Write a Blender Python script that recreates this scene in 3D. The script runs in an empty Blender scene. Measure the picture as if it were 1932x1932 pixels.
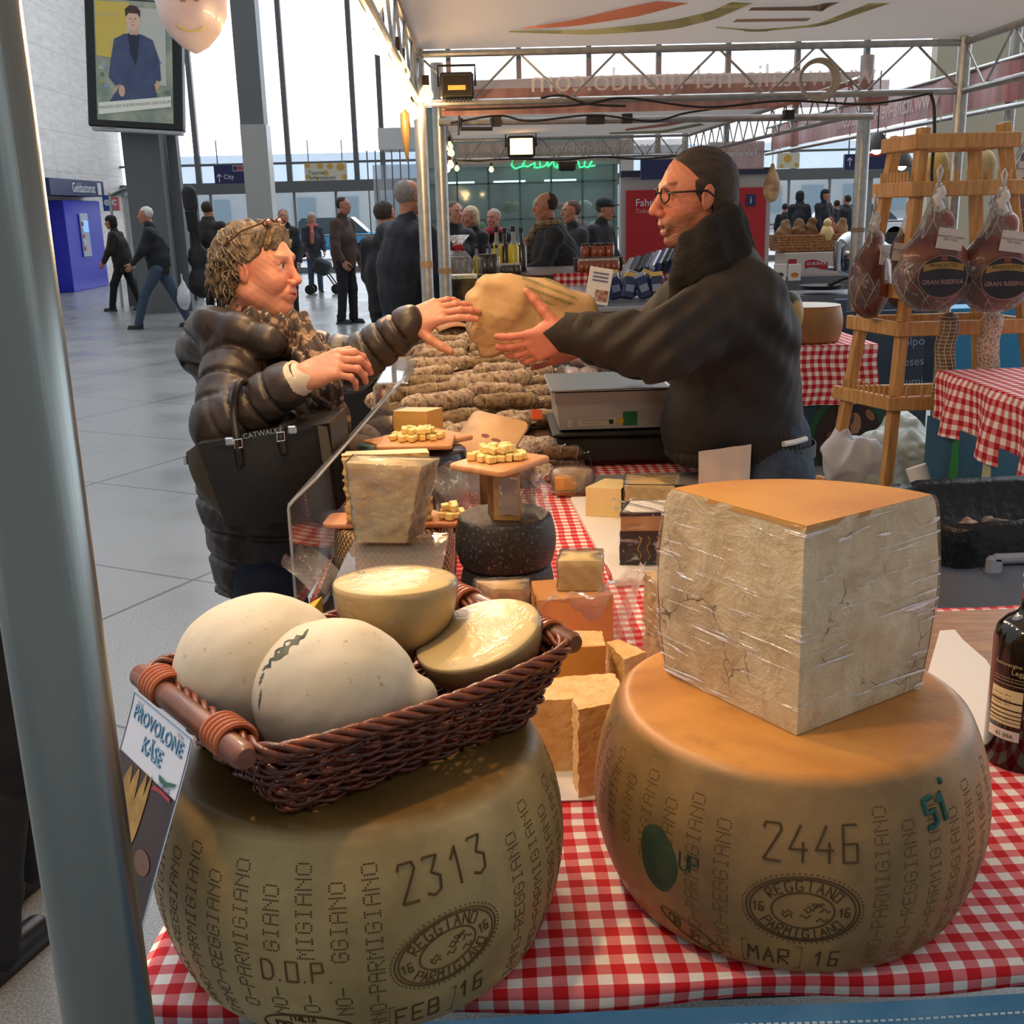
import bpy, math, random
import numpy as np
from mathutils import Vector, Matrix
R = math.radians
PI = math.pi
random.seed(7)
rng = np.random.default_rng(11)
COL = bpy.context.scene.collection
# ---------------------------------------------------------------- camera
FPX = 2083.0
WORLD = .55; SKYF = 3.0; EXPOSURE = 0.0
CAM = Vector((0, 0, 1.58))
CROT = Matrix.Rotation(R(-1.45), 3, 'Z') @ Matrix.Rotation(R(90 - 15.3), 3, 'X') @ Matrix.Rotation(R(-1.46), 3, 'Z')
cd = bpy.data.cameras.new('camera')
cam = bpy.data.objects.new('camera', cd)
COL.objects.link(cam)
cam.matrix_world = Matrix.Translation(CAM) @ CROT.to_4x4()
cd.sensor_fit = 'HORIZONTAL'; cd.sensor_width = 36.0; cd.lens = 36.0 * FPX / 1932.0
cd.clip_start = 0.05; cd.clip_end = 300
bpy.context.scene.camera = cam
def ray(px, py):
    return CROT @ Vector(((px - 966) / FPX, -(py - 966) / FPX, -1))
def aty(px, py, y):
    d = ray(px, py); return CAM + d * (y / d.y)
def atz(px, py, z):
    d = ray(px, py); return CAM + d * ((z - CAM.z) / d.z)
def atx(px, py, x):
    d = ray(px, py); return CAM + d * (x / d.x)
# ---------------------------------------------------------------- materials
MATS = {}
def lin(c):
    if isinstance(c, str):
        c = [int(c[i:i + 2], 16) / 255 for i in (0, 2, 4)]
    return tuple((v / 12.92 if v <= .04045 else ((v + .055) / 1.055) ** 2.4) for v in c[:3]) + (1,)
class NT:
    def __init__(s, m):
        s.m = m; s.t = m.node_tree; s.n = s.t.nodes; s.l = s.t.links
    def new(s, ty, **kw):
        nd = s.n.new(ty)
        for k, v in kw.items():
            if k.startswith('i_'):
                key = k[2:].replace('_', ' ')
                nd.inputs[int(key) if key.isdigit() else key].default_value = v
            else: setattr(nd, k, v)
        return nd
    def link(s, a, b): s.l.new(a, b)
    def math(s, op, a, b=None, c=None):
        nd = s.n.new('ShaderNodeMath'); nd.operation = op
        for i, v in enumerate((a, b, c)):
            if v is None: continue
            if isinstance(v, (int, float)): nd.inputs[i].default_value = v
            else: s.l.new(v, nd.inputs[i])
        return nd.outputs[0]
    def mix(s, f, a, b):
        nd = s.n.new('ShaderNodeMix'); nd.data_type = 'RGBA'
        for k, v in ((0, f), (6, a), (7, b)):
            if isinstance(v, (int, float, tuple)): nd.inputs[k].default_value = v
            else: s.l.new(v, nd.inputs[k])
        return nd.outputs[2]
    def ramp(s, f, stops):
        nd = s.n.new('ShaderNodeValToRGB'); e = nd.color_ramp.elements
        while len(e) < len(stops): e.new(.5)
        for q, (p, c) in zip(e, stops):
            q.position = p; q.color = c if len(c) == 4 else c + (1,)
        s.l.new(f, nd.inputs[0]); return nd.outputs[0]
    def coord(s, kind='Object', scale=None):
        o = s.n.new('ShaderNodeTexCoord').outputs[kind]
        if scale is None: return o
        mp = s.n.new('ShaderNodeMapping'); mp.inputs['Scale'].default_value = scale if isinstance(scale, (tuple, list)) else (scale,) * 3
        s.l.new(o, mp.inputs[0]); return mp.outputs[0]
    def noise(s, vec, scale, detail=3, rough=.5, dist=0):
        nd = s.new('ShaderNodeTexNoise', i_Scale=scale, i_Detail=detail, i_Roughness=rough, i_Distortion=dist)
        s.l.new(vec, nd.inputs['Vector']); return nd.outputs['Fac']
    def bump(s, h, strength, dist=.01, nrm=None):
        nd = s.new('ShaderNodeBump', i_Strength=strength, i_Distance=dist)
        s.l.new(h, nd.inputs['Height'])
        if nrm: s.l.new(nrm, nd.inputs['Normal'])
        return nd.outputs[0]
def newmat(name):
    m = bpy.data.materials.new(name); m.use_nodes = True
    t = NT(m); b = t.n['Principled BSDF']; MATS[name] = m
    return m, t, b
def mat(name, c, rough=.6, c2=None, ns=8, bump=0, bs=None, metal=0, spec=.5, emit=0, alpha=1, trans=0, coat=0, sss=0, sheen=0, stretch=None, detail=4, lo=.35, hi=.65):
    """solid colour, optionally varied by noise towards c2, with noise bump"""
    if name in MATS: return MATS[name]
    m, t, b = newmat(name)
    b.inputs['Base Color'].default_value = lin(c); b.inputs['Roughness'].default_value = rough
    b.inputs['Metallic'].default_value = metal; b.inputs['Specular IOR Level'].default_value = spec
    b.inputs['Coat Weight'].default_value = coat; b.inputs['Alpha'].default_value = alpha
    b.inputs['Transmission Weight'].default_value = trans
    if sheen: b.inputs['Sheen Weight'].default_value = sheen
    if sss:
        b.inputs['Subsurface Weight'].default_value = sss; b.inputs['Subsurface Radius'].default_value = (.02, .01, .005)
        b.inputs['Subsurface Scale'].default_value = .5
    if emit:
        b.inputs['Emission Color'].default_value = lin(c); b.inputs['Emission Strength'].default_value = emit
    if c2 or bump:
        v = t.coord('Object', stretch)
        if c2:
            f = t.noise(v, ns, detail)
            t.link(t.mix(t.ramp(f, [(lo, (0, 0, 0)), (hi, (1, 1, 1))]), lin(c), lin(c2)), b.inputs['Base Color'])
        if bump:
            t.link(t.bump(t.noise(v, bs or ns, detail), bump, .01), b.inputs['Normal'])
    return m
def vcol(name, rough=.6, bump=0, bs=60, spec=.4, sss=0):
    """colour from the mesh's own 'Col' attribute"""
    if name in MATS: return MATS[name]
    m, t, b = newmat(name)
    a = t.new('ShaderNodeAttribute', attribute_name='Col')
    t.link(a.outputs['Color'], b.inputs['Base Color'])
    b.inputs['Roughness'].default_value = rough; b.inputs['Specular IOR Level'].default_value = spec
    if sss:
        b.inputs['Subsurface Weight'].default_value = sss; b.inputs['Subsurface Radius'].default_value = (.012, .005, .003); b.inputs['Subsurface Scale'].default_value = .4
    if bump: t.link(t.bump(t.noise(t.coord(), bs, 4), bump, .004), b.inputs['Normal'])
    return m
# ---------------------------------------------------------------- objects
def tag(o, label=None, cat=None, group=None, kind=None):
    if label: o['label'] = label
    if cat: o['category'] = cat
    if group: o['group'] = group
    if kind: o['kind'] = kind
    return o
def thing(name, label, cat, loc=(0, 0, 0), rz=0, group=None, rot=None):
    o = bpy.data.objects.new(name, None); COL.objects.link(o)
    o.location = loc; o.rotation_euler = rot if rot else (0, 0, rz)
    o.empty_display_size = .05
    return tag(o, label, cat, group)
def link_mesh(name, me, m, parent=None, angle=35):
    o = bpy.data.objects.new(name, me); COL.objects.link(o)
    if isinstance(m, (list, tuple)):
        for q in m: me.materials.append(q)
    elif m: me.materials.append(m)
    if angle is not None and len(me.polygons):
        me.polygons.foreach_set('use_smooth', [True] * len(me.polygons))
        if angle < 179: me.set_sharp_from_angle(angle=R(angle))
    if parent: o.parent = parent
    return o
def basis(d):
    d = Vector(d).normalized()
    u = d.cross(Vector((0, 0, 1)) if abs(d.z) < .95 else Vector((1, 0, 0))).normalized()
    return u, d.cross(u).normalized()
class MB:
    def __init__(s): s.v = []; s.f = []; s.mi = []; s.uv = None; s.cur = 0
    def add(s, vs, fs):
        n = len(s.v); s.v += [tuple(q) for q in vs]; s.f += [tuple(i + n for i in f) for f in fs]; s.mi += [s.cur] * len(fs); return s
    def box(s, c, d, rot=None, bev=0):
        c = Vector(c); x, y, z = d[0] / 2, d[1] / 2, d[2] / 2
        M = rot if rot is not None else Matrix.Identity(3)
        if isinstance(M, (int, float)): M = Matrix.Rotation(M, 3, 'Z')
        b = min(bev, x * .9, y * .9, z * .9)
        if b <= 0:
            vs = [(i * x, j * y, k * z) for k in (-1, 1) for i, j in ((-1, -1), (1, -1), (1, 1), (-1, 1))]
            fs = [(3, 2, 1, 0), (4, 5, 6, 7), (0, 1, 5, 4), (1, 2, 6, 5), (2, 3, 7, 6), (3, 0, 4, 7)]
        else:
            vs = []; fs = []
            idx = {}
            for i in (-1, 1):
                for j in (-1, 1):
                    for k in (-1, 1):
                        for a in range(3):
                            e = [x, y, z]; 
                            for q in range(3):
                                if q != a: e[q] -= b
                            idx[i, j, k, a] = len(vs); vs.append((i * e[0], j * e[1], k * e[2]))
            for a in range(3):
                p, q = (a + 1) % 3, (a + 2) % 3
                for sg in (-1, 1):
                    f = []
                    for u, w in ((-1, -1), (1, -1), (1, 1), (-1, 1)):
                        t = [0, 0, 0]; t[a] = sg; t[p] = u; t[q] = w; f.append(idx[(*t, a)])
                    fs.append(tuple(f if sg > 0 else f[::-1]))
            for a in range(3):
                p, q = (a + 1) % 3, (a + 2) % 3
                for u in (-1, 1):
                    for w in (-1, 1):
                        t0 = [0, 0, 0]; t1 = [0, 0, 0]
                        t0[p] = t1[p] = u; t0[q] = t1[q] = w; t0[a] = -1; t1[a] = 1
                        f = (idx[(*t0, p)], idx[(*t1, p)], idx[(*t1, q)], idx[(*t0, q)])
                        fs.append(f if u * w < 0 else f[::-1])
            for i in (-1, 1):
                for j in (-1, 1):
                    for k in (-1, 1):
                        f = tuple(idx[i, j, k, a] for a in range(3)); fs.append(f if i * j * k > 0 else f[::-1])
        return s.add([c + M @ Vector(v) for v in vs], fs)
    def tube(s, pts, r, n=8, cap=True, closed=False, flat=1.0):
        pts = [Vector(p) for p in pts]; m = len(pts)
        rs = r if isinstance(r, (list, tuple)) else [r] * m
        vs = []; u = None
        for i, p in enumerate(pts):
            a = pts[(i - 1) % m] if (closed or i > 0) else p; b = pts[(i + 1) % m] if (closed or i < m - 1) else p
            d = (b - a)
            d = d.normalized() if d.length > 1e-9 else Vector((0, 0, 1))
            if u is None: u, w = basis(d)
            else:
                u = u - d * u.dot(d)
                u = u.normalized() if u.length > 1e-6 else basis(d)[0]
                w = d.cross(u)
            for k in range(n):
                t = 2 * PI * k / n; vs.append(p + u * (math.cos(t) * rs[i]) + w * (math.sin(t) * rs[i] * flat))
        fs = [(i * n + k, i * n + (k + 1) % n, (i + 1) * n + (k + 1) % n, (i + 1) * n + k) for i in range(m - 1) for k in range(n)]
        if closed: fs += [((m - 1) * n + k, (m - 1) * n + (k + 1) % n, (k + 1) % n, k) for k in range(n)]
        elif cap: fs += [tuple(range(n))[::-1], tuple((m - 1) * n + k for k in range(n))]
        return s.add(vs, fs)
    def cyl(s, a, b, r0, r1=None, n=16): return s.tube([a, b], [r0, r0 if r1 is None else r1], n)
    def lathe(s, prof, n=32, c=(0, 0, 0), sx=1, sy=1, rot=None, wob=None, cap=True):
        """prof: (radius, z) from the bottom up"""
        c = Vector(c); vs = []
        for (r, z) in prof:
            for k in range(n):
                t = 2 * PI * k / n; q = r * (1 + (wob(t, z) if wob else 0))
                p = Vector((math.cos(t) * q * sx, math.sin(t) * q * sy, z)); vs.append(c + (rot @ p if rot is not None else p))
        fs = [(i * n + k, i * n + (k + 1) % n, (i + 1) * n + (k + 1) % n, (i + 1) * n + k) for i in range(len(prof) - 1) for k in range(n)]
        if cap: fs += [tuple(range(n))[::-1], tuple((len(prof) - 1) * n + k for k in range(n))]
        return s.add(vs, fs)
    def prism(s, poly, d, M=None, bev=0):
        """poly in xy at z=0 extruded to z=d, M a 4x4 placing it"""
        n = len(poly)
        ar = sum(poly[i][0] * poly[(i + 1) % n][1] - poly[(i + 1) % n][0] * poly[i][1] for i in range(n))
        if ar * d < 0: poly = poly[::-1]
        M = M or Matrix.Identity(4)
        vs = [M @ Vector((p[0], p[1], 0)) for p in poly] + [M @ Vector((p[0], p[1], d)) for p in poly]
        return s.add(vs, [tuple(range(n))[::-1], tuple(range(n, 2 * n))] + [(i, (i + 1) % n, n + (i + 1) % n, n + i) for i in range(n)])
    def ball(s, c, r, n=12, m=8, rot=None):
        r = r if isinstance(r, (tuple, list)) else (r,) * 3; c = Vector(c)
        vs = []; fs = []
        for i in range(m + 1):
            a = PI * i / m
            for k in range(n):
                t = 2 * PI * k / n; p = Vector((math.sin(a) * math.cos(t) * r[0], math.sin(a) * math.sin(t) * r[1], -math.cos(a) * r[2]))
                vs.append(c + (rot @ p if rot is not None else p))
        fs = [(i * n + k, i * n + (k + 1) % n, (i + 1) * n + (k + 1) % n, (i + 1) * n + k) for i in range(m) for k in range(n)]
        return s.add(vs, fs)
    def grid(s, fn, nu, nv, uv=False):
        """fn(u,v)->point; uv stores u,v per corner through fn's optional 2-tuple"""
        vs = []; 
        for j in range(nv + 1):
            for i in range(nu + 1): vs.append(fn(i / nu, j / nv))
        w = nu + 1
        return s.add(vs, [(j * w + i, j * w + i + 1, (j + 1) * w + i + 1, (j + 1) * w + i) for j in range(nv) for i in range(nu)])
    def quad(s, a, b, c, d): return s.add([a, b, c, d], [(0, 1, 2, 3)])
    def mesh(s, name):
        me = bpy.data.meshes.new(name); me.from_pydata(s.v, [], s.f)
        if any(s.mi): me.polygons.foreach_set('material_index', s.mi)
        me.update(); return me
    def build(s, name, m, parent=None, angle=35, xf=None):
        if xf is not None: s.v = [tuple(xf @ Vector(q)) for q in s.v]
        return link_mesh(name, s.mesh(name), m, parent, angle)
def rounded(w, h, r, n=4):
    r = min(r, w / 2, h / 2); o = []
    for cx, cy, a0 in ((w / 2 - r, h / 2 - r, 0), (-w / 2 + r, h / 2 - r, 90), (-w / 2 + r, -h / 2 + r, 180), (w / 2 - r, -h / 2 + r, 270)):
        for k in range(n + 1):
            a = R(a0 + 90 * k / n); o.append((cx + r * math.cos(a), cy + r * math.sin(a)))
    return o
def frame(o, x, y):
    """4x4 with local x along x, local y along y, z their cross"""
    x = Vector(x).normalized(); y = Vector(y); y = (y - x * x.dot(y)).normalized(); z = x.cross(y)
    return Matrix(((x.x, y.x, z.x, o[0]), (x.y, y.y, z.y, o[1]), (x.z, y.z, z.z, o[2]), (0, 0, 0, 1)))
def copy_tree(o, parent=None):
    c = o.copy(); COL.objects.link(c)
    if parent: c.parent = parent
    for ch in list(o.children): copy_tree(ch, c)
    return c
# ---------------------------------------------------------------- text
def text_mesh(s, size=1.0, extr=0, align='CENTER', bold=0, space=1.0, res=3):
    cu = bpy.data.curves.new('lettering', 'FONT'); cu.body = s; cu.size = size; cu.extrude = extr; cu.resolution_u = res
    cu.align_x = align; cu.align_y = 'CENTER'; cu.offset = bold; cu.space_character = space
    ob = bpy.data.objects.new('lettering', cu); COL.objects.link(ob)
    dg = bpy.context.evaluated_depsgraph_get(); dg.update()
    me = bpy.data.meshes.new_from_object(ob.evaluated_get(dg)); me.name = 'lettering'
    bpy.data.objects.remove(ob); bpy.data.curves.remove(cu)
    return me
def text(s, size, M, m, parent, name='lettering', xs=1, **kw):
    me = text_mesh(s, size, **kw)
    if xs != 1: me.transform(Matrix.Diagonal((xs, 1, 1, 1)))
    me.transform(M); me.materials.clear(); return link_mesh(name, me, m, parent, None)
# ---------------------------------------------------------------- signed distance modelling
def _v(a): return np.array(a, float)
class SDF:
    """smooth union of round cones and ellipsoids, meshed by surface nets"""
    def __init__(s): s.p = []
    def cone(s, a, b, ra, rb=None, k=.02, mod=None, neg=False, flat=None):
        s.p.append(('c', _v(a), _v(b), ra, ra if rb is None else rb, k, mod, neg, flat)); return s
    def ell(s, c, r, k=.02, rot=None, neg=False, mod=None):
        s.p.append(('e', _v(c), _v(r if hasattr(r, '__len__') else (r,) * 3), None, None, k, mod, neg, None if rot is None else np.array(rot))); return s
    def chain(s, pts, rs, k=.02, mod=None):
        for i in range(len(pts) - 1): s.cone(pts[i], pts[i + 1], rs[i], rs[i + 1], k, mod)
        return s
    def box(s, c, h, r=.01, k=.01, rot=None, neg=False):
        s.p.append(('b', _v(c), _v(h), r, None, k, None, neg, None if rot is None else np.array(rot))); return s
    def bounds(s):
        lo = np.full(3, 1e9); hi = -lo
        for p in s.p:
            if p[7]: continue
            if p[0] == 'c':
                r = max(p[3], p[4]) + p[5] * .5
                lo = np.minimum(lo, np.minimum(p[1], p[2]) - r); hi = np.maximum(hi, np.maximum(p[1], p[2]) + r)
            else:
                r = p[2].max() + p[5] * .5 if p[8] is not None else p[2] + p[5] * .5
                if p[0] == 'b' and p[8] is not None: r = np.linalg.norm(p[2]) + p[5] * .5
                lo = np.minimum(lo, p[1] - r); hi = np.maximum(hi, p[1] + r)
        return lo, hi
    def field(s, vox, disp=None, pad=.015):
        lo, hi = s.bounds(); lo = lo - vox * 3 - pad; hi = hi + vox * 3 + pad
        ns = np.ceil((hi - lo) / vox).astype(int) + 1
        ax = [lo[i] + vox * np.arange(ns[i]) for i in range(3)]
        Dm = np.full(ns, .3, np.float32)
        for ty, a, b, ra, rb, k, mod, neg, rot in s.p:
            m = k + vox * 4 + .03
            if ty == 'c': r = max(ra, rb); l = np.minimum(a, b) - r - m; h = np.maximum(a, b) + r + m
            else:
                r = np.full(3, np.linalg.norm(b)) if rot is not None else b
                l = a - r - m; h = a + r + m
            i0 = [max(0, int(math.floor((l[i] - lo[i]) / vox))) for i in range(3)]
            i1 = [min(ns[i], int(math.ceil((h[i] - lo[i]) / vox)) + 1) for i in range(3)]
            if any(i1[i] <= i0[i] for i in range(3)): continue
            sl = tuple(slice(i0[i], i1[i]) for i in range(3))
            X, Y, Z = np.meshgrid(ax[0][sl[0]], ax[1][sl[1]], ax[2][sl[2]], indexing='ij', sparse=True)
            if ty == 'c':
                ba = b - a; L = float(ba @ ba) + 1e-12
                t = np.clip(((X - a[0]) * ba[0] + (Y - a[1]) * ba[1] + (Z - a[2]) * ba[2]) / L, 0, 1)
                dx = X - a[0] - ba[0] * t; dy = Y - a[1] - ba[1] * t; dz = Z - a[2] - ba[2] * t
                if rot is not None:
                    q = dx * rot[0] + dy * rot[1] + dz * rot[2]  # flatten along a unit axis by factor rot[3]
                    f = 1 / rot[3] ** 2 - 1
                    d2 = dx * dx + dy * dy + dz * dz + q * q * f
                else: d2 = dx * dx + dy * dy + dz * dz
                rr = ra + (rb - ra) * t
                if mod is not None: rr = rr + mod(t)
                d = np.sqrt(d2) - rr
            else:
                dx, dy, dz = X - a[0], Y - a[1], Z - a[2]
                if rot is not None:
                    dx, dy, dz = (rot[0][0] * dx + rot[1][0] * dy + rot[2][0] * dz, rot[0][1] * dx + rot[1][1] * dy + rot[2][1] * dz, rot[0][2] * dx + rot[1][2] * dy + rot[2][2] * dz)
                if ty == 'e':
                    k0 = np.sqrt((dx / b[0]) ** 2 + (dy / b[1]) ** 2 + (dz / b[2]) ** 2)
                    k1 = np.sqrt((dx / b[0] ** 2) ** 2 + (dy / b[1] ** 2) ** 2 + (dz / b[2] ** 2) ** 2) + 1e-6
                    d = k0 * (k0 - 1) / k1
                    d = np.where(k0 < .05, -b.min(), d)
                else:
                    qx, qy, qz = abs(dx) - b[0] + ra, abs(dy) - b[1] + ra, abs(dz) - b[2] + ra
                    d = np.sqrt(np.maximum(qx, 0) ** 2 + np.maximum(qy, 0) ** 2 + np.maximum(qz, 0) ** 2) + np.minimum(np.maximum(qx, np.maximum(qy, qz)), 0) - ra
            o = Dm[sl]
            if neg:
                d = -d; hh = np.clip(.5 - .5 * (d - o) / -k, 0, 1) if False else None
                q = np.maximum(k - abs(o - d), 0) / k
                Dm[sl] = np.maximum(o, d) + q * q * k * .25
            else:
                q = np.maximum(k - abs(o - d), 0) / k
                Dm[sl] = np.minimum(o, d) - q * q * k * .25
        if disp is not None:
            msk = abs(Dm) < .04 + vox * 2
            I = np.nonzero(msk)
            P = np.stack([ax[i][I[i]] for i in range(3)], 1)
            Dm[I] += disp(P).astype(np.float32)
        return Dm, lo
    def mesh(s, vox, disp=None, name='body', clip=None):
        Dm, lo = s.field(vox, disp)
        if clip is not None:
            ns = Dm.shape
            X, Y, Z = [lo[i] + vox * np.arange(ns[i]) for i in range(3)]
            Dm = np.maximum(Dm, clip(X[:, None, None], Y[None, :, None], Z[None, None, :]))
        V, Fq = surface_nets(Dm)
        V = V * vox + lo
        me = bpy.data.meshes.new(name)
        me.vertices.add(len(V)); me.vertices.foreach_set('co', V.astype(np.float32).ravel())
        me.loops.add(len(Fq) * 4); me.loops.foreach_set('vertex_index', Fq.astype(np.int32).ravel())
        me.polygons.add(len(Fq)); me.polygons.foreach_set('loop_start', np.arange(0, len(Fq) * 4, 4, dtype=np.int32))
        me.update(calc_edges=True); me.validate()
        return me
def surface_nets(Dm):
    S = Dm < 0
    nx, ny, nz = Dm.shape
    acc = np.zeros((nx - 1, ny - 1, nz - 1, 3), np.float32); cnt = np.zeros((nx - 1, ny - 1, nz - 1), np.float32)
    for ax in range(3):
        sl0 = [slice(None)] * 3; sl1 = [slice(None)] * 3; sl0[ax] = slice(0, -1); sl1[ax] = slice(1, None)
        A = Dm[tuple(sl0)]; B = Dm[tuple(sl1)]
        X = (S[tuple(sl0)] != S[tuple(sl1)])
        t = np.where(X, A / np.where(X, A - B, 1), 0).astype(np.float32)
        o = [i for i in range(3) if i != ax]
        for p in (0, 1):
            for q in (0, 1):
                sl = [slice(None)] * 3
                sl[o[0]] = slice(p, p + acc.shape[o[0]]); sl[o[1]] = slice(q, q + acc.shape[o[1]])
                xx = X[tuple(sl)].astype(np.float32); tt = t[tuple(sl)]
                cnt += xx; acc[..., ax] += tt * xx; acc[..., o[0]] += p * xx; acc[..., o[1]] += q * xx
    M = cnt > 0
    ids = -np.ones(M.shape, np.int64); I = np.nonzero(M); ids[I] = np.arange(len(I[0]))
    V = acc[I] / cnt[I][:, None] + np.stack(I, 1)
    F = []
    for ax in range(3):
        sl0 = [slice(None)] * 3; sl1 = [slice(None)] * 3; sl0[ax] = slice(0, -1); sl1[ax] = slice(1, None)
        X = (S[tuple(sl0)] != S[tuple(sl1)])
        o = [(ax + 1) % 3, (ax + 2) % 3]
        J = np.stack(np.nonzero(X), 1)
        J = J[(J[:, o[0]] > 0) & (J[:, o[1]] > 0) & (J[:, o[0]] < Dm.shape[o[0]] - 1) & (J[:, o[1]] < Dm.shape[o[1]] - 1)]
        e0 = np.zeros(3, int); e0[o[0]] = 1; e1 = np.zeros(3, int); e1[o[1]] = 1
        a = ids[tuple((J - e0 - e1).T)]; b = ids[tuple((J - e1).T)]; c = ids[tuple(J.T)]; d = ids[tuple((J - e0).T)]
        Q = np.stack([a, b, c, d], 1); inside = S[tuple(J.T)]
        Q[~inside] = Q[~inside][:, ::-1]; F.append(Q)
    F = np.concatenate(F); F = F[(F >= 0).all(1)]
    return V, F
def wn(P, sc, seed=0, n=6):
    """cheap smooth noise from warped sines, about -1..1"""
    r = np.random.default_rng(seed); o = np.zeros(len(P)); W = P * sc
    for i in range(n):
        d = r.normal(size=3); d /= np.linalg.norm(d); ph = r.uniform(0, 6.28)
        e = r.normal(size=3); e /= np.linalg.norm(e)
        o += np.sin(W @ d * (1 + .35 * i) * 2 + ph + 1.3 * np.sin(W @ e * 1.1 + ph * 2))
    return o / n * 1.6
def colour(me, fn):
    n = len(me.vertices); co = np.empty(n * 3); me.vertices.foreach_get('co', co); co = co.reshape(-1, 3)
    c = fn(co); c = np.concatenate([c, np.ones((n, 1))], 1)
    at = me.color_attributes.new('Col', 'FLOAT_COLOR', 'POINT'); at.data.foreach_set('color', c.ravel())
    return me
def join(mes, name):
    vs = []; fs = []; cols = []; hasc = all('Col' in m.color_attributes for m in mes); n = 0
    for m in mes:
        k = len(m.vertices); co = np.empty(k * 3); m.vertices.foreach_get('co', co); vs.append(co.reshape(-1, 3))
        fs += [tuple(i + n for i in p.vertices) for p in m.polygons]; n += k
        if hasc:
            c = np.empty(k * 4); m.color_attributes['Col'].data.foreach_get('color', c); cols.append(c.reshape(-1, 4))
    me = bpy.data.meshes.new(name); me.from_pydata(np.concatenate(vs).tolist(), [], fs)
    if hasc:
        at = me.color_attributes.new('Col', 'FLOAT_COLOR', 'POINT'); at.data.foreach_set('color', np.concatenate(cols).ravel())
    me.update(); return me
# ================================================================ materials shared by the stall
def gingham(name, per=.029, red='c8141c', rough=.75, mid=.5):
    m, t, b = newmat(name)
    uv = t.new('ShaderNodeUVMap', uv_map='UVMap').outputs[0]
    wv = t.new('ShaderNodeVectorMath', operation='ADD')
    nz = t.new('ShaderNodeTexNoise', i_Scale=7.0, i_Detail=1.0); t.link(uv, nz.inputs['Vector'])
    sc = t.new('ShaderNodeVectorMath', operation='SCALE', i_Scale=.012); t.link(nz.outputs['Color'], sc.inputs[0])
    t.link(uv, wv.inputs[0]); t.link(sc.outputs[0], wv.inputs[1])
    sx = t.new('ShaderNodeSeparateXYZ'); t.link(wv.outputs[0], sx.inputs[0])
    st = []
    for k in (0, 1):
        f = t.math('FRACT', t.math('DIVIDE', sx.outputs[k], per))
        st.append(t.math('LESS_THAN', f, .5))
    s = t.math('MULTIPLY', t.math('ADD', st[0], st[1]), .5)
    col = t.ramp(s, [(0, lin('f3ece4')[:3]), (.5, lin('e0777a')[:3]), (1, lin(red)[:3])])
    t.n['Color Ramp'].color_ramp.interpolation = 'CONSTANT'
    e = t.n['Color Ramp'].color_ramp.elements; e[1].position = .3; e[2].position = .8
    t.link(col, b.inputs['Base Color']); b.inputs['Roughness'].default_value = rough
    b.inputs['Specular IOR Level'].default_value = .3
    t.link(t.bump(t.noise(uv, 900, 1), .15, .001), b.inputs['Normal'])
    return m
GING = gingham('gingham_cloth')
GING2 = gingham('gingham_cloth_back', .05, 'b01822')
def film_mat(name, fac=.10, streak=.5, sc=(30, 30, 9), tint='ffffff', rough=.09, bs=.6, fw=.8, th=.58):
    m, t, b = newmat(name); t.n.remove(b)
    out = t.n['Material Output']
    tr = t.new('ShaderNodeBsdfTransparent'); gl = t.new('ShaderNodeBsdfGlossy', i_Roughness=rough)
    df = t.new('ShaderNodeBsdfDiffuse'); df.inputs[0].default_value = (.9, .9, .92, 1)
    tr.inputs[0].default_value = lin(tint)
    v = t.coord('Object', sc); n = t.noise(v, 1.6, 5, .65, .8)
    bp = t.bump(n, bs, .012); t.link(bp, gl.inputs['Normal'])
    fr = t.new('ShaderNodeFresnel', i_IOR=1.35); t.link(bp, fr.inputs['Normal'])
    st = t.ramp(n, [(th, (0, 0, 0)), (th + .05, (1, 1, 1))])
    f = t.math('MINIMUM', t.math('ADD', t.math('MULTIPLY', st, streak), t.math('ADD', t.math('MULTIPLY', fr.outputs[0], fw), fac * .4)), .85)
    m1 = t.new('ShaderNodeMixShader'); t.link(f, m1.inputs[0]); t.link(tr.outputs[0], m1.inputs[1]); t.link(gl.outputs[0], m1.inputs[2])
    m2 = t.new('ShaderNodeMixShader'); t.link(t.math('ADD', t.math('MULTIPLY', st, streak * .35), fac), m2.inputs[0]); t.link(m1.outputs[0], m2.inputs[1]); t.link(df.outputs[0], m2.inputs[2])  # white diffuse mixed into the streaks paints glints on the film
    t.link(m2.outputs[0], out.inputs[0]); return m
FILM = film_mat('cling_film', .02, .25, (14, 14, 30), bs=.35)
FILMH = film_mat('cling_film_horizontal', .03, .75, (5, 5, 80), rough=.16, bs=.9, fw=.22, th=.585)
FILMW = film_mat('crinkled_wrap', .16, .45, (40, 40, 40), bs=.9)
FILMC = film_mat('plastic_bag_film', .22, .3, (14, 14, 14), bs=.7)
ACR = film_mat('acrylic', .06, .04, (1, 1, 1), rough=.03, bs=.02)
CUT = mat('parmesan_paste', 'e6c58a', .6, 'd6ac68', 45, .35, 130, sss=.15)
PALE = mat('provolone_paste', 'efd9a2', .42, 'e8cd8e', 8, .03, 40, sss=.2)
RINDO = mat('orange_rind', 'd39a45', .45, 'b97a30', 6, .06, 60)
CUBE = mat('cheese_cube', 'f4dc96', .5, 'ecca7a', 30, .1, 60, sss=.15)
BOARD = mat('beech_board', 'd99f6a', .5, 'c98a55', 10, .04, 60, stretch=(1, 6, 1))
DARK = mat('black_plastic', '14130f', .45)
INK = mat('stamp_brown', '4a3417', .8)
INK2 = mat('stamp_faint', '5b411d', .8)
GREENINK = mat('stamp_green', '0d4a44', .6)
PAPER = mat('white_paper', 'eeeae6', .7)
STEEL = mat('brushed_steel', 'a9aba8', .3, metal=1, bump=.06, bs=400, stretch=(1, 1, .04))
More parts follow.
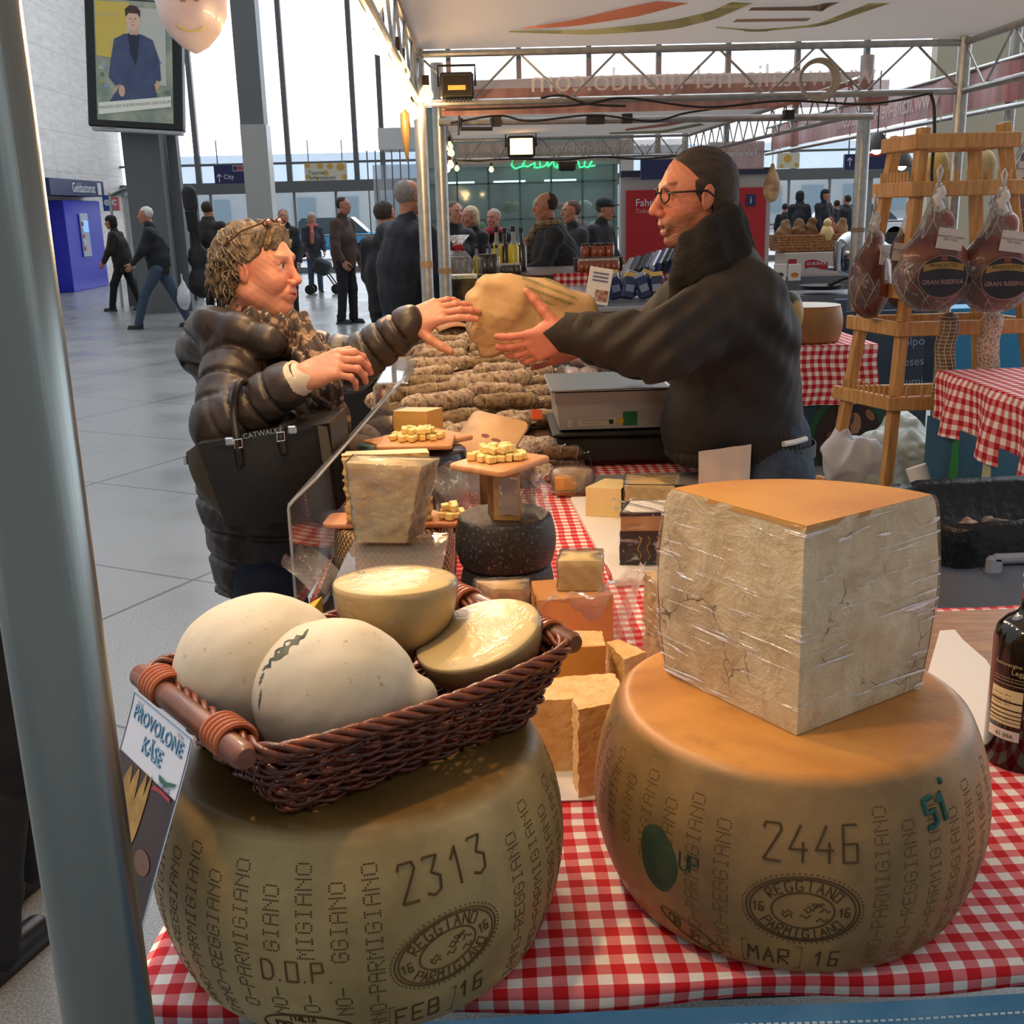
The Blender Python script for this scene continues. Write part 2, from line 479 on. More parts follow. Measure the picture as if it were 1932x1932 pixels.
ALU = mat('galvanised_tube', 'b4b5b2', .38, 'a0a2a0', 30, metal=.85)
BLACKM = mat('black_metal', '1b1b1c', .45)
# ================================================================ table and cloth
def uvmesh(name, fn, us, vs, m, parent=None, thick=None):
    """fn(u,v)->point, uv in metres"""
    nu, nv = len(us), len(vs)
    V = [fn(u, v) for v in vs for u in us]
    F = [(j * nu + i, j * nu + i + 1, (j + 1) * nu + i + 1, (j + 1) * nu + i) for j in range(nv - 1) for i in range(nu - 1)]
    me = bpy.data.meshes.new(name); me.from_pydata([tuple(q) for q in V], [], F)
    ul = me.uv_layers.new(name='UVMap')
    UV = [(u, v) for v in vs for u in us]
    for l in me.loops: ul.data[l.index].uv = UV[l.vertex_index]
    me.update(); o = link_mesh(name, me, m, parent, 60)
    if thick:
        md = o.modifiers.new('thickness', 'SOLIDIFY'); md.thickness = thick; md.offset = -1
    return o
TZ = .85
ct = thing('market_counter', 'long stall counter with boarded top under the red checked cloth', 'counter', (0, 0, 0))
q = MB(); q.box((.44, 1.41, TZ - .0165), (1.58, .98, .025)); q.box((.16, 3.55, TZ - .0165), (1.02, 3.3, .025)); q.build('worktop', mat('counter_boards', '6b4a32', .6, '59402c', 12), ct)
for x, y in ((-.3, .98), (1.15, .98), (-.3, 3.3), (.6, 3.3), (-.3, 5.1), (.6, 5.1)):
    q = MB(); q.box((x, y, (TZ - .03) / 2), (.05, .05, TZ - .03)); q.build('leg', ALU, ct)
def hem(u): return .038 - .02 * (u + .35) / 1.6 + .006 * math.sin(u * 23) + .005 * math.sin(u * 11 + 1)
def clothfn(u, v):
    edge = .918; w = .0035 * math.sin(u * 9 + v * 4) * math.sin(v * 7 - u * 3 + 1) * (1 if v < 1.9 else .4)
    x = -.352; 
    z = TZ + .0015 + abs(w) * .8
    y = v
    if v < edge:
        d = (edge - v) * (.75 - .3 * (u + .35) / 1.6); y = edge - min(d, .012) * .8 - .006 * math.sin(u * 19) * min(1, d * 40); z = TZ + .001 - max(0, d - .006) * 1.0
    xx = u
    if u < x:
        d = x - u; xx = x - min(d, .01) * .8 - .004 * math.sin(v * 15); z -= max(0, d - .005)
    return (xx, y, z)
us = [-.40 + .0125 * i for i in range(133)]
cl = uvmesh('tablecloth', clothfn, us, [edge for edge in [.918 - .045 + .004 * i for i in range(14)] + [.93 + .02 * i for i in range(49)]], GING, None)
me = cl.data
tag(cl, 'red and white checked cloth under the two big cheese wheels', 'tablecloth')
cl2 = uvmesh('tablecloth', lambda u, v: (u, v, TZ + .0012 + .0018 * abs(math.sin(u * 17 + v * 3))) if u > -.35 else (-.355, v, TZ + (u + .35)), [-.40 + .02 * i for i in range(54)], [1.88 + .03 * i for i in range(110)], GING, None)
tag(cl2, 'red and white checked cloth running under the scale and dark cheeses', 'tablecloth')
# blue skirt hung on the front of the counter, its hem stitched
BLUE = mat('blue_skirt', '4f88ad', .75, '6a9dbd', 9, .1, 300)
sk = thing('counter_skirt', 'blue fabric skirt with stitched hem hanging below the checked cloth', 'banner', (0, .882, 0))
q = MB(); q.grid(lambda u, v: (-.4 + 1.7 * u, .006 * math.sin(u * 25) * (1 - v * .7), .02 + v * .824), 80, 6); o = q.build('fabric', BLUE, sk)
q = MB()
for i in range(230): q.box((-.38 + i * .0073, -.0015 + .0018 * math.sin((i / 230) * 25), .824), (.0045, .002, .0012))
q.build('stitching', mat('pale_thread', 'c8d6df', .7), sk)
# ================================================================ parmesan wheels
F57 = {'P': '1111010001100011111010000100001 0000', 'A': '01110100011000111111100011000110001', 'R': '11110100011000111110101001001010001', 'M': '10001110111010110101100011000110001',
       'I': '01110001000010000100001000010001110', 'G': '01110100011000010111100011000101110', 'N': '10001110011010110011100011000110001', 'O': '01110100011000110001100011000101110',
       'E': '11111100001000011110100001000011111', '-': '00000000000000011111000000000000000', 'D': '11110100011000110001100011000111110', '.': '00000000000000000000000000110001100'}
F57['P'] = '11110100011000111110100001000010000'
WH = .216
def wr(z):
    t = min(1, max(0, z / WH)); r = .176 + .0345 * math.sin(PI * (t * .96 + .02)) ** .75
    e = .012
    if z > WH - e: r -= e * (1 - math.sqrt(max(0, 1 - ((z - WH + e) / e) ** 2))) * .8
    if z < e: r -= e * (1 - math.sqrt(max(0, 1 - ((e - z) / e) ** 2))) * .9
    return r
def wwob(t, z): return .004 * math.sin(3 * t + z * 9) + .002 * math.sin(7 * t - z * 20)
class Wrap:
    def __init__(s, a0, R0=.213): s.a0 = a0; s.R0 = R0
    def p(s, u, z, off=.0004):
        a = s.a0 + u / s.R0; r = wr(z) * (1 + wwob(a, z)) + off; return (math.cos(a) * r, math.sin(a) * r, z)
def wheel_mat(name, c1, c2, c3, topc, top2):
    m, t, b = newmat(name)
    v = t.coord('Object'); n1 = t.noise(v, 7, 6, .6, .4); n2 = t.noise(v, 26, 5, .7); n3 = t.noise(v, 3.2, 4, .6, .6)
    side = t.mix(t.ramp(n1, [(.36, (0, 0, 0)), (.64, (1, 1, 1))]), lin(c1), lin(c2))
    side = t.mix(t.ramp(n3, [(.5, (0, 0, 0)), (.72, (.85,) * 3)]), side, lin(c3))
    top = t.mix(t.ramp(n3, [(.38, (0, 0, 0)), (.66, (1, 1, 1))]), lin(topc), lin(top2))
    sx = t.new('ShaderNodeSeparateXYZ'); t.link(v, sx.inputs[0])
    f = t.new('ShaderNodeMapRange'); f.inputs[1].default_value = WH - .010; f.inputs[2].default_value = WH - .001; t.link(sx.outputs[2], f.inputs[0])
    c = t.mix(f.outputs[0], side, top)
    c = t.mix(t.ramp(n2, [(.55, (0, 0, 0)), (.8, (.35,) * 3)]), c, lin(c3))
    t.link(c, b.inputs['Base Color']); b.inputs['Roughness'].default_value = .42; b.inputs['Specular IOR Level'].default_value = .3
    b.inputs['Coat Weight'].default_value = .12; b.inputs['Coat Roughness'].default_value = .35
    t.link(t.bump(t.noise(v, 90, 4), .12, .004, t.bump(n1, .2, .01)), b.inputs['Normal'])
    return m
STROKE = {'0': [[(0, 0), (1, 0), (1, 2), (0, 2), (0, 0)]], '1': [[(.2, 1.4), (.6, 2), (.6, 0)]], '2': [[(0, 1.7), (.1, 2), (.9, 2), (1, 1.7), (.1, .1), (.1, 0), (1, 0)]],
          '3': [[(0, 1.9), (.1, 2), (.9, 1.95), (.4, 1.2), (.9, .9), (.8, .2), (.4, 0), (0, .2)]], '4': [[(.6, 2), (0, .7), (1, .7)], [(.75, 1.1), (.75, 0)]],
          '5': [[(1, 2), (.1, 2), (.1, 1.1), (.9, 1.1), (1, .3), (.6, 0), (0, .1)]], '6': [[(.9, 2), (.1, 2), (.1, 0), (.9, 0), (.9, 1), (.1, 1)]], '8': [[(0, 0), (1, 0), (1, 2), (0, 2), (0, 0)], [(0, 1), (1, 1)]],
          '9': [[(1, 0), (1, 2), (0, 2), (0, 1), (1, 1)]], 'F': [[(1, 2), (0, 2), (0, 0)], [(0, 1), (.8, 1)]], 'E': [[(1, 2), (0, 2), (0, 0), (1, 0)], [(0, 1), (.8, 1)]],
          'B': [[(0, 0), (0, 2), (.8, 2), (.9, 1.1), (0, 1), (.9, 1), (1, .2), (.8, 0), (0, 0)]], 'M': [[(0, 0), (.1, 2), (.5, 1), (.9, 2), (1, 0)]], 'A': [[(0, 0), (.5, 2), (1, 0)], [(.2, .8), (.8, .8)]],
          'R': [[(0, 0), (0, 2), (.9, 2), (.9, 1.1), (0, 1), (1, 0)]], 'D': [[(0, 0), (0, 2), (.7, 2), (1, 1.5), (1, .5), (.7, 0), (0, 0)]], 'O': [[(0, 0), (1, 0), (1, 2), (0, 2), (0, 0)]],
          'P': [[(0, 0), (0, 2), (.9, 2), (1, 1.1), (0, 1)]], '.': [[(.4, 0), (.5, .1)]], 'I': [[(.5, 0), (.5, 2)]], 'T': [[(0, 2), (1, 2)], [(.5, 2), (.5, 0)]], 'L': [[(0, 2), (0, 0), (.9, 0)]], 'U': [[(0, 2), (0, .3), (.3, 0), (.7, 0), (1, .3), (1, 2)]],
          'C': [[(1, 1.8), (.8, 2), (.2, 2), (0, 1.6), (0, .4), (.2, 0), (1, .1)]], 'G': [[(1, 1.8), (.8, 2), (.2, 2), (0, 1.6), (0, .4), (.2, 0), (1, .1), (1, .9), (.6, .9)]], 'N': [[(0, 0), (0, 2), (1, 0), (1, 2)]]}
def strokes(q, W, s, u, z, h, r=.0011, adv=1.45, rot=0, off=.0003, wsc=.5):
    """stroke lettering wrapped on the rind; u,z = start, h = height"""
    x = 0; cr, sr = math.cos(rot), math.sin(rot)
    for ch in s:
        for pl in STROKE.get(ch, []):
            P = []
            for a, b in zip(pl[:-1], pl[1:]):
                for k in range(4):
                    f = k / 4; P.append((a[0] + (b[0] - a[0]) * f, a[1] + (b[1] - a[1]) * f))
            P.append(pl[-1]); out = []
            for a, b in P:
                lx = (x + a) * h * wsc; lz = b * h / 2
                out.append(W.p(u + lx * cr - lz * sr, z + lx * sr + lz * cr, off))
            q.tube(out, r, 5)
        x += adv
def stamp_oval(q, W, u, z, a, b, rot, txt=True, r=.0008, word='REGGIANO', word2='PARMIGIANO'):
    cr, sr = math.cos(rot), math.sin(rot)
    def m(x, y, off=.0003): return W.p(u + x * cr - y * sr, z + x * sr + y * cr, off)
    N = 72
    for f in (1, .93, .55):
        q.tube([m(a * f * math.cos(2 * PI * i / N), b * f * math.sin(2 * PI * i / N)) for i in range(N)], r, 5, closed=True)
    for i in range(64):
        t = 2 * PI * i / 64; q.ball(m(a * 1.07 * math.cos(t), b * 1.09 * math.sin(t)), .0009, 5, 3)
    if not txt: return
    def arc(s, t0, t1, h, flip):
        for i, ch in enumerate(s):
            t = t0 + (t1 - t0) * (i + .5) / len(s); cx, cy = a * .75 * math.cos(t), b * .75 * math.sin(t)
            tx, ty = -a * math.sin(t), b * math.cos(t); L = math.hypot(tx, ty); tx /= L; ty /= L
            if not flip: tx, ty = -tx, -ty
            for pl in STROKE.get(ch, []):
                P = []
                for (x0, y0), (x1, y1) in zip(pl[:-1], pl[1:]): P += [(x0, y0), ((x0 + x1) / 2, (y0 + y1) / 2)]
                P.append(pl[-1])
                q.tube([m(cx + (x - .5) * h * .55 * tx - (y - 1) * h * .5 * ty, cy + (x - .5) * h * .55 * ty + (y - 1) * h * .5 * tx) for x, y in P], r * .9, 4)
    arc(word, PI * .83, PI * .17, .0105, False); arc(word2, PI * 1.15, PI * 1.85, .0105, True)
    for lx in (-.89 * a, .62 * a): strokes(q, W, '16', u + lx * cr + .005 * sr, z + lx * sr - .005 * cr, .0095, r * .9, 1.3, rot)
    g = random.Random(5)
    for k in range(9):
        x, y = g.uniform(-.38, .32) * a, g.uniform(-.3, .25) * b
        q.tube([m(x + i * .002, y + .0022 * math.sin(i * 1.7 + k)) for i in range(6)], r * .8, 4)
def dots(q, W, cols, z0, z1, skip, rr=.00098, seed=1):
    g = random.Random(seed); tx = ['REGG-PARMIGIANO', 'PARM-REGGIANO', 'REGGIANO-PARMIGIANO', 'PARMIGIANO']
    nf = 6
    for ci, u0 in enumerate(cols):
        s = tx[(ci * 3 + 1) % 2]; z = z1 - (.016 if ci % 2 else 0) - g.uniform(0, .004)
        adv = .0122
        s = ('PARMIGIANO-REGGIANO-' * 2)[:-1][::-1] if ci % 2 else ('REGGIANO-PARMIGIANO-' * 2)[:-1][::-1]
        for i, ch in enumerate(s):
            zc = z - (i + 1) * adv
            if zc < z0: break
            if any(a <= u0 <= b and c <= zc + .006 <= d for a, b, c, d in skip): continue
            bits = F57[ch]
            for r in range(7):
                for c in range(5):
                    if bits[r * 5 + c] != '1': continue
                    # reading upward: char x -> +z, char y(down) -> +u
                    du = (r - 3) * .0023; dz = c * .0021
                    p = Vector(W.p(u0 + du, zc + dz, .0002)); n = Vector((p.x, p.y, 0)).normalized()
                    a, b = basis(n)
                    vs = [p + a * math.cos(k * PI / 3) * rr + b * math.sin(k * PI / 3) * rr for k in range(nf)] + [p + n * .0002]
                    q.add(vs, [(k, (k + 1) % nf, nf) for k in range(nf)] if a.cross(b).dot(n) > 0 else [((k + 1) % nf, k, nf) for k in range(nf)])
def cheese_wheel(loc, label, m, ink, a0):
    w = thing('whole_parmesan', label, 'cheese wheel', loc, group='whole parmesan wheels on the checked cloth')
    prof = [(0.001, 0)] + [(wr(.0) * f, 0) for f in (.4, .8, .97)] + [(wr(z), z) for z in [.0005, .002, .005, .009, .014] + [.02 + .009 * i for i in range(20)] + [.200, .204, .207, .210, .2125, .2145, .2155]]
    prof += [(wr(WH) * f, WH + .0008 * (1 - f)) for f in (.985, .9, .7, .4, .2)] + [(.001, WH + .001)]
    q = MB(); q.lathe(prof, 128, wob=wwob); q.build('rind', m, w, 180)
    return w, Wrap(a0)
WL = Vector((-.140, 1.030, TZ + .0025)); WRT = Vector((.322, 1.090, TZ + .0025))
MW1 = wheel_mat('olive_rind', 'ae9868', '8f7b4e', '6c5836', '684f28', '86683a')
MW2 = wheel_mat('amber_rind', 'a07c4a', '7a6240', '5c3c24', 'cc9048', '9c5e2c')
def face(c): return math.atan2(-c.y, -c.x)
w1, W = cheese_wheel(WL, 'olive brown parmesan wheel stamped 2313 carrying the wicker basket', MW1, INK, face(WL))
us_ = [-.30 + .0305 * i for i in range(21)]
q = MB(); dots(q, W, us_, .014, .196, [(.015, .135, .02, .20), (-.112, -.02, .078, .112), (-.12, -.02, 0, .046)]); q.build('dotted_lettering', INK, w1, None)
q = MB(); strokes(q, W, '2313', .032, .151, .033, .0012, 1.5, .06); q.build('number_stamp', INK, w1, None)
q = MB(); stamp_oval(q, W, .072, .098, .052, .033, .20); q.build('consortium_stamp', INK2, w1, None)
q = MB(); strokes(q, W, 'FEB', .022, .020, .022, .001, 1.5, .05); strokes(q, W, '16', .088, .028, .022, .001, 1.5, .12)
q.tube([W.p(.015, .015), W.p(.082, .017), W.p(.082, .049), W.p(.015, .047)], .0006, 4, closed=True); q.build('date_stamp', INK, w1, None)
q = MB(); strokes(q, W, 'D.O.P.', -.098, .085, .021, .0009, 1.1); q.build('designation_stamp', INK2, w1, None)
q = MB(); cr_ = [(.047 * math.cos(t * PI / 20), .019 * math.sin(t * PI / 20)) for t in range(40)]
q.tube([W.p(-.065 + a, .024 + b) for a, b in cr_], .001, 5, closed=True)
strokes(q, W, '08', -.098, .016, .014, .0011, 1.4); strokes(q, W, '95', -.063, .016, .014, .0011, 1.4); strokes(q, W, 'ITALIA', -.082, .034, .007, .0008, 1.3)
strokes(q, W, 'CE', -.070, .008, .006, .0008, 1.5); q.build('dairy_stamp', INK, w1, None)
w2, W = cheese_wheel(WRT, 'amber parmesan wheel stamped 2446 under the wrapped quarter', MW2, INK2, face(WRT))
q = MB(); dots(q, W, [-.27 + .0305 * i for i in range(19)], .014, .193, [(-.03, .088, .02, .20), (-.28, -.1, 0, .1)], .0009, 4); q.build('dotted_lettering', INK2, w2, None)
q = MB(); strokes(q, W, '2446', -.018, .142, .034, .0011, 1.45); q.build('number_stamp', INK, w2, None)
q = MB(); stamp_oval(q, W, .022, .092, .053, .036, -.02); q.build('consortium_stamp', INK, w2, None)
q = MB(); strokes(q, W, 'MAR', -.030, .020, .021, .001, 1.5); strokes(q, W, '16', .036, .021, .021, .001, 1.5)
q.tube([W.p(-.036, .015), W.p(.024, .015), W.p(.024, .047), W.p(-.036, .047)], .0005, 4, closed=True); q.build('date_stamp', INK, w2, None)
q = MB(); strokes(q, W, '51', .150, .160, .026, .0028, 1.3, .12); q.ball(W.p(.178, .197), (.003, .003, .004), 6, 4); q.build('batch_stamp', GREENINK, w2, None)
q = MB(); q.tube([W.p(-.095 + .038 * math.cos(t * PI / 20) * .93 - .017 * math.sin(t * PI / 20) * .3, .03 + .014 * math.sin(t * PI / 20) - .012 * math.cos(t * PI / 20)) for t in range(40)], .0008, 5, closed=True)
strokes(q, W, '08', -.122, .033, .012, .0008, 1.3, -.25); strokes(q, W, '3172', -.098, .022, .012, .0008, 1.2, -.25); q.build('dairy_stamp', INK2, w2, None)
STAIN = mat('green_ink_stain', '1c3a2c', .6, '3a4a2c', 40, alpha=1)
q = MB(); 
def stn(u, v):
    t = u * 2 * PI; r = v; x = -.128 + (.023 * math.cos(t) + .008 * math.sin(t)) * r * (1 + .08 * math.sin(3 * t)); z = .105 + (.033 * math.sin(t) - .014 * math.cos(t)) * r
    return W.p(x, z, .00025)
q.grid(stn, 40, 8); q.build('ink_stain', STAIN, w2, None)
q = MB(); strokes(q, W, 'UP', -.100, .108, .018, .0010, 1.3); q.build('ink_lettering', mat('stamp_dark_green', '22382a', .7), w2, None)
# ================================================================ wrapped quarter
QM, t, b = newmat('quarter_paste')
v = t.coord(); n1 = t.noise(v, 22, 7, .65, .5); n2 = t.noise(v, 9, 4, .6)
c = t.mix(t.ramp(n1, [(.35, (0, 0, 0)), (.62, (1, 1, 1))]), lin('d4b98a'), lin('f0dfb8'))
c = t.mix(t.ramp(n2, [(.5, (0, 0, 0)), (.7, (.6,) * 3)]), c, lin('a88a60'))
vo = t.new('ShaderNodeTexVoronoi', feature='DISTANCE_TO_EDGE', i_Scale=14.0); wv = t.new('ShaderNodeVectorMath', operation='ADD')
nn = t.new('ShaderNodeTexNoise', i_Scale=16.0, i_Detail=4.0); t.link(v, nn.inputs['Vector']); s_ = t.new('ShaderNodeVectorMath', operation='SCALE', i_Scale=.08); t.link(nn.outputs['Color'], s_.inputs[0])
t.link(v, wv.inputs[0]); t.link(s_.outputs[0], wv.inputs[1]); t.link(wv.outputs[0], vo.inputs['Vector'])
cr = t.math('MULTIPLY', t.math('LESS_THAN', vo.outputs['Distance'], .010), t.ramp(n2, [(.52, (0, 0, 0)), (.6, (.9,) * 3)]))
c = t.mix(cr, c, lin('5a452c'))
t.link(c, b.inputs['Base Color']); b.inputs['Roughness'].default_value = .5
t.link(t.bump(n1, .8, .012), b.inputs['Normal'])
qz = TZ + .0025 + WH + .0012
qt = thing('parmesan_quarter', 'tall quarter of parmesan wrapped in clear film on the right wheel', 'cheese', (.302, .990, qz), R(32))
def quarter(off, R0=.192, bulge=.017, H=.216, a1=90, zo=0, jag=0):
    P = []; n = 20
    zs = [0, .006, .02, .05, .08, .11, .14, .17, .197, .209, H]
    vs = []
    for z in zs:
        k = z / H; r = R0 + bulge * math.sin(PI * k) ** .8 - (.004 if k in (0, 1) else 0) + off
        ring = []
        m_ = 10
        for i in range(m_): ring.append((-off + (r + off) * i / m_, -off, z))
        for i in range(n + 1):
            a = R(a1) * i / n; ring.append((r * math.cos(a) - (off if i == n else 0), r * math.sin(a) - (off if i == 0 else 0), z))
        for i in range(m_ - 1, 0, -1): ring.append((-off, -off + (r + off) * i / m_, z))
        if jag and 0 < k < 1:
            ring = [(x + (random.gauss(0, jag) if i == 0 or y < .001 else 0) * 0 + (0 if not (x < .001) else random.gauss(0, jag)), y + (random.gauss(0, jag) if y < .001 else 0), z) for i, (x, y, z) in enumerate(ring)]
        vs += [(x, y, z + zo) for x, y, z in ring]
    m_ = len(ring); fs = [(j * m_ + i, j * m_ + (i + 1) % m_, (j + 1) * m_ + (i + 1) % m_, (j + 1) * m_ + i) for j in range(len(zs) - 1) for i in range(m_)]
    return vs, fs, m_
vs, fs, m_ = quarter(0, jag=.0008)
q = MB(); q.add(vs, fs + [tuple(range(m_))[::-1]]); q.build('paste', QM, qt, 40)
# rind: thin skin on the arc side and the flat top
vs, fs, m_ = quarter(.0, a1=90)
q = MB(); N = m_
topr = [(x * .999, y * .999, .2165) for x, y, z in vs[-m_:]]
q.add([(.004, .004, .216)] + topr, [(0, 1 + i, 1 + (i + 1) % m_) for i in range(m_)] )
q.add([(x, y, z - .006) for x, y, z in topr] + topr, [(i, (i + 1) % m_, m_ + (i + 1) % m_, m_ + i) for i in range(m_)])
for i_ in range(10, 30):
    for j in range(10):
        a = vs[j * m_ + i_]; b_ = vs[j * m_ + i_ + 1]; c_ = vs[(j + 1) * m_ + i_ + 1]; d_ = vs[(j + 1) * m_ + i_]
        q.quad(*[(p[0] * 1.004, p[1] * 1.004, p[2]) for p in (a, b_, c_, d_)])
q.build('rind', RINDO, qt, 40)
vs, fs, m_ = quarter(.0022)
q = MB(); q.add(vs, fs); q.build('film_wrap', FILMH, qt, 40)
# ================================================================ wicker basket
BR = R(37.4); BC = Vector((-.128, 1.034, TZ + .0025 + WH + .001))
WIC = mat('wicker', '6c2c15', .4, '3a150b', 90, .3, 200, coat=.3)
WIC2 = mat('wicker_light', '84401f', .4, '4e2010', 60, .2, 200, coat=.3)
bk = thing('wicker_basket', 'reddish brown wicker tray basket holding provolone on the left wheel', 'basket', BC, BR)
BW, BD, BH = .170, .122, .082
def loop(w, d, z, n, f=None, r=.02):
    P = rounded(w * 2, d * 2, r, 5); P = P[::-1]; L = [0]
    for i in range(len(P)): a = P[i]; b_ = P[(i + 1) % len(P)]; L.append(L[-1] + math.dist(a, b_))
    out = []; tot = L[-1]
    for k in range(n):
        s_ = tot * k / n; i = 0
        while L[i + 1] < s_: i += 1
        a = Vector(P[i]); b_ = Vector(P[(i + 1) % len(P)]); u = (s_ - L[i]) / max(1e-9, L[i + 1] - L[i]); p = a.lerp(b_, u); tg = (b_ - a).normalized(); nr = Vector((tg.y, -tg.x))
        if nr.dot(p) < 0: nr = -nr
        o_ = f(k) if f else (0, 0); bw_ = .009 * max(0, 1 - (p.x / w) ** 2) * (z / .082) if abs(p.y) > d * .9 else 0; out.append((p.x + nr.x * o_[0], p.y + nr.y * o_[0] + math.copysign(bw_, p.y), z + o_[1] - bw_ * .7))
    return out
NS = 44
q = MB()
for row in range(9):
    f = row / 8.5; w_ = BW - .028 + .028 * f; d_ = BD - .022 + .022 * f; z = .006 + f * (BH - .014)
    n = NS * 6
    for ph in (0, 1):
        q.tube(loop(w_, d_, z + ph * .004, n, lambda k: (.0042 * math.cos(PI * (k / 6) + row * PI + ph * .9), .0022 * math.sin(PI * k / 12 + row * 1.3 + ph * 2))), .0027 if row % 2 else .0023, 6, closed=True)
q.build('woven_sides', WIC, bk, 180)
q = MB()
lo = loop(BW - .03, BD - .024, 0, NS); hi = loop(BW, BD, BH, NS)
for a, b_ in zip(lo, hi): q.tube([a, ((a[0] + b_[0]) / 2, (a[1] + b_[1]) / 2, BH / 2), b_], .0024, 6)
q.build('stakes', WIC2, bk, 180)
q = MB()
for s_ in range(4):
    q.tube(loop(BW + .002, BD + .002, BH, 220, lambda k, s_=s_: (.0048 * math.cos(k * 2 * PI * 15 / 220 + s_ * PI / 2), .0048 * math.sin(k * 2 * PI * 15 / 220 + s_ * PI / 2))), .0034, 6, closed=True)
q.build('braided_rim', WIC2, bk, 180)
q = MB()
for i in range(34):
    y = -(BD - .03) + i * (2 * (BD - .03) / 33)
    q.tube([(x * (BW - .034), y, .003 + .0022 * math.cos(x * 24 + (i % 2) * PI)) for x in [-1 + k / 30 for k in range(61)]], .0027, 5)
q.build('woven_base', WIC, bk, 180)
DOW = mat('stained_dowel', '7a4630', .45, '54301f', 30, coat=.25)
for sx_ in (-1, 1):
    x = sx_ * (BW + .013)
    q = MB(); q.lathe([(.001, -.118), (.009, -.117), (.0118, -.112), (.0118, .112), (.009, .117), (.001, .118)], 20, (x, 0, BH - .002), rot=Matrix.Rotation(R(90), 3, 'X')); h_ = q.build('handle', DOW, bk)
    for yy in (-.07, .07):
        q = MB()
        for k in range(5):
            q.tube([(x - sx_ * .006 + .018 * math.cos(t), yy - .014 + k * .0068 + .002 * math.sin(t), BH - .001 + .0145 * math.sin(t)) for t in [2 * PI * i / 20 for i in range(20)]], .0030, 6, closed=True)
        q.build('cane_binding', mat('cane', 'a8582a', .4, coat=.3), h_)
# sign stapled to the left handle
SG = frame((0, 0, 0), (1, 0, 0), (0, 1, 0))
p0 = aty(296, 1322, .955); 
hx = Matrix.Rotation(BR, 3, 'Z') @ Vector((-BW - .029, .070, 0)) + BC; hx.z = BC.z + BH + .004
hy = Matrix.Rotation(BR, 3, 'Z') @ Vector((-BW - .029, -.062, 0)) + BC; hy.z = hx.z
SX = (hy - hx); SW = SX.length; SX.normalize(); SNRM = Vector((SX.y, -SX.x, 0))
if SNRM.y > 0: SNRM = -SNRM
SHt = .205
def sgn(u, v, off=0):
    d = v * SHt; return hx + SX * (u * SW) + Vector((0, 0, -1)) * d * .93 + SNRM * (.075 * v ** 1.15 + .006 + off + .004 * math.sin(v * 3))
sg = thing('cheese_sign', 'laminated card reading PROVOLONE KÄSE stapled to the basket handle', 'sign', (0, 0, 0))
q = MB(); q.grid(lambda u, v: sgn(u, 1 - v), 8, 16); q.grid(lambda u, v: sgn(1 - u, 1 - v, -.0006), 8, 16); q.build('card', mat('blue_white_card', 'dfe4f2', .25, coat=.5), sg, 180)
def sgq(name, pts, m, off):
    q = MB(); n = len(pts); cu_ = sum(p[0] for p in pts) / n; cv_ = sum(p[1] for p in pts) / n; V = [sgn(cu_ + (u - cu_) * k / 4, cv_ + (v - cv_) * k / 4, off) for k in range(5) for u, v in pts]; q.add(V, [(k * n + i, k * n + (i + 1) % n, (k + 1) * n + (i + 1) % n, (k + 1) * n + i) for k in range(4) for i in range(n)]); return q.build(name, m, sg, None)
q = MB(); q.grid(lambda u, v: sgn(.02 + .96 * u, .80 - v * .52, .0005), 8, 12); q.build('photo_print', mat('dark_print', '2a1618', .3, '3a2226', 20), sg, 180)
def blob(cx, cy, rx_, ry_, rot=0, n=20, taper=0):
    o = []
    for i in range(n):
        t = 2 * PI * i / n; x = rx_ * math.cos(t); y = ry_ * math.sin(t); x *= 1 + taper * y / ry_
        o.append((cx + x * math.cos(rot) - y * math.sin(rot) * 1, cy + x * math.sin(rot) + y * math.cos(rot)))
    return o
YC = mat('print_yellow', 'b58c3c', .3, '8f6a28', 60); GC = mat('print_green', 'c9cf83', .3, '8e9a50', 60)
for i, (cx, w_) in enumerate(((.22, .085), (.34, .08), (.47, .06), (.55, .04))): sgq('printed_cheese', blob(cx + .02, .46 - i * .01, w_, .17, .18 + .0 * i, taper=.45), YC, .0009 + i * .00012)
sgq('printed_cheese', blob(.5, .695, .15, .045, .3), GC, .0012); sgq('printed_cheese', blob(.78, .60, .12, .05), mat('print_brown', '6d4a34', .3), .0011); sgq('printed_cheese', blob(.06, .42, .03, .07), mat('print_brown', '6d4a34', .3), .0011)
sgq('printed_swoosh', [(.68, .235), (.8, .24), (.95, .215), (.93, .232), (.8, .262), (.7, .255)], mat('flag_green', '2c6a56', .4), .0013)
sgq('printed_swoosh', [(.62, .315), (.75, .30), (.93, .302), (.92, .285), (.75, .283), (.66, .29)], mat('flag_red', 'a02a3c', .4), .0013)
def sgtext(s, size, u, v, m=None, off=0, bold=0, **kw):
    me = text_mesh(s, size, bold=bold, **kw)
    for vv in me.vertices: vv.co = sgn(u + vv.co.x / SW, v - vv.co.y / SHt, off)
    me.materials.clear(); return link_mesh('lettering', me, m, sg, None)
LB = mat('letter_blue', '5f9fc4', .5); LD = mat('letter_outline', '3a6f95', .5)
sgtext('PROVOLONE', .0178, .5, .085, LD, .0007, .0005, space=1.05); sgtext('PROVOLONE', .0178, .49, .082, space=1.05, m= mat('letter_pale', 'a9d0ea', .5), off=.0011, bold=-.0002)
sgtext('KÄSE', .0195, .5, .185, LD, .0007, .0005); sgtext('KÄSE', .0195, .49, .182, m= mat('letter_pale', 'a9d0ea', .5), off=.0011, bold=-.0002)
sgtext('ITALIA', .0085, .8, .268, mat('letter_navy', '30405c', .5), .0014)
q = MB(); B_ = mat('card_border', '5a7290', .5)
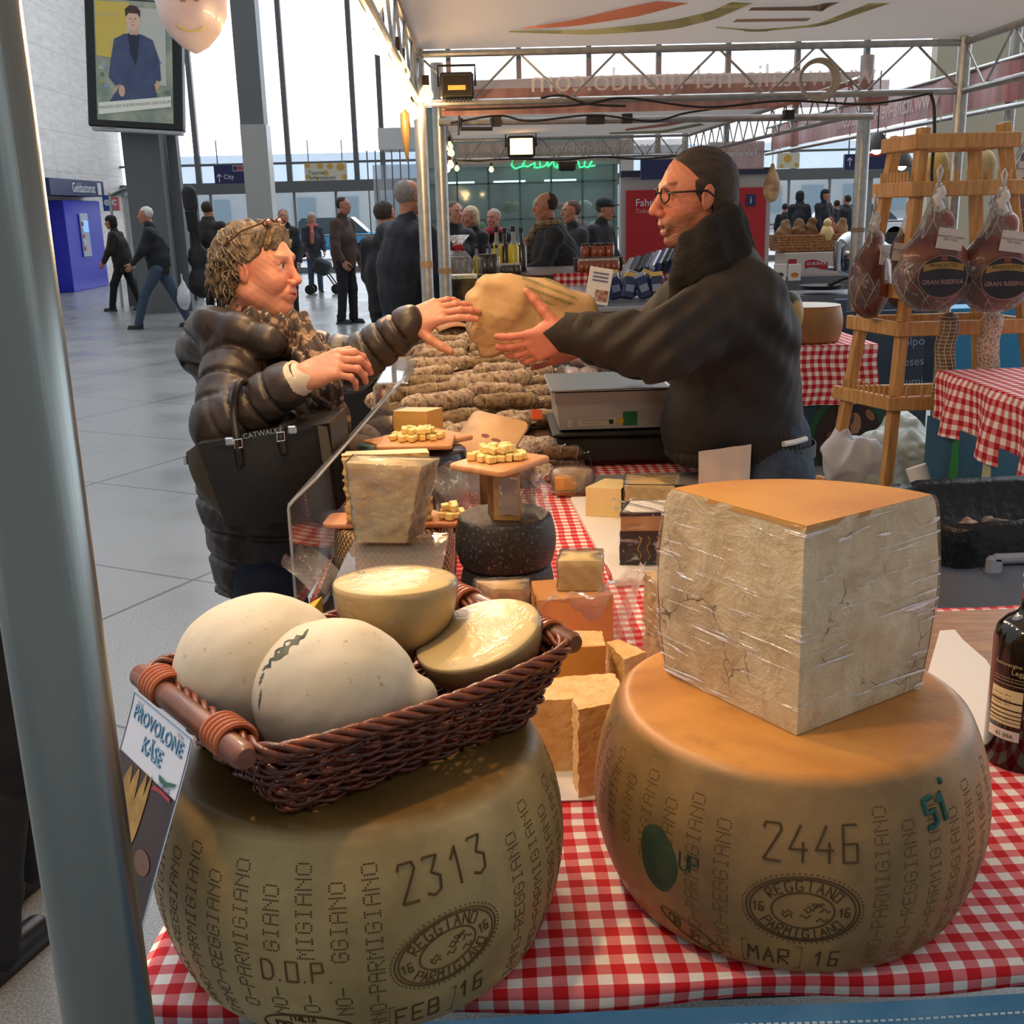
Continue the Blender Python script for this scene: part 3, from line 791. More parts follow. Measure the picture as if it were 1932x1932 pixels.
for a, b_ in (((.015, .01), (.985, .01)), ((.985, .01), (.985, .985)), ((.985, .985), (.015, .985)), ((.015, .985), (.015, .01))):
    q.tube([sgn(a[0] + (b_[0] - a[0]) * i / 12, a[1] + (b_[1] - a[1]) * i / 12, .0004) for i in range(13)], .0005, 4)
q.build('border_line', B_, sg, None)
q = MB(); q.tube([sgn(.10, .035, .0006), sgn(.20, .035, .0012)], .0006, 4); q.tube([sgn(.78, .03, .0006), sgn(.88, .03, .0012)], .0006, 4); q.build('staple', STEEL, sg, None)
# ================================================================ provolone in the basket
def bl(x, y, z): return Matrix.Rotation(BR, 3, 'Z') @ Vector((x, y, z)) + BC
RP, t, b = newmat('provolone_skin')
v = t.coord(); n1 = t.noise(v, 9, 4); n2 = t.noise(v, 130, 3)
c = t.mix(t.ramp(n1, [(.35, (0, 0, 0)), (.7, (1, 1, 1))]), lin('d2cab8'), lin('c2b599'))
c = t.mix(t.ramp(n2, [(.66, (0, 0, 0)), (.74, (.6,) * 3)]), c, lin('8c7d62'))
t.link(c, b.inputs['Base Color']); b.inputs['Roughness'].default_value = .6; t.link(t.bump(t.noise(v, 45, 4), .15, .004), b.inputs['Normal'])
CRK = mat('crack_mould', '3c4640', .9, '6a6e60', 60)
def on_mesh(me, P, d, off=.0005):
    from mathutils.bvhtree import BVHTree
    bv = BVHTree.FromPolygons([v_.co for v_ in me.vertices], [p_.vertices for p_ in me.polygons])
    out = []
    for p in P:
        h = bv.ray_cast(Vector(p), Vector(d)); 
        if h[0]: out.append(h[0] + h[1] * off)
    return out
def provolone(loc, label, r, length, rot, cracks, vox=.0035):
    o = thing('provolone', label, 'cheese', loc, rot=rot, group='whole provolone in the basket')
    s_ = SDF(); s_.ell((0, 0, 0), (r * 1.02, r, r * .98), .03); s_.ell((length * .30, 0, .004), (r * .86, r * .8, r * .8), .04)
    s_.cone((length * .5, 0, .0), (length * .5 + r * .76, 0, .002), r * .40, r * .30, .010)
    me = s_.mesh(vox, lambda P: .0012 * wn(P, 22, 3) + .0005 * wn(P, 70, 4), 'rind'); ro = link_mesh('rind', me, RP, o, 180)
    return o, me
def crack(parent, me, A, B, d, w, n=14, seed=1):
    g = random.Random(seed); A, B = Vector(A), Vector(B); side = (B - A).cross(Vector(d)).normalized(); P = []
    for i in range(n + 1):
        t_ = i / n; ww = w * math.sin(PI * (t_ * .9 + .05)) * g.uniform(.35, 1.1); c_ = A.lerp(B, t_) + side * g.uniform(-w, w) * .5
        P.append((c_ - side * ww, c_ + side * ww))
    L = on_mesh(me, [p[0] - Vector(d) * .3 for p in P], d); Rr = on_mesh(me, [p[1] - Vector(d) * .3 for p in P], d)
    m_ = min(len(L), len(Rr))
    q = MB(); q.add(L[:m_] + Rr[:m_], [(i, i + 1, m_ + i + 1, m_ + i) for i in range(m_ - 1)]); q.add(L[:m_] + Rr[:m_], [(m_ + i, m_ + i + 1, i + 1, i) for i in range(m_ - 1)]); return q.build('crack', CRK, parent, None)
pv1, me1 = provolone(bl(-.062, -.038, .073), 'cracked pale provolone at the front of the wicker basket', .069, .066, (0, R(4), R(37 - 42)), None)
dv = Matrix.Rotation(-R(-5), 3, 'Z') @ (Vector((0, .8, -.6)))
crack(pv1, me1, (-.052, 0, .012), (-.014, 0, .060), (0, .82, -.57), .0062, seed=3)
crack(pv1, me1, (-.054, 0, -.004), (-.050, 0, .010), (0, .82, -.57), .002, seed=4); crack(pv1, me1, (-.052, 0, -.03), (-.050, 0, -.008), (0, .82, -.57), .0013, seed=6)
pv2, me2 = provolone(bl(-.096, .052, .077), 'warm cream provolone behind the front one in the wicker basket', .073, .078, (0, R(-6), R(6)), None)
crack(pv2, me2, (-.062, 0, -.028), (-.006, 0, -.052), (.2, .95, -.2), .004, seed=8)
def half(loc, label, r, tilt, az, depth, roll=0):
    o = thing('provolone_half', label, 'cheese', loc, rot=(tilt, roll, az), group='cut provolone halves in the basket')
    q = MB(); prof = [(.001, -depth * 1.05)] + [(r * .28, -depth * 1.0), (r * .30, -depth * .93)] + [(r * math.sin(a) ** .72, -depth * .90 * math.cos(a)) for a in [R(x) for x in (24, 34, 44, 54, 64, 72, 80, 86, 90)]] + [(r * .985, .0012)]
    q.lathe(prof, 48, cap=False); q.build('rind', mat('smooth_rind', 'e3c78c', .4, 'd6b676', 8, sss=.1), o, 60)
    q = MB(); q.lathe([(r * .985, .0012), (r * .9, .0022), (r * .5, .0028), (.001, .003)], 48, cap=False); q.build('cut_face', PALE, o, 180)
    q = MB(); q.lathe([(a * 1.018, z_ * 1.01 - .0003) for a, z_ in prof] + [(r * .9, .0042), (r * .4, .0038), (.001, .004)], 48, cap=False, wob=lambda t_, z_: .004 * math.sin(9 * t_ + z_ * 90)); q.build('film_wrap', FILM, o, 180)
    return o
half(bl(.076, .050, .132), 'big half provolone with level cut face, film wrapped, at the back of basket', .066, R(-5), R(-5), .088)
half(bl(.116, -.040, .087), 'half provolone with tilted shiny cut face at the basket right end', .067, R(8), R(0), .06, R(-15))
# ================================================================ olive oil bottle, papers
ob = thing('olive_oil_bottle', 'dark olive oil bottle with green cap and Italian coloured neck band', 'bottle', (.706, 1.32, TZ + .003))
GL = mat('dark_green_glass', '0a0e08', .1, spec=.5, coat=.3)
q = MB(); q.lathe([(.001, 0), (.044, 0), (.0465, .004), (.0465, .165), (.046, .175), (.043, .188), (.034, .199), (.022, .207), (.0175, .216), (.0165, .235), (.0158, .262)], 48); q.build('glass_body', GL, ob)
q = MB(); q.lathe([(.0166, .228), (.0169, .228), (.0166, .243), (.0163, .243)], 32, cap=False); q.build('red_band', mat('band_red', '9c1420', .4), ob)
q = MB(); q.lathe([(.0164, .243), (.0166, .243), (.0162, .256), (.016, .256)], 32, cap=False); q.build('white_band', mat('band_white', 'e8e0d8', .4), ob)
q = MB(); q.lathe([(.0162, .256), (.0182, .257), (.0182, .259), (.0162, .260)], 32, cap=False); q.build('collar', mat('pale_gold', 'c9b070', .4), ob)
q = MB(); q.lathe([(.0158, .260), (.0160, .260), (.0155, .280), (.014, .282), (.001, .282)], 32, cap=False); q.build('cap', mat('cap_green', '0f4a28', .35), ob)
lb0 = face(Vector((.706, 1.32, 0)))
def bt(u, z, off=.0004): a = lb0 + u / .0465; return ((.0465 + off) * math.cos(a), (.0465 + off) * math.sin(a), z)
def blabel(name, u0, u1, z0, z1, m, off=.0004):
    q = MB(); q.grid(lambda u, v: bt(u0 + (u1 - u0) * u, z0 + (z1 - z0) * v, off), 10, 1); return q.build(name, m, ob, 180)
lbm = mat('label_cream', 'cfc79a', .5)
BLK = mat('label_black', '16150f', .4)
for z0, z1 in ((.098, .114), (.087, .0955), (.0805, .085), (.0750, .079), (.0695, .0735), (.0645, .0685)): blabel('label_panel', -.048, -.003, z0, z1, lbm)
blabel('label_panel', -.048, -.003, .044, .058, mat('label_white', 'd8d4cc', .5))
blabel('barcode_panel', .0, .022, .078, .112, mat('label_white', 'd8d4cc', .5))
q = MB()
for i in range(16): q.grid(lambda u, v, i=i: bt(.003 + .016 * u, .082 + i * .0018 + v * (.0011 if i % 3 else .0006), .0008), 3, 1)
q.build('barcode', BLK, ob, 180)
def btext(s, size, u, z, m, off=.0009, al='LEFT'):
    me = text_mesh(s, size, align=al)
    for vv in me.vertices: vv.co = bt(u + vv.co.x, z + vv.co.y, off)
    me.materials.clear(); link_mesh('lettering', me, m, ob, None)
GO = mat('label_gold_print', 'b8ad84', .5)
btext('Extravergine di Oliva Italiano', .0075, -.045, .148, GO); btext('Leggero', .010, -.02, .139, GO)
for i, z in enumerate((.130, .126, .121)): btext('prodotto ottenuto direttamente dalle olive', .0032, -.045, z, GO)
btext('01 09A', .008, -.034, .050, BLK); btext('1 L  e', .008, .003, .068, GO)
for i in range(6): btext('energia grassi   100 ml', .003, -.045, .106 - i * .0065, BLK, .0006)
pp = MB(); pl_ = [atz(1772, 1205, TZ), atz(1800, 1203, TZ), atz(1815, 1222, TZ), atz(1860, 1262, TZ), atz(1900, 1330, TZ), atz(1880, 1420, TZ), atz(1760, 1440, TZ), atz(1745, 1300, TZ)]
pp.prism([(p.x, p.y) for p in pl_], .002, Matrix.Translation((0, 0, TZ + .013))); tag(pp.build('paper_sheet', PAPER, None), 'white paper sheet lying on wooden board behind the oil bottle', 'paper')
pp = MB(); pp.box((.95, 1.67, TZ + .008), (.62, .36, .010), bev=.002); tag(pp.build('wooden_board', mat('brown_board', 'b08250', .45, '8f6438', 14, stretch=(1, 5, 1)), None), 'varnished brown wooden board behind the oil bottle', 'board')
# ================================================================ cheeses on the counter
def wedge(name, label, cat, loc, rz, pts, h, m, top=None, rind=None, film=None, jag=.0008, group=None, tilt=0):
    """vertical-sided piece cut from a wheel; pts the plan outline, last edge = rind"""
    o = thing(name, label, cat, loc, rot=(tilt, 0, rz), group=group)
    P = []
    n = len(pts)
    for i in range(n):
        a, b_ = Vector(pts[i]), Vector(pts[(i + 1) % n]); k = max(2, int((b_ - a).length / .006))
        for j in range(k): P.append(a.lerp(b_, j / k))
    g = random.Random(len(label)); nz = max(2, int(h / .006)); vs = []; m_ = len(P)
    cx = sum(p.x for p in P) / m_; cy = sum(p.y for p in P) / m_
    for k in range(nz + 1):
        for p in P:
            j_ = jag if 0 < k < nz else 0
            vs.append((p.x + g.gauss(0, jag), p.y + g.gauss(0, jag), h * k / nz + g.gauss(0, j_ * .5) + (.5 * jag * math.sin(p.x * 90) if k == nz else 0)))
    vs.append((cx, cy, h)); 
    fs = [(k * m_ + i, k * m_ + (i + 1) % m_, (k + 1) * m_ + (i + 1) % m_, (k + 1) * m_ + i) for k in range(nz) for i in range(m_)] + [tuple(range(m_))[::-1]] + [(nz * m_ + i, nz * m_ + (i + 1) % m_, len(vs) - 1) for i in range(m_)]
    ar = sum(P[i].x * P[(i + 1) % m_].y - P[(i + 1) % m_].x * P[i].y for i in range(m_))
    if ar < 0: fs = [f[::-1] for f in fs]
    q = MB(); q.add(vs, fs); q.build('paste', m, o, 50)
    if rind:
        q = MB(); off = .0016; a, b_ = Vector(pts[-1]), Vector(pts[0]); c0 = Vector((cx, cy)); nrm = Vector((b_.y - a.y, a.x - b_.x)).normalized()
        if nrm.dot((a + b_) / 2 - c0) < 0: nrm = -nrm
        q.grid(lambda u, v: ((a.lerp(b_, u) + nrm * (off + .25 * (b_ - a).length * u * (1 - u) * .5)).x, (a.lerp(b_, u) + nrm * (off + .125 * (b_ - a).length * u * (1 - u))).y, h * v), 12, 5)
        c = MB()
        ring = [a.lerp(b_, i / 12) + nrm * (off + .125 * (b_ - a).length * (i / 12) * (1 - i / 12)) for i in range(13)]
        R2 = [a.lerp(b_, i / 12) - nrm * .001 for i in range(13)][::-1]
        q = MB(); q.prism([(p.x, p.y) for p in ring + R2], h + .001); q.build('rind', rind, o, 50)
    if top:
        q = MB(); q.prism([(p.x + (cx - p.x) * -.006, p.y + (cy - p.y) * -.006) for p in P], .0012, Matrix.Translation((0, 0, h))); q.build('top_rind', top, o, 50)
    if film:
        q = MB(); F_ = []
        for k in range(nz + 1):
            for i, p in enumerate(P): d = Vector((p.x - cx, p.y - cy)).normalized() * (.003 + .0018 * math.sin(i * 1.3 + k * 1.1)); F_.append((p.x + d.x, p.y + d.y, h * k / nz + (.004 if k == nz else 0)))
        F_.append((cx, cy, h + .005)); q.add(F_, [f for f in fs if len(f) < 5]); q.build('film_wrap', film, o, 180)
    return o
def px(x, y, z): return atz(x, y, z)
def quadpts(c, *ps): return [(p[0] - c[0], p[1] - c[1]) for p in ps]
BLKR = mat('black_rind', '1c1712', .55, '34291d', 60, .4, 120)
GREYR = mat('mould_rind', '6a5a4e', .8, '9a8c80', 50, .3, 120)
GR = 'parmesan chunks between the two wheels'
wedge('parmesan_chunk', 'broad parmesan slab standing behind the narrow chunk between the wheels', 'cheese', (.105, 1.37, TZ + .003), R(4), [(-.075, -.035), (.072, -.045), (.068, .035), (-.07, .03)], .106, CUT, group=GR)
wedge('parmesan_chunk', 'narrow parmesan chunk nearest on the cloth between the wheels', 'cheese', (.133, 1.285, TZ + .003), R(12), [(-.030, -.020), (.033, -.016), (.030, .016), (-.026, .018)], .125, CUT, group=GR)
wedge('parmesan_chunk', 'parmesan block with visible rind edge behind the broad slab', 'cheese', (.112, 1.50, TZ + .003), R(-2), [(.055, -.03), (.055, .03), (-.06, .035), (-.055, -.03)][::1], .122, CUT, rind=RINDO, group=GR)
wedge('parmesan_chunk', 'small slanting parmesan end piece beside the rindy block', 'cheese', (.200, 1.505, TZ + .003), R(20), [(-.018, -.03), (.022, -.02), (.010, .04), (-.012, .04)], .100, CUT, group=GR)
q = MB(); q.box((.13, 1.37, TZ + .0035), (.17, .23, .002)); tag(q.build('paper_sheet', PAPER), 'white paper under the parmesan chunks between the wheels', 'paper')
bw = wedge('cheese_piece', 'orange rinded cheese piece inside an open plastic bag beyond the chunks', 'cheese', (.142, 1.765, TZ + .003), R(8), [(-.07, -.05), (.06, -.05), (.055, .05), (-.06, .05)], .108, mat('orange_paste', 'e0a468', .4, 'd6935a', 6, .04, 40, sss=.1), film=None, jag=.0004)
wedge('cheese_cube_block', 'pale yellow cheese block sitting on the bagged orange piece', 'cheese', (.158, 1.775, TZ + .112), R(-6), [(-.036, -.03), (.036, -.03), (.036, .028), (-.030, .03)], .052, PALE, film=FILM, jag=.0003)
q = MB()
def bagf(u, v):
    a = v * PI * 1.0; s_ = u
    return (.085 + .165 * s_ , 1.72 + .03 * math.cos(a) + .02 * math.sin(s_ * 9), TZ + .006 + (.10 + .055 * s_) * math.sin(a * .5) * 1.0 + .006 * math.sin(s_ * 22 + v * 7) + .004 * math.sin(v * 19))
q.grid(bagf, 30, 20); q.grid(lambda u, v: (.21 + .05 * u, 1.70 + .07 * v + .012 * math.sin(u * 8 + v * 5), TZ + .01 + .16 * (1 - v * .25) * u + .02 * v), 16, 12)
tag(q.build('plastic_bag', FILMC, None, 180), 'open clear plastic bag around the orange rinded piece', 'bag')
wedge('cheese_wedge', 'brown rinded cheese piece hidden under the wrapped triangle', 'cheese', (.022, 1.72, TZ + .003), 0, [(-.05, -.03), (.05, -.03), (.04, .035), (-.04, .035)], .078, CUT)
wedge('wrapped_wedge', 'film wrapped cheese triangle with grey mouldy rind before the black cheeses', 'cheese', (.022, 1.715, TZ + .083), R(-20), [(-.045, .0), (.0, -.035), (.045, -.02), (.04, .03)], .058, mat('tan_paste', 'd9b480', .5, 'cda26c', 30, .1, 80), rind=GREYR, film=FILM, jag=.0008)
# black cheese stack
def small_wheel(name, label, loc, r, h, m, bulge=.006, group=None, top=None, rz=0):
    o = thing(name, label, 'cheese', loc, rz, group=group)
    P = [(.001, 0), (r * .9, 0), (r - .004, .003)] + [(r - .002 + bulge * math.sin(PI * k / 10), .006 + (h - .012) * k / 10) for k in range(11)] + [(r - .004, h - .003), (r * .9, h)]
    q = MB(); q.lathe(P + ([(.001, h + .001)] if not top else []), 64, wob=lambda t_, z_: .006 * math.sin(3 * t_ + z_ * 20 + r * 50)); q.build('rind', m, o, 180)
    if top: q = MB(); q.lathe([(r * .9, h), (r * .5, h + .0008), (.001, h + .001)], 48, cap=False); q.build('top_rind', top, o, 180)
    return o
BR_, t, b = newmat('black_crust'); v = t.coord(); n = t.noise(v, 150, 4, .7); c = t.mix(t.ramp(n, [(.56, (0, 0, 0)), (.66, (.8,) * 3)]), lin('1d1712'), lin('7e7466'))
n2 = t.noise(v, 12, 3); c = t.mix(t.ramp(n2, [(.45, (0, 0, 0)), (.7, (.6,) * 3)]), c, lin('3b2e20')); t.link(c, b.inputs['Base Color']); b.inputs['Roughness'].default_value = .5; t.link(t.bump(n, .4, .006), b.inputs['Normal'])
small_wheel('black_cheese', 'black crusted cheese wheel lying lowest in the dark stack', (.038, 1.95, TZ + .003), .084, .096, BR_, group='black cheese stack')
small_wheel('black_cheese', 'black crusted cheese wheel on top of the dark stack, orange spot', (.036, 1.95, TZ + .100), .088, .094, BR_, .007, group='black cheese stack', top=mat('brown_crust_top', '4a3b2c', .6, '2b221a', 30, .2, 90), rz=1)
q = MB(); q.ball((.066, 1.866, TZ + .152), (.007, .003, .006), 8, 5)
zt = TZ + .1955
wedge('cheese_block', 'upright cheese wedge standing on the black cheeses, carrying a sample board', 'cheese', (.040, 1.93, zt), R(25), [(-.034, -.015), (.005, -.045), (.032, .028), (-.02, .035)], .088, mat('olive_rind_paste', 'b08e58', .5, '8d6b3a', 8, .05, 60), rind=mat('brown_rind2', '8a5a34', .5, '6a4428', 30), film=None, jag=.0003)
q = MB(); q.grid(lambda u, v: (.066 + .05 * u + .008 * math.sin(v * 14), 1.92 + .03 * math.sin(u * 7) , zt + .004 + .082 * v + .004 * math.sin(u * 17 + v * 9)), 14, 18); q.grid(lambda u, v: (.052 + .04 * math.cos(u * 5), 1.925 + .034 * math.sin(u * 5), zt + .01 + .07 * v + .003 * math.sin(u * 23)), 20, 8)
tag(q.build('crumpled_film', FILMW, None, 180), 'crumpled clear film hanging beside the wedge on the black cheeses', 'film')
def board(label, c, z, w, d, rz, rot=None, m=None, r=.015, th=.011, name='serving_board'):
    q = MB(); P = rounded(w, d, r, 5); n = len(P); e = .002
    I = [(x * (1 - 2 * e / w), y * (1 - 2 * e / d)) for x, y in P]
    vs = [(*p, 0) for p in I] + [(*p, e) for p in P] + [(*p, th - e) for p in P] + [(*p, th) for p in I]
    q.add(vs, [tuple(range(n))[::-1], tuple(range(3 * n, 4 * n))] + [(k * n + i, k * n + (i + 1) % n, (k + 1) * n + (i + 1) % n, (k + 1) * n + i) for k in range(3) for i in range(n)])
    o = q.build(name, m or BOARD, None, 50); o.location = (c[0], c[1], z); o.rotation_euler = rot or (0, 0, rz); tag(o, label, 'board'); return o
CUBEP = []
def cubes(c, z, n, rx_, ry_, rz, label, group, s=.017, seed=1, m=None):
    g = random.Random(seed)
    if not CUBEP:
        for k in range(4):
            q = MB(); q.box((0, 0, .0), (.017 * g.uniform(.8, 1.2), .017 * g.uniform(.8, 1.1), .015 * g.uniform(.8, 1.1)), bev=.0015); [q.v.__setitem__(i_, tuple(c_ * .86 for c_ in v_)) for i_, v_ in enumerate(q.v)]; CUBEP.append(q.mesh('cheese_cube'))
            CUBEP[-1].materials.append(CUBE)
    pos = []
    for i in range(n):
        for tr in range(30):
            a = g.uniform(0, 2 * PI); r = math.sqrt(g.random()); x, y = rx_ * r * math.cos(a), ry_ * r * math.sin(a)
            lv = 0 if i < n * .62 else 1
            lim = .0145 if lv == 0 else .015
            if lv: x *= .6; y *= .6
            if all(math.hypot(x - p[0], y - p[1]) > lim or p[2] != lv for p in pos): break
        pos.append((x, y, lv))
        o = bpy.data.objects.new('cheese_cube', CUBEP[i % 4]); COL.objects.link(o)
        o.location = (c[0] + x * math.cos(rz) - y * math.sin(rz), c[1] + x * math.sin(rz) + y * math.cos(rz), z + .0075 + lv * .0135)
        o.rotation_euler = (g.uniform(-.08, .08) if not lv else g.uniform(-.3, .3), g.uniform(-.08, .08), g.uniform(0, 3)); tag(o, label, 'cheese cube', group)
pb = px(941, 860, zt + .09)
board('light wooden sample board balanced on the wedge over the black cheeses', (.030, 1.945), zt + .0895, .150, .125, R(52), r=.014)
cubes((.024, 1.950), zt + .1005, 34, .052, .036, R(5), 'small yellow cheese cube heaped on the board above the black cheeses', 'cheese cubes on the near board')
# canestrato with basket-marked side
CN, t, b = newmat('canestrato_rind'); v = t.coord(); sx = t.new('ShaderNodeSeparateXYZ'); t.link(v, sx.inputs[0])
ang = t.math('ARCTAN2', sx.outputs[1], sx.outputs[0]); sn = t.math('SINE', t.math('MULTIPLY', ang, 60)); s2 = t.math('SINE', t.math('MULTIPLY', sx.outputs[2], 420)); pat = t.math('MULTIPLY', sn, s2)
n = t.noise(v, 18, 4); f = t.math('ADD', t.math('MULTIPLY', pat, .25), n); c = t.mix(t.ramp(f, [(.38, (0, 0, 0)), (.62, (1, 1, 1))]), lin('3a2615'), lin('b98e55'))
t.link(c, b.inputs['Base Color']); b.inputs['Roughness'].default_value = .35; t.link(t.bump(pat, .5, .006), b.inputs['Normal'])
q = MB(); q.box((-.20, 2.08, TZ + .006), (.27, .60, .006), bev=.002); tag(q.build('dark_sheet', mat('dark_sheet', '2a1d16', .5)), 'added thin dark sheet under the basket marked cheese', 'tray')  # dark sheet added so the area behind the guard reads dark
cw = small_wheel('basket_marked_cheese', 'brown cheese wheel with woven basket marks behind the acrylic shelf', (-.185, 2.14, TZ + .0095), .118, .1255, CN, .006, top=mat('label_top', 'b0895c', .3, '5a4432', 40, coat=.5))
q = MB(); q.lathe([(.001, .1335), (.045, .1335), (.045, .1345), (.001, .1348)], 32); q.build('printed_label', mat('dark_label', '2c2a2c', .3, 'a89c8c', 60), cw, 180)
board('pinkish board with pale cheese bits crossing the basket marked wheel', (-.175, 2.115), TZ + .1365, .285, .085, R(-5), m=mat('pink_board', 'd99a70', .5, 'c98558', 10))
cubes((-.065, 2.105), TZ + .149, 12, .022, .03, 0, 'small pale cheese bit at the end of the pinkish board', 'cheese bits on the pinkish board', seed=3)
wedge('parmesan_wedge', 'jagged sided parmesan wedge standing behind the film wrapped one', 'cheese', (-.185, 2.10, TZ + .1485), R(3), [(-.085, -.02), (.080, -.025), (.075, .015), (-.08, .018)], .135, CUT, top=mat('sunny_rind', 'e6ad6c', .4), jag=.0024)
pw = thing('parmesan_wedge', 'film wrapped parmesan wedge tapering to a point on the acrylic shelf', 'cheese', (-.170, 1.955, 1.002), R(-3))
q = MB(); P0 = [(-.066, -.02, 0), (.028, -.03, -.0), (.050, .03, 0), (-.064, .03, 0)]; P1 = [(-.073, -.028, .150), (.062, -.034, .142), (.088, .03, .142), (-.07, .034, .150)]
NZ = 16
def wf(k, i, nn=14):
    a = Vector(P0[k]).lerp(Vector(P0[(k + 1) % 4]), i / nn); b_ = Vector(P1[k]).lerp(Vector(P1[(k + 1) % 4]), i / nn); return a, b_
ring = [(k, i) for k in range(4) for i in range(14)]; g = random.Random(4); vs = []
for j in range(NZ + 1):
    for k, i in ring:
        a, b_ = wf(k, i); p = a.lerp(b_, j / NZ); e = .0013 if 0 < j < NZ else .0003; vs.append((p.x + g.gauss(0, e), p.y + g.gauss(0, e), p.z))
m_ = len(ring); fs = [(j * m_ + i, j * m_ + (i + 1) % m_, (j + 1) * m_ + (i + 1) % m_, (j + 1) * m_ + i) for j in range(NZ) for i in range(m_)]
q.add(vs, fs + [tuple(range(m_))[::-1], tuple(NZ * m_ + i for i in range(m_))]); q.build('paste', mat('wrapped_paste', 'f4e0b2', .5, 'dcc08c', 20, .3, 60), pw, 50)
q = MB(); q.add([(p[0] * 1.03, p[1] * 1.08, p[2] * 1.01 + .001) for p in vs], fs + [tuple(NZ * m_ + i for i in range(m_))]); q.build('film_wrap', FILM, pw, 180)
# acrylic shelf and guards
def sheet(pts, w_, th=.004, axis=(1, 0, 0)):
    """bent sheet: profile pts in 3D swept along w_"""
    q = MB(); W_ = Vector(w_); P = [Vector(p) for p in pts]; O = []
    for i, p in enumerate(P):
        d = (P[min(i + 1, len(P) - 1)] - P[max(i - 1, 0)]).normalized(); O.append(p + d.cross(W_.normalized()) * th)
    n = len(P); vs = P + O + [p + W_ for p in P] + [p + W_ for p in O]
    fs = [(i, i + 1, n + i + 1, n + i) for i in range(n - 1)] + [(2 * n + i + 1, 2 * n + i, 3 * n + i, 3 * n + i + 1) for i in range(n - 1)] + [(i + 1, i, 2 * n + i, 2 * n + i + 1) for i in range(n - 1)] + [(n + i, n + i + 1, 3 * n + i + 1, 3 * n + i) for i in range(n - 1)]
    fs += [(0, n, 3 * n, 2 * n), (n - 1, 3 * n - 1, 4 * n - 1, 2 * n - 1)]
    q.add(vs, fs); return q
q = sheet([(-.255, 1.735, TZ + .003), (-.255, 1.735, .985), (-.254, 1.738, .992), (-.252, 1.745, .996), (-.245, 2.005, .996)], (.175, -.004, 0))
tag(q.build('acrylic_shelf', ACR, None, 30), 'bent clear acrylic shelf under the film wrapped parmesan wedge', 'shelf')
ag = thing('acrylic_guard', 'tall clear acrylic guard along the customer side of the cheeses', 'guard', (-.362, 1.98, 0))
q = sheet([(0, 0, TZ + .003), (0, 0, 1.055), (.002, 0, 1.066), (.010, 0, 1.074), (.055, .01, 1.11)], (.086, 1.30, 0)); q.build('bent_sheet', ACR, ag, 30)
q = MB(); q.tube([(0, 0, TZ), (0, 0, 1.06), (.01, 0, 1.073), (.053, .01, 1.111), (.053 + .086, 1.31, 1.11)], .0028, 6); q.tube([(0.001, 0, 1.065), (.086, 1.3, 1.065)], .0025, 6); q.build('polished_edge', mat('acrylic_edge', 'c8cac8', .15, alpha=.6), ag, 60)
q = MB(); q.prism([(-.335, 1.83), (-.31, 1.81), (-.30, 1.90)], .06, Matrix.Translation((0, 0, TZ + .003))); tag(q.build('yellow_card', mat('yellow_card', 'd8b62c', .6)), 'yellow card folded behind the acrylic guard', 'card')
q = MB(); q.grid(lambda u, v: (-.345 + .03 * math.sin(v * 5) + .035 * u, 1.94 + .12 * u + .01 * math.sin(v * 11), TZ + .004 + .12 * v + .008 * math.sin(u * 13)), 12, 16); tag(q.build('crumpled_film', FILMW, None, 180), 'crumpled clear film pushed between guard and basket marked cheese', 'film')
# second group: black wrapped wheel with boards
bk2 = small_wheel('black_wrapped_cheese', 'glossy black wrapped cheese under the board of yellow cubes', (-.135, 2.56, TZ + .003), .098, .19, mat('black_wrap', '0e0e10', .2, '2c2c30', 12, .6, 26, coat=.6), .004)
small_wheel('blue_green_cheese', 'small blue green wrapped cheese beside the glossy black one', (-.265, 2.60, TZ + .003), .035, .195, mat('teal_wrap', '4c6a70', .5), .001)
q = MB(); q.grid(lambda u, v: (-.20 + .19 * u, 2.44 + .03 * math.sin(u * 6) + .012 * math.sin(v * 9), TZ + .05 + .13 * v + .012 * math.sin(u * 15 + v * 4)), 24, 12); tag(q.build('crumpled_film', FILMW, None, 180), 'crumpled clear film over the front of the glossy black cheese', 'film')
board('wide wooden board turned cornerwise under the yellow cube board', (-.155, 2.625), TZ + .1945, .215, .16, R(40), r=.006)
board('small wooden board heaped with yellow cubes on the wide board', (-.155, 2.54), TZ + .206, .175, .135, R(-3), r=.010)
cubes((-.155, 2.555), TZ + .2175, 46, .062, .046, 0, 'yellow cheese cube heaped on the small board beside the customer', 'cheese cubes on the far board', seed=8)
wedge('cheese_wedge', 'tall yellow cheese slice with dark blue label behind the cube board', 'cheese', (-.155, 2.80, TZ + .003), R(-8), [(-.07, -.02), (.02, -.03), (.05, .03), (-.045, .04)], .240, mat('yellow_paste', 'dcb066', .5, 'd0a055', 6), rind=mat('blue_label', '22404e', .3, '3f6a78', 30), jag=.0003)
tb = board('wooden board with a burnt brand mark leaning against the salami', (.018, 2.80), TZ + .160, .17, .15, 0, rot=(R(38), R(8), R(-32)), r=.02, m=mat('pale_board', 'd9b184', .5, 'caa070', 8))
q = MB(); q.prism(blob(-.01, 0, .012, .006), .0006, Matrix.Translation((0, 0, .011))); q.prism(blob(.025, -.005, .014, .005), .0006, Matrix.Translation((0, 0, .011))); q.build('burnt_mark', mat('burnt_brown', '7a3a2a', .6), tb, None)
q = MB(); q.box((.01, 2.80, TZ + .065), (.11, .12, .12)); tag(q.build('cardboard_box', mat('dull_card', '6b5238', .8)), 'plain brown box propping up the branded board', 'box')
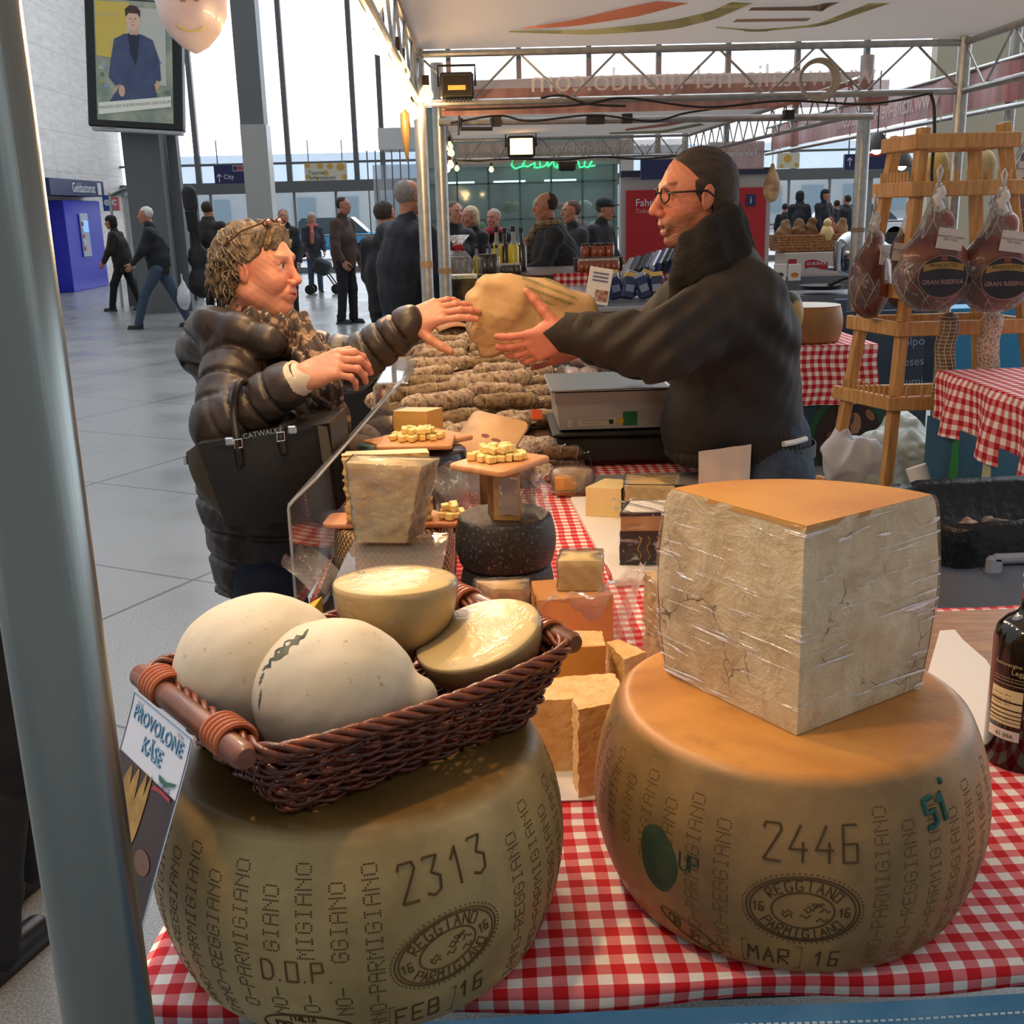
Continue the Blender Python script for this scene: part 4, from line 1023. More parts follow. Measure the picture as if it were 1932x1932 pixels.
# ================================================================ salami
SALM = []
for nm, a, b_, sc_ in (('salami_white', 'b8a186', '735644', 75), ('salami_dusty', '988260', '624836', 55), ('salami_pale', 'd8c6b4', '8a6254', 110), ('salami_brown', '74583e', '4a3224', 60)):
    SALM.append(mat(nm, a, .8, b_, sc_, .5, 120, lo=.46, hi=.64))
SMESH = []
def salami_mesh(L, r, bend, seed, m, taper=.5):
    g = random.Random(seed); q = MB(); pts = []; rs = []; n = 22
    for i in range(n + 1):
        t_ = i / n; e = min(t_, 1 - t_); k = min(1, (e * L / (r * 1.4))); rr = r * (math.sqrt(max(.02, 1 - (1 - k) ** 2)) if k < 1 else 1) * (1 + .06 * math.sin(t_ * 17 + seed) + .04 * math.sin(t_ * 31))
        pts.append(((t_ - .5) * L, bend * math.sin(PI * t_) + .003 * math.sin(t_ * 11 + seed), 0)); rs.append(max(.003, rr))
    q.tube(pts, rs, 14)
    me = q.mesh('salami'); me.materials.append(m); me.polygons.foreach_set('use_smooth', [True] * len(me.polygons))
    # string loops as second slot
    s_ = MB()
    for k in range(3):
        i = 3 + k * 8; p = Vector(pts[i]); s_.tube([(p.x + .004 * math.sin(a), p.y + rs[i] * 1.01 * math.cos(a), rs[i] * 1.01 * math.sin(a)) for a in [2 * PI * j / 14 for j in range(14)]], .0007, 4, closed=True)
    e0 = Vector(pts[-1]); s_.tube([e0, e0 + Vector((.012, .002, 0)), e0 + Vector((.02, .004, .003))], [.003, .002, .004], 5)
    sm = s_.mesh('string'); return me, sm
for i, (L, r, bd, mi) in enumerate(((.22, .024, .012, 1), (.24, .026, -.010, 0), (.20, .022, .006, 1), (.25, .030, .004, 2), (.17, .025, -.004, 3), (.20, .024, .014, 0))): SMESH.append(salami_mesh(L, r, bd, i * 3 + 1, SALM[mi]))
STR = mat('string', 'd9cfb8', .8)
LABS = ('dusty tan salami stacked in the heap beyond the cheese boards', 'bent white floured salami lying in the long salami heap', 'short dusty tan salami tucked into the long salami heap', 'thick pale floured salami lying nearest the sample boards', 'brown netted salami end beside the scale', 'slightly bent whitish salami in the salami heap')
def salami(kind, loc, rz, ry=0, label=None, s=1.0):
    o = bpy.data.objects.new('salami', SMESH[kind][0]); COL.objects.link(o); o.location = loc; o.rotation_euler = (0, ry, rz); o.scale = (s,) * 3
    tag(o, label or LABS[kind], 'salami', 'salami heap on the counter')
    c = bpy.data.objects.new('string', SMESH[kind][1]); COL.objects.link(c); c.parent = o
    if not SMESH[kind][1].materials: SMESH[kind][1].materials.append(STR)
# crate ramp under the heap
q = MB(); q.add([(-.33, 3.0, TZ + .002), (.29, 3.0, TZ + .002), (.29, 4.95, TZ + .002), (-.33, 4.95, TZ + .002), (-.33, 3.0, TZ + .02), (.29, 3.0, TZ + .02), (.29, 4.95, TZ + .15), (-.33, 4.95, TZ + .15)], [(3, 2, 1, 0), (4, 5, 6, 7), (0, 1, 5, 4), (1, 2, 6, 5), (2, 3, 7, 6), (3, 0, 4, 7)])
tag(q.build('display_ramp', mat('ramp_wood', '5a3a26', .7, '4a2e1e', 20)), 'dark wooden ramp holding up the salami heap', 'display stand')
g = random.Random(21); k = 0
def rz_(y): return TZ + .02 + .13 * (y - 3.0) / 1.95
for row in range(11):
    y = 3.20 + row * .155; nn = 3 if row > 1 else 2
    for c_ in range(nn):
        x = -.27 + c_ * .215 + g.uniform(-.02, .02) + (.09 if row < 2 else 0)
        if x > .24: continue
        k += 1; kind = g.choice((0, 1, 2, 5, 0, 4 if row > 10 else 1)); salami(kind, (x, y + g.uniform(-.03, .03), rz_(y) + .032), R(g.uniform(16, 44)), R(g.uniform(-3, 3)), s=g.uniform(1.0, 1.3))
    if row > 1:
        for c_ in range(2):
            x = -.16 + c_ * .22 + g.uniform(-.03, .03); kind = g.choice((0, 1, 5, 2)); salami(kind, (x, y + g.uniform(.02, .07), rz_(y) + .080), R(g.uniform(8, 48)), R(g.uniform(-6, 6)), s=g.uniform(1.0, 1.3))
# thick floured ones nearest
for (x, y, z, a) in ((.035, 3.02, .028, -4), (.075, 2.955, .030, -9), (.03, 2.99, .082, -6), (.09, 3.05, .080, -2), (.01, 2.89, .03, 12)):
    salami(3, (x, y + .02, TZ + z), R(a))
for (x, y, z) in ((.215, 3.02, .028), (.22, 2.965, .028), (.215, 3.0, .075)): salami(4, (x, y, TZ + z), R(-5), s=.75)
q = MB(); pg = px(1000, 745, TZ + .1); q.prism([(-.018, -.015), (.016, -.018), (.018, .012), (-.014, .018)], .001, Matrix.Translation((pg.x, 3.42, TZ + .11)) @ Matrix.Rotation(R(60), 4, 'X')); tag(q.build('orange_tag', mat('orange_tag', 'e0521a', .5)), 'bright orange paper tag tied to a salami', 'tag')
# film wrapped meat packs between salami and scale
PK = mat('cured_meat', 'a8675a', .5, 'd8b0a0', 22, lo=.48, hi=.6); g = random.Random(5)
q = MB(); q.box((.43, 4.05, TZ + .052), (.26, .95, .10)); tag(q.build('display_box', mat('dark_crate', '4a3024', .7)), 'dark crate under the film wrapped meat packs', 'crate')
for i in range(22):
    x = .33 + g.uniform(0, .20); y = 3.68 + (i / 22) * .8; z = TZ + .125 + g.uniform(0, .06)
    o = thing('meat_pack', 'film wrapped piece of cured pork in the row behind the scale', 'meat pack', (x, y, z), rot=(g.uniform(-.3, .3), g.uniform(-.4, .4), g.uniform(0, 3)), group='film wrapped meat packs behind the scale')
    q = MB(); q.box((0, 0, 0), (.075, .05, .032), bev=.012); q.build('meat', PK, o)
    q = MB(); q.ball((0, 0, 0), (.048, .034, .024), 12, 8); q.grid(lambda u, v: (.04 + .03 * u, -.02 + .045 * v + .006 * math.sin(u * 20), .008 * math.sin(v * 12 + u * 5)), 6, 6); q.build('film_wrap', FILMW, o, 180)
# ================================================================ scale
scx = .375; sl = thing('counter_scale', 'grey steel counter scale with flat weighing plate on a black tray', 'scale', (scx, 3.32, TZ + .105))
q = MB(); b0 = [(-.155, -.165), (.155, -.165), (.155, .16), (-.155, .16)]; 
def frus(q, p0, z0, p1, z1): q.add([(x, y, z0) for x, y in p0] + [(x, y, z1) for x, y in p1], [(3, 2, 1, 0), (4, 5, 6, 7)] + [(i, (i + 1) % 4, 4 + (i + 1) % 4, 4 + i) for i in range(4)])
frus(q, [(-.150, -.165), (.170, -.165), (.170, .16), (-.150, .16)], .004, [(-.158, -.160), (.158, -.160), (.158, .16), (-.158, .16)], .082); q.build('housing', mat('scale_grey', 'b2aea6', .4, metal=.35), sl)
q = MB(); frus(q, [(-.162, -.166), (.160, -.166), (.160, .165), (-.162, .165)], .080, [(-.162, -.166), (.160, -.166), (.160, .165), (-.162, .165)], .112); q.build('collar', mat('scale_collar', 'a49e94', .4, metal=.5), sl)
q = MB(); q.box((0, 0, .118), (.35, .345, .006), bev=.002); q.box((.170, 0, .122), (.008, .345, .010), bev=.002); q.build('weighing_plate', STEEL, sl)
def lab(x0, x1, z0, z1, m, name='label', off=.166): q = MB(); q.box(((x0 + x1) / 2, -off + (.001 if z0 > .05 else 0), (z0 + z1) / 2), (x1 - x0, .0012, z1 - z0)); return q.build(name, m, sl)
CREAM = mat('cream_label', 'd8cdb4', .6)
lab(-.128, -.113, .012, .034, CREAM, 'warranty_label'); lab(-.098, .012, .014, .036, CREAM, 'type_plate'); lab(.034, .076, .012, .052, mat('green_sticker', '157a3a', .5), 'green_sticker')
q = MB(); q.cyl((.026, -.1655, .026), (.026, -.1675, .026), .010, n=20); q.build('yellow_sticker', mat('yellow_sticker', 'e0b81c', .5), sl); lab(-.006, .006, .018, .031, BLACKM, 'calibration_mark', .1672)
TMf = frame((-.045, -.1672, .030), (1, 0, 0), (0, 0, 1)); text('COUNTER SCALE  Max 15kg', .0065, frame((-.046, -.1670, .030), (1, 0, 0), (0, 0, 1)), BLACKM, sl)
text('Min 100g  e=5g  Nr. 2016', .005, frame((-.056, -.1670, .022), (1, 0, 0), (0, 0, 1)), BLACKM, sl)
for sx_ in (-.12, .12):
    for sy in (-.13, .13): q = MB(); q.cyl((sx_, sy, 0), (sx_, sy, .006), .012); q.build('foot', DARK, sl)
q = MB(); q.box((scx + .045, 3.32, TZ + .053), (.42, .40, .098), bev=.02); q.box((scx + .045, 3.32, TZ + .098), (.435, .41, .010), bev=.004); tag(q.build('black_tray', DARK), 'large black plastic tray turned over under the scale', 'tray')
# ================================================================ right of the black cheeses
q = MB(); q.box((.46, 2.895, TZ + .008), (.40, .17, .012), bev=.003); tag(q.build('steel_tray', mat('grey_tray', 'a7a5a4', .35, metal=.4)), 'shallow grey tray in front of the black scale tray', 'tray')
rc = thing('small_round_cheese', 'small film wrapped half round cheese, orange paste and white rind', 'cheese', (.235, 2.84, TZ + .003))
q = MB(); q.lathe([(.001, 0), (.052, 0), (.056, .006), (.056, .052), (.052, .058), (.001, .058)], 40); q.build('rind', mat('white_rind', 'd9bfa0', .6, 'a88a6c', 30), rc)
q = MB(); q.box((-.022, -.045, .029), (.055, .022, .05), bev=.003); q.build('cut_face', mat('amber_paste', 'e0a458', .4), rc)
q = MB(); q.lathe([(.060, 0), (.061, .055), (.05, .064), (.001, .066)], 32, cap=False, wob=lambda t_, z_: .03 * math.sin(9 * t_)); q.build('film_wrap', FILM, rc, 180)
q = MB(); q.box((.255, 2.775, TZ + .020), (.17, .012, .003), rot=R(-4)); q.build; kn = q.build('steel_ruler', STEEL); tag(kn, 'thin steel blade lying in front of the small round cheese', 'blade')
q = MB(); q.box((.395, 2.40, TZ + .012), (.32, .66, .018), rot=R(3), bev=.004); tag(q.build('white_cutting_board', mat('white_plastic', 'ece6dc', .45)), 'white plastic cutting board beside the strip of checked cloth', 'board')
zb = TZ + .0215
wedge('cheese_wedge', 'pale yellow wedge leftmost on the white cutting board', 'cheese', (.302, 2.56, zb), R(-25), [(-.045, -.05), (.04, -.04), (.03, .05), (-.03, .05)], .07, PALE, jag=.0004)
wedge('dark_rinded_wedge', 'cheese wedge with almost black rind lying behind the pale wedge stack', 'cheese', (.385, 2.52, zb), R(-12), [(-.05, -.045), (.065, -.055), (.07, .07), (-.055, .06)][::1], .085, mat('ivory_paste', 'dfbf82', .45), rind=BLKR, film=FILM, jag=.0005)
q = MB(); q.box((.40, 2.475, zb + .045), (.15, .006, .082), rot=R(-12)); 
o_ = q.build('dark_rind_slab', BLKR); tag(o_, 'black cheese rind facing forward on the white cutting board', 'cheese')
ws = wedge('wedge_stack', 'large wrapped half cheese with black rind and gold script beside the quarter', 'cheese', (.375, 2.19, TZ + .022), R(-3), [(-.10, -.045), (.10, -.05), (.09, .06), (-.08, .05)], .070, BLKR, film=None, jag=.0004)
q = MB(); q.prism([(-.098, -.043), (.098, -.048), (.088, .058), (-.078, .048)], .032, Matrix.Translation((0, 0, .071))); q.build('paste_band', mat('peach_paste', 'dfb077', .45), ws); q = MB(); q.prism([(-.1, -.045), (.1, -.05), (.09, .06), (-.08, .05)], .006, Matrix.Translation((0, 0, .103))); q.build('black_rim', BLKR, ws)
q = MB(); q.prism([(-.095, -.04), (.095, -.045), (.08, .05), (-.07, .045)], .002, Matrix.Translation((0, 0, .109))); q.build('white_top', PAPER, ws)
q = MB()
for i in range(8): q.tube([(-.06 + i * .018 + .004 * math.sin(j * 1.4), -.0485, .012 + j * .007) for j in range(8)], .0011, 4)
q.build('gold_script', mat('gold_print', 'c9a02c', .3), ws, None)
q = MB(); q.grid(lambda u, v: (-.105 + .21 * u, -.052 + .006 * math.sin(u * 17), .0 + .12 * v + .003 * math.sin(u * 30)), 20, 8); q.grid(lambda u, v: (-.11 + .2 * u, -.05 + .1 * v, .114 + .006 * math.sin(u * 20 + v * 9)), 20, 10); q.build('film_wrap', FILM, ws, 180)
q = MB(); q.box((.375, 2.18, TZ + .012), (.26, .16, .012), bev=.003); tag(q.build('pink_tray', mat('pink_tray', 'b8585a', .5)), 'reddish pink tray under the gold scripted black cheese', 'tray')
wedge('wrapped_wedge', 'film wrapped parmesan wedge standing half hidden behind the quarter', 'cheese', (.285, 1.56, TZ + .003), R(15), [(-.04, -.05), (.05, -.04), (.05, .05), (-.035, .045)], .19, mat('tan_crumb', 'cfae7a', .5, 'b08c58', 30, .3, 90), film=FILMH, jag=.0016)
for i, (x, y, c_) in enumerate(((.33, 2.74, 'e4c7cf'), (.42, 2.78, 'd9c0c8'))):
    q = MB(); q.grid(lambda u, v: (x - .06 + .12 * u, y - .03 + .06 * v, TZ + .024 + .018 * math.sin(u * 3.1) + .006 * math.sin(v * 9 + u * 7 + i)), 14, 8); tag(q.build('printed_wrapper', mat('wrapper%d' % i, c_, .5, '4a7a80' if i == 0 else 'b06a7a', 50, lo=.5, hi=.58), None, 180), ('teal and white printed cheese wrapper' if i == 0 else 'pink printed cheese wrapper') + ' lying behind the white cutting board', 'wrapper')
g = random.Random(9); q = MB(); s_ = SDF()
for i in range(16): s_.ell((.50 + g.uniform(-.07, .07), 2.60 + g.uniform(-.03, .03), zb + .012), (.016, .014, .012), .004)
tag(link_mesh('blue_cheese', s_.mesh(.003), mat('blue_cheese', 'dccfae', .6, '4a4c48', 70, lo=.56, hi=.62), None, 180), 'crumbly blue veined cheese behind the quarter on the cutting board', 'cheese')
q = MB(); q.tube([(.27 + .03 * math.sin(i * .7), 2.9 + i * .02, TZ + .006 + .09 * math.sin(i * .3) ** 2) for i in range(12)], .002, 6); tag(q.build('scale_cable', DARK), 'thin black cable hanging from the scale onto the cloth', 'cable')
# acrylic box by the salami
ab = thing('acrylic_display_box', 'clear acrylic box with printed flowers at the salami heap', 'display box', (0, 0, 0))
X0, Y0, Y1, Z1 = -.345, 3.55, 4.75, 1.05
q = sheet([(X0, Y0, TZ + .003), (X0, Y0, Z1 - .01), (X0 + .01, Y0, Z1), (X0 + .11, Y0, Z1)], (0, .62, 0)); q.build('lower_sheet', ACR, ab, 30)
q = sheet([(X0 + .02, Y0 + .64, TZ + .1), (X0 + .02, Y0 + .64, Z1 + .05), (X0 + .12, Y0 + .64, Z1 + .06)], (0, .55, 0)); q.build('upper_sheet', ACR, ab, 30)
q = MB(); q.tube([(X0, Y0, TZ), (X0, Y0, Z1 - .01), (X0 + .01, Y0, Z1), (X0 + .11, Y0, Z1)], .003, 6); q.build('polished_edge', MATS['acrylic_edge'], ab)
for i, (y, z, c_) in enumerate(((3.62, .93, 'c03048'), (3.7, .99, 'd8405a'), (3.60, .89, 'd8c830'), (3.68, .90, 'b8c040'), (3.78, .96, 'c03048'))):
    q = MB(); q.prism([(r_ * math.cos(a), r_ * math.sin(a)) for r_, a in [((.030 if k % 2 else .010), k * PI / 5) for k in range(10)]], .001, frame((X0 + .006, y, z), (0, 1, 0), (0, 0, 1))); q.build('printed_flower', mat('flower_' + c_, c_, .5), ab, None)
# ================================================================ station hall
FL, t, b = newmat('granite_floor')
v = t.coord('Object'); n = t.noise(v, 160, 2, .7); n3 = t.noise(v, 1.2, 2)
c = t.mix(t.ramp(n, [(.40, (0, 0, 0)), (.62, (1, 1, 1))]), lin('6a6b6b'), lin('8d8f8e'))
mp = t.new('ShaderNodeMapping'); mp.inputs['Rotation'].default_value = (0, 0, R(28)); t.link(v, mp.inputs[0]); sx = t.new('ShaderNodeSeparateXYZ'); t.link(mp.outputs[0], sx.inputs[0])
L = []
for k, per, off in ((0, 1.9, .30), (1, 1.25, .62)):
    f = t.math('FRACT', t.math('ADD', t.math('DIVIDE', sx.outputs[k], per), off)); L.append(t.math('LESS_THAN', t.math('ABSOLUTE', t.math('SUBTRACT', f, .5)), .0052 if k == 0 else .0055))
ln = t.math('MAXIMUM', L[0], L[1]); c = t.mix(ln, c, lin('3a3c3e')); t.link(c, b.inputs['Base Color'])
rr = t.ramp(n3, [(.3, (.22,) * 3), (.7, (.36,) * 3)]); t.link(rr, b.inputs['Roughness']); b.inputs['Specular IOR Level'].default_value = .6
def struct(name, q, m, parent=None, angle=35):
    o = q.build(name, m, parent, angle)
    if not parent: o['kind'] = 'structure'
    return o
q = MB(); q.box((1, 15, -.05), (26, 36, .1)); struct('floor', q, FL)
TRAV, t, b = newmat('travertine'); v = t.coord('Object', (1, .5, 2.5)); n = t.noise(v, 3.5, 8, .65, .6); n2 = t.noise(t.coord('Object', (1, .35, 5)), 4, 6, .7)
c = t.mix(t.ramp(n, [(.4, (0, 0, 0)), (.66, (1, 1, 1))]), lin('f6f4f0'), lin('e0dcd4')); sx = t.new('ShaderNodeSeparateXYZ'); t.link(t.coord(), sx.inputs[0])
L = [t.math('LESS_THAN', t.math('FRACT', t.math('DIVIDE', sx.outputs[k], p_)), w_) for k, p_, w_ in ((1, 1.6, .010), (2, .9, .014))]
c = t.mix(t.math('MULTIPLY', t.math('MAXIMUM', *L), .5), c, lin('8a857c')); c = t.mix(t.ramp(n2, [(.6, (0, 0, 0)), (.68, (.35,) * 3)]), c, lin('8b8478')); t.link(c, b.inputs['Base Color']); b.inputs['Roughness'].default_value = .55
YF = 32.0
q = MB(); q.box((-9.9, 16, 6), (.4, 32.4, 12)); struct('wall_left', q, TRAV)
FR = mat('window_frame_grey', '6a6e70', .5); FR2 = mat('door_frame_grey', '8a8d8c', .45, metal=.3)  # window frame grey lifted to suggest haze in the hall
q = MB(); q.box((2, YF, 2.34), (23.6, .35, .30)); q.box((2, YF + .02, 2.97), (23.6, .08, .06))
struct('trim_1', q, FR)
mull = [-8.66, -7.57, -5.08, -3.23, -2.5, -.6, 1.3, 3.2, 5.1, 7.0, 8.9, 10.8, 12.7]
q = MB(); q.box((-8.72, YF, 7), (.30, .3, 9.2)); 
for x in mull[1:]: q.box((x, YF, 7), (.13, .2, 9.2))
struct('trim_2', q, FR)
GLZ = film_mat('window_glass', .03, 0, (1, 1, 1), rough=.05, bs=0); FROST = film_mat('frosted_glass', .34, 0, (1, 1, 1), tint='e8f2fa', rough=.4, bs=0)
for i in range(len(mull) - 1):
    q = MB(); q.box(((mull[i] + mull[i + 1]) / 2, YF, 7.3), (mull[i + 1] - mull[i] - .13, .02, 8.6)); q2 = MB(); q2.box(((mull[i] + mull[i + 1]) / 2, YF + .02, 2.85), (mull[i + 1] - mull[i] - .13, .02, .72))
    o = struct('window_%d' % (i + 1), q, GLZ); q2.build('frosted_band', FROST, o)
q = MB(); dx = [-9.6 + k * 1.15 for k in range(20)]
for i, x in enumerate(dx): q.box((x, YF + .03, 1.1), (.14 if i % 3 == 0 else .07, .12, 2.2))
q.box((1.3, YF + .03, .08), (22, .06, .16)); q.box((1.3, YF + .03, 1.0), (22, .05, .05)); struct('door_1', q, FR2)
# columns, their greys lightened in place of hall haze
q = MB(); q.box((-4.27, 23, 7.5), (.46, .46, 8.4)); struct('column_1', q, mat('column_dark', '7c8185', .5)); q = MB(); q.box((-4.25, 22.98, 1.65), (.50, .50, 3.3)); struct('column_2', q, mat('column_white', 'c6c7c4', .4))
q = MB(); q.box((-5.55, 19.9, 6), (.62, .62, 12)); q.box((-5.12, 20.0, 1.9), (.16, .2, 3.8)); struct('column_3', q, mat('column_slate', '686c70', .5))
# outside
q = MB(); q.box((2, 52, -.10), (60, 39, .1)); struct('ground_outside', q, mat('street_grey', 'b8bcc0', .7))
q = MB(); q.box((2, 68, 1.7), (70, 1, 3.4)); struct('wall_outside', q, mat('pale_facade', 'e6eef2', .8, 'd6e2ea', .3))
q = MB()
for i in range(26): q.box((-30 + i * 2.5, 67.45, 1.8), (1.3, .1, 1.5))
struct('window_outside', q, mat('facade_window', 'a8c4d4', .3))
def car(x, y, c_, lab_):
    o = thing('parked_car', lab_, 'car', (x, y, 0))
    q = MB(); q.box((0, 0, .62), (4.2, 1.7, .62), bev=.15); q.build('body', mat('car_' + c_, c_, .25, coat=.8), o)
    q = MB(); q.prism([(-1.5, 0), (1.4, 0), (.8, .55), (-1.0, .55)], 1.5, frame((0, .75, .92), (1, 0, 0), (0, 0, 1))); q.build('cabin', mat('car_glass', '4a5a66', .1), o)
    for sx_ in (-1.3, 1.3):
        for sy in (-.75, .75): q = MB(); q.cyl((sx_, sy - .1, .33), (sx_, sy + .1, .33), .33, n=20); q.build('tyre', DARK, o)
car(-5.4, 43, '3f9fd0', 'light blue car parked outside behind the glass doors'); car(-1.5, 45, 'e8ecef', 'white car parked outside beyond the doors'); car(9, 44, '8fa2ac', 'grey car outside beyond the doors on the easel side'); car(14, 42, 'e4e8ea', 'white car outside seen past the ham easel')
q = MB(); q.box((10.9, 24.0, 2.6), (2.8, .3, 5.2)); struct('wall_right', q, mat('cream_wall', 'cdc6b0', .7))
# advertising light box on the slate column
PW, PH = 1.50, 1.97
ad = thing('advert_lightbox', 'black framed light box advert of a man in blue suit on the slate column', 'advert', aty(253, 121, 19.2), R(3), rot=(R(-3), R(4.2), R(4)))
q = MB(); q.box((0, .14, 0), (PW, .26, PH), bev=.02); q.build('casing', mat('black_frame', '1f2224', .4), ad)
q = MB(); q.box((.02, .10, -PH / 2 - .03), (PW * .95, .2, .05)); q.build('bottom_trim', mat('light_trim', 'b5b8ba', .5), ad)
def flat(name, pts, c_, dy, parent=None, m=None, emit=0):
    q = MB(); q.prism(pts, .002, frame((0, dy, 0), (1, 0, 0), (0, 0, 1))); return q.build(name, m or mat('print_' + c_, c_, .5, emit=.3), parent or ad, None)
pw_, ph_ = .60, .92
flat('poster_print', [(-pw_, -.88), (pw_, -.88), (pw_, .95), (-pw_, .95)], '8aa097', .006, m=mat('poster_ground', '90a79c', .5, 'c2c6b4', 2.5, lo=.4, hi=.6))
flat('printed_block', [(-.58, .1), (-.05, .05), (-.05, .92), (-.58, .92)], 'b9a550', .002); flat('printed_block', [(-.10, -.3), (.5, -.3), (.5, .85), (-.10, .85)], 'a9aca6', .0)
g = random.Random(3)
for k in range(50):
    x, y = g.uniform(-.55, .55), g.uniform(-.55, .05); flat('printed_flower', blob(x, y, .03 + .03 * g.random(), .03, 0, 7), g.choice(['8f9a7a', '7d88b0', 'a8a890', 'b5a678', '5f6a58']), -.002)
SU = 'suit'; sm = mat('print_suit', '56678e', .5, '4a5a80', 5); hd = .56
flat('printed_suit', [(-.14, .45), (-.30, .36), (-.36, .05), (-.40, -.22), (-.30, -.34), (-.20, -.30), (-.42, -.62), (.40, -.62), (.30, -.3), (.42, -.22), (.40, .08), (.30, .38), (.14, .45)], '', -.005, m=sm)
flat('printed_jumper', [(-.09, .46), (.10, .46), (.06, .1), (.02, -.02), (-.05, .15)], '232a40', -.008); flat('printed_hand', blob(-.20, -.42, .05, .09), 'b99782', -.008); flat('printed_hand', blob(.36, -.30, .03, .07), 'b99782', -.008)
flat('printed_face', blob(.0, .66, .105, .155), 'c3a491', -.010); flat('printed_neck', [(-.06, .56), (.06, .56), (.08, .44), (-.06, .44)], 'b3937f', -.009); flat('printed_hair', [(-.11, .70), (-.12, .82), (-.04, .88), (.06, .87), (.12, .80), (.11, .70), (.07, .76), (-.06, .76)], '3d3029', -.012)
for x in (-.04, .04): flat('printed_eye', blob(x, .68, .016, .007, 0, 8), '2d2420', -.013)
flat('printed_mouth', blob(0, .585, .028, .008, 0, 8), '97675c', -.013); flat('printed_nose', blob(0, .635, .014, .025, 0, 8), 'ad8a76', -.0125)
flat('printed_ribbon', [(-.57, -.62), (.57, -.46), (.57, -.62), (-.57, -.80)], 'c9cec4', -.010)
for s_, x, y in (('MAISON DES FLEURS', -.28, -.66), ('MAISON DES FLEURS', .30, -.58)): text(s_, .062, frame((x, -.013, y), (1, 0, .14), (0, 0, 1)), mat('print_grey_green', '4c5c58', .5), ad)
text('KONEN', .085, frame((-.38, -.004, .72), (1, 0, 0), (0, 0, 1)), mat('print_cream', 'd8d2b8', .5), ad); text('SUIT\n1962', .06, frame((-.32, -.004, .32), (1, 0, 0), (0, 0, 1)), MATS['print_cream'], ad)
text('STRÖER', .06, frame((-.42, -.003, -1.0), (1, 0, 0), (0, 0, 1)), mat('print_dim', '6a6e70', .5), ad)
# ATM, signs
NAVY = mat('sign_navy', '22285a', .45); WHT = mat('sign_white', 'e4e6ea', .5); VIV = mat('atm_blue', '1420c8', .35); RED = mat('sign_red', 'c8222a', .45)
X_ = -9.68
am = thing('cash_machine', 'bright blue cash machine under the Geldautomat sign on the stone wall', 'cash machine', (X_, 27.4, 0))
q = MB(); q.box((.20, 0, 1.02), (.40, 2.5, 2.04), bev=.01); q.build('cabinet', VIV, am); q = MB(); q.box((.42, -.1, 1.25), (.04, .55, 1.0), bev=.02); q.build('screen_panel', mat('atm_panel', 'b8c0d4', .3), am)
q = MB(); q.box((.45, -.1, 1.45), (.02, .34, .26)); q.build('screen', mat('atm_screen', '7fb0e8', .2, emit=.8), am)
for k in range(5): q = MB(); q.box((.45, -.28 + .0 * k, .95 + k * .14), (.02, .10, .09)); q.build('sticker', mat('sticker%d' % (k % 2), 'e8e8e8' if k % 2 else 'd05a5a', .5), am)
gs = thing('bank_sign', 'navy sign with white lettering Geldautomat on the stone wall', 'sign', (X_, 27.0, 2.32)); q = MB(); q.box((.25, 0, 0), (.5, 3.6, .36)); q.build('panel', NAVY, gs)
text('Geldautomat', .30, frame((.507, .35, -.005), (0, 1, 0), (0, 0, 1)), WHT, gs, bold=.004); q = MB(); q.box((.505, 1.45, 0), (.006, .26, .28)); q.build('door_pictogram', WHT, gs)
es = thing('card_sign', 'small blue and red card sign beside the Geldautomat sign', 'sign', aty(210, 383, 27.6)); q = MB(); q.box((-.09, 0, 0), (.18, .12, .36)); q.build('blue_half', mat('ec_blue', '2a5aa8', .4), es); q = MB(); q.box((.09, 0, 0), (.18, .12, .36)); q.build('red_half', RED, es)
text('e', .26, frame((-.09, -.065, .03), (1, 0, 0), (0, 0, 1)), WHT, es, bold=.01); text('c', .26, frame((.085, -.065, .03), (1, 0, 0), (0, 0, 1)), WHT, es, bold=.01)
def hsign(name, label, c_, y, w_, h_, m, rz=0):
    o = thing(name, label, 'sign', aty(c_[0], c_[1], y), rz); q = MB(); q.box((0, 0, 0), (w_, .08, h_)); q.build('panel', m, o)
    q = MB(); q.cyl((-w_ * .4, 0, h_ / 2), (-w_ * .4, 0, h_ / 2 + .5), .012); q.build('hanger', FR, o); q = MB(); q.cyl((w_ * .4, 0, h_ / 2), (w_ * .4, 0, h_ / 2 + .5), .012); q.build('hanger', FR, o); return o
def fr_(x, z, y=-.043): return frame((x, y, z), (1, 0, 0), (0, 0, 1))
def arrow(o, x, z, s_): q = MB(); q.tube([(x, -.045, z - s_), (x, -.045, z + s_)], s_ * .12, 4); q.tube([(x - s_ * .6, -.045, z + s_ * .35), (x, -.045, z + s_), (x + s_ * .6, -.045, z + s_ * .35)], s_ * .12, 4); q.build('arrow', WHT, o, None)
o = hsign('city_sign', 'navy hanging sign with white arrow and City lettering', (441, 329), 24.5, .80, .38, NAVY); arrow(o, -.30, -.07, .08); text('City', .13, fr_(-.10, -.05), WHT, o)
q = MB(); q.box((.19, -.042, .12), (.40, .004, .13)); q.build('pictogram_strip', mat('sign_lightgrey', '8a90a8', .5), o)
for i, c_ in enumerate(('2a2c34', 'c82a3a', '2a2c34', 'd8d8dc')): q = MB(); q.prism(blob(.05 + .1 * i, .12, .045, .045, 0, 14), .003, frame((0, -.044, 0), (1, 0, 0), (0, 0, 1))); q.build('pictogram', mat('pic_' + c_, c_, .5), o, None)
DOT = mat('sign_dot', 'd8a84c', .5); CRM = mat('sign_cream', 'dcd9c8', .5)
o = hsign('tourist_sign', 'cream sign with orange dots reading Tourist Information', (615, 324), 26.5, .96, .38, CRM)
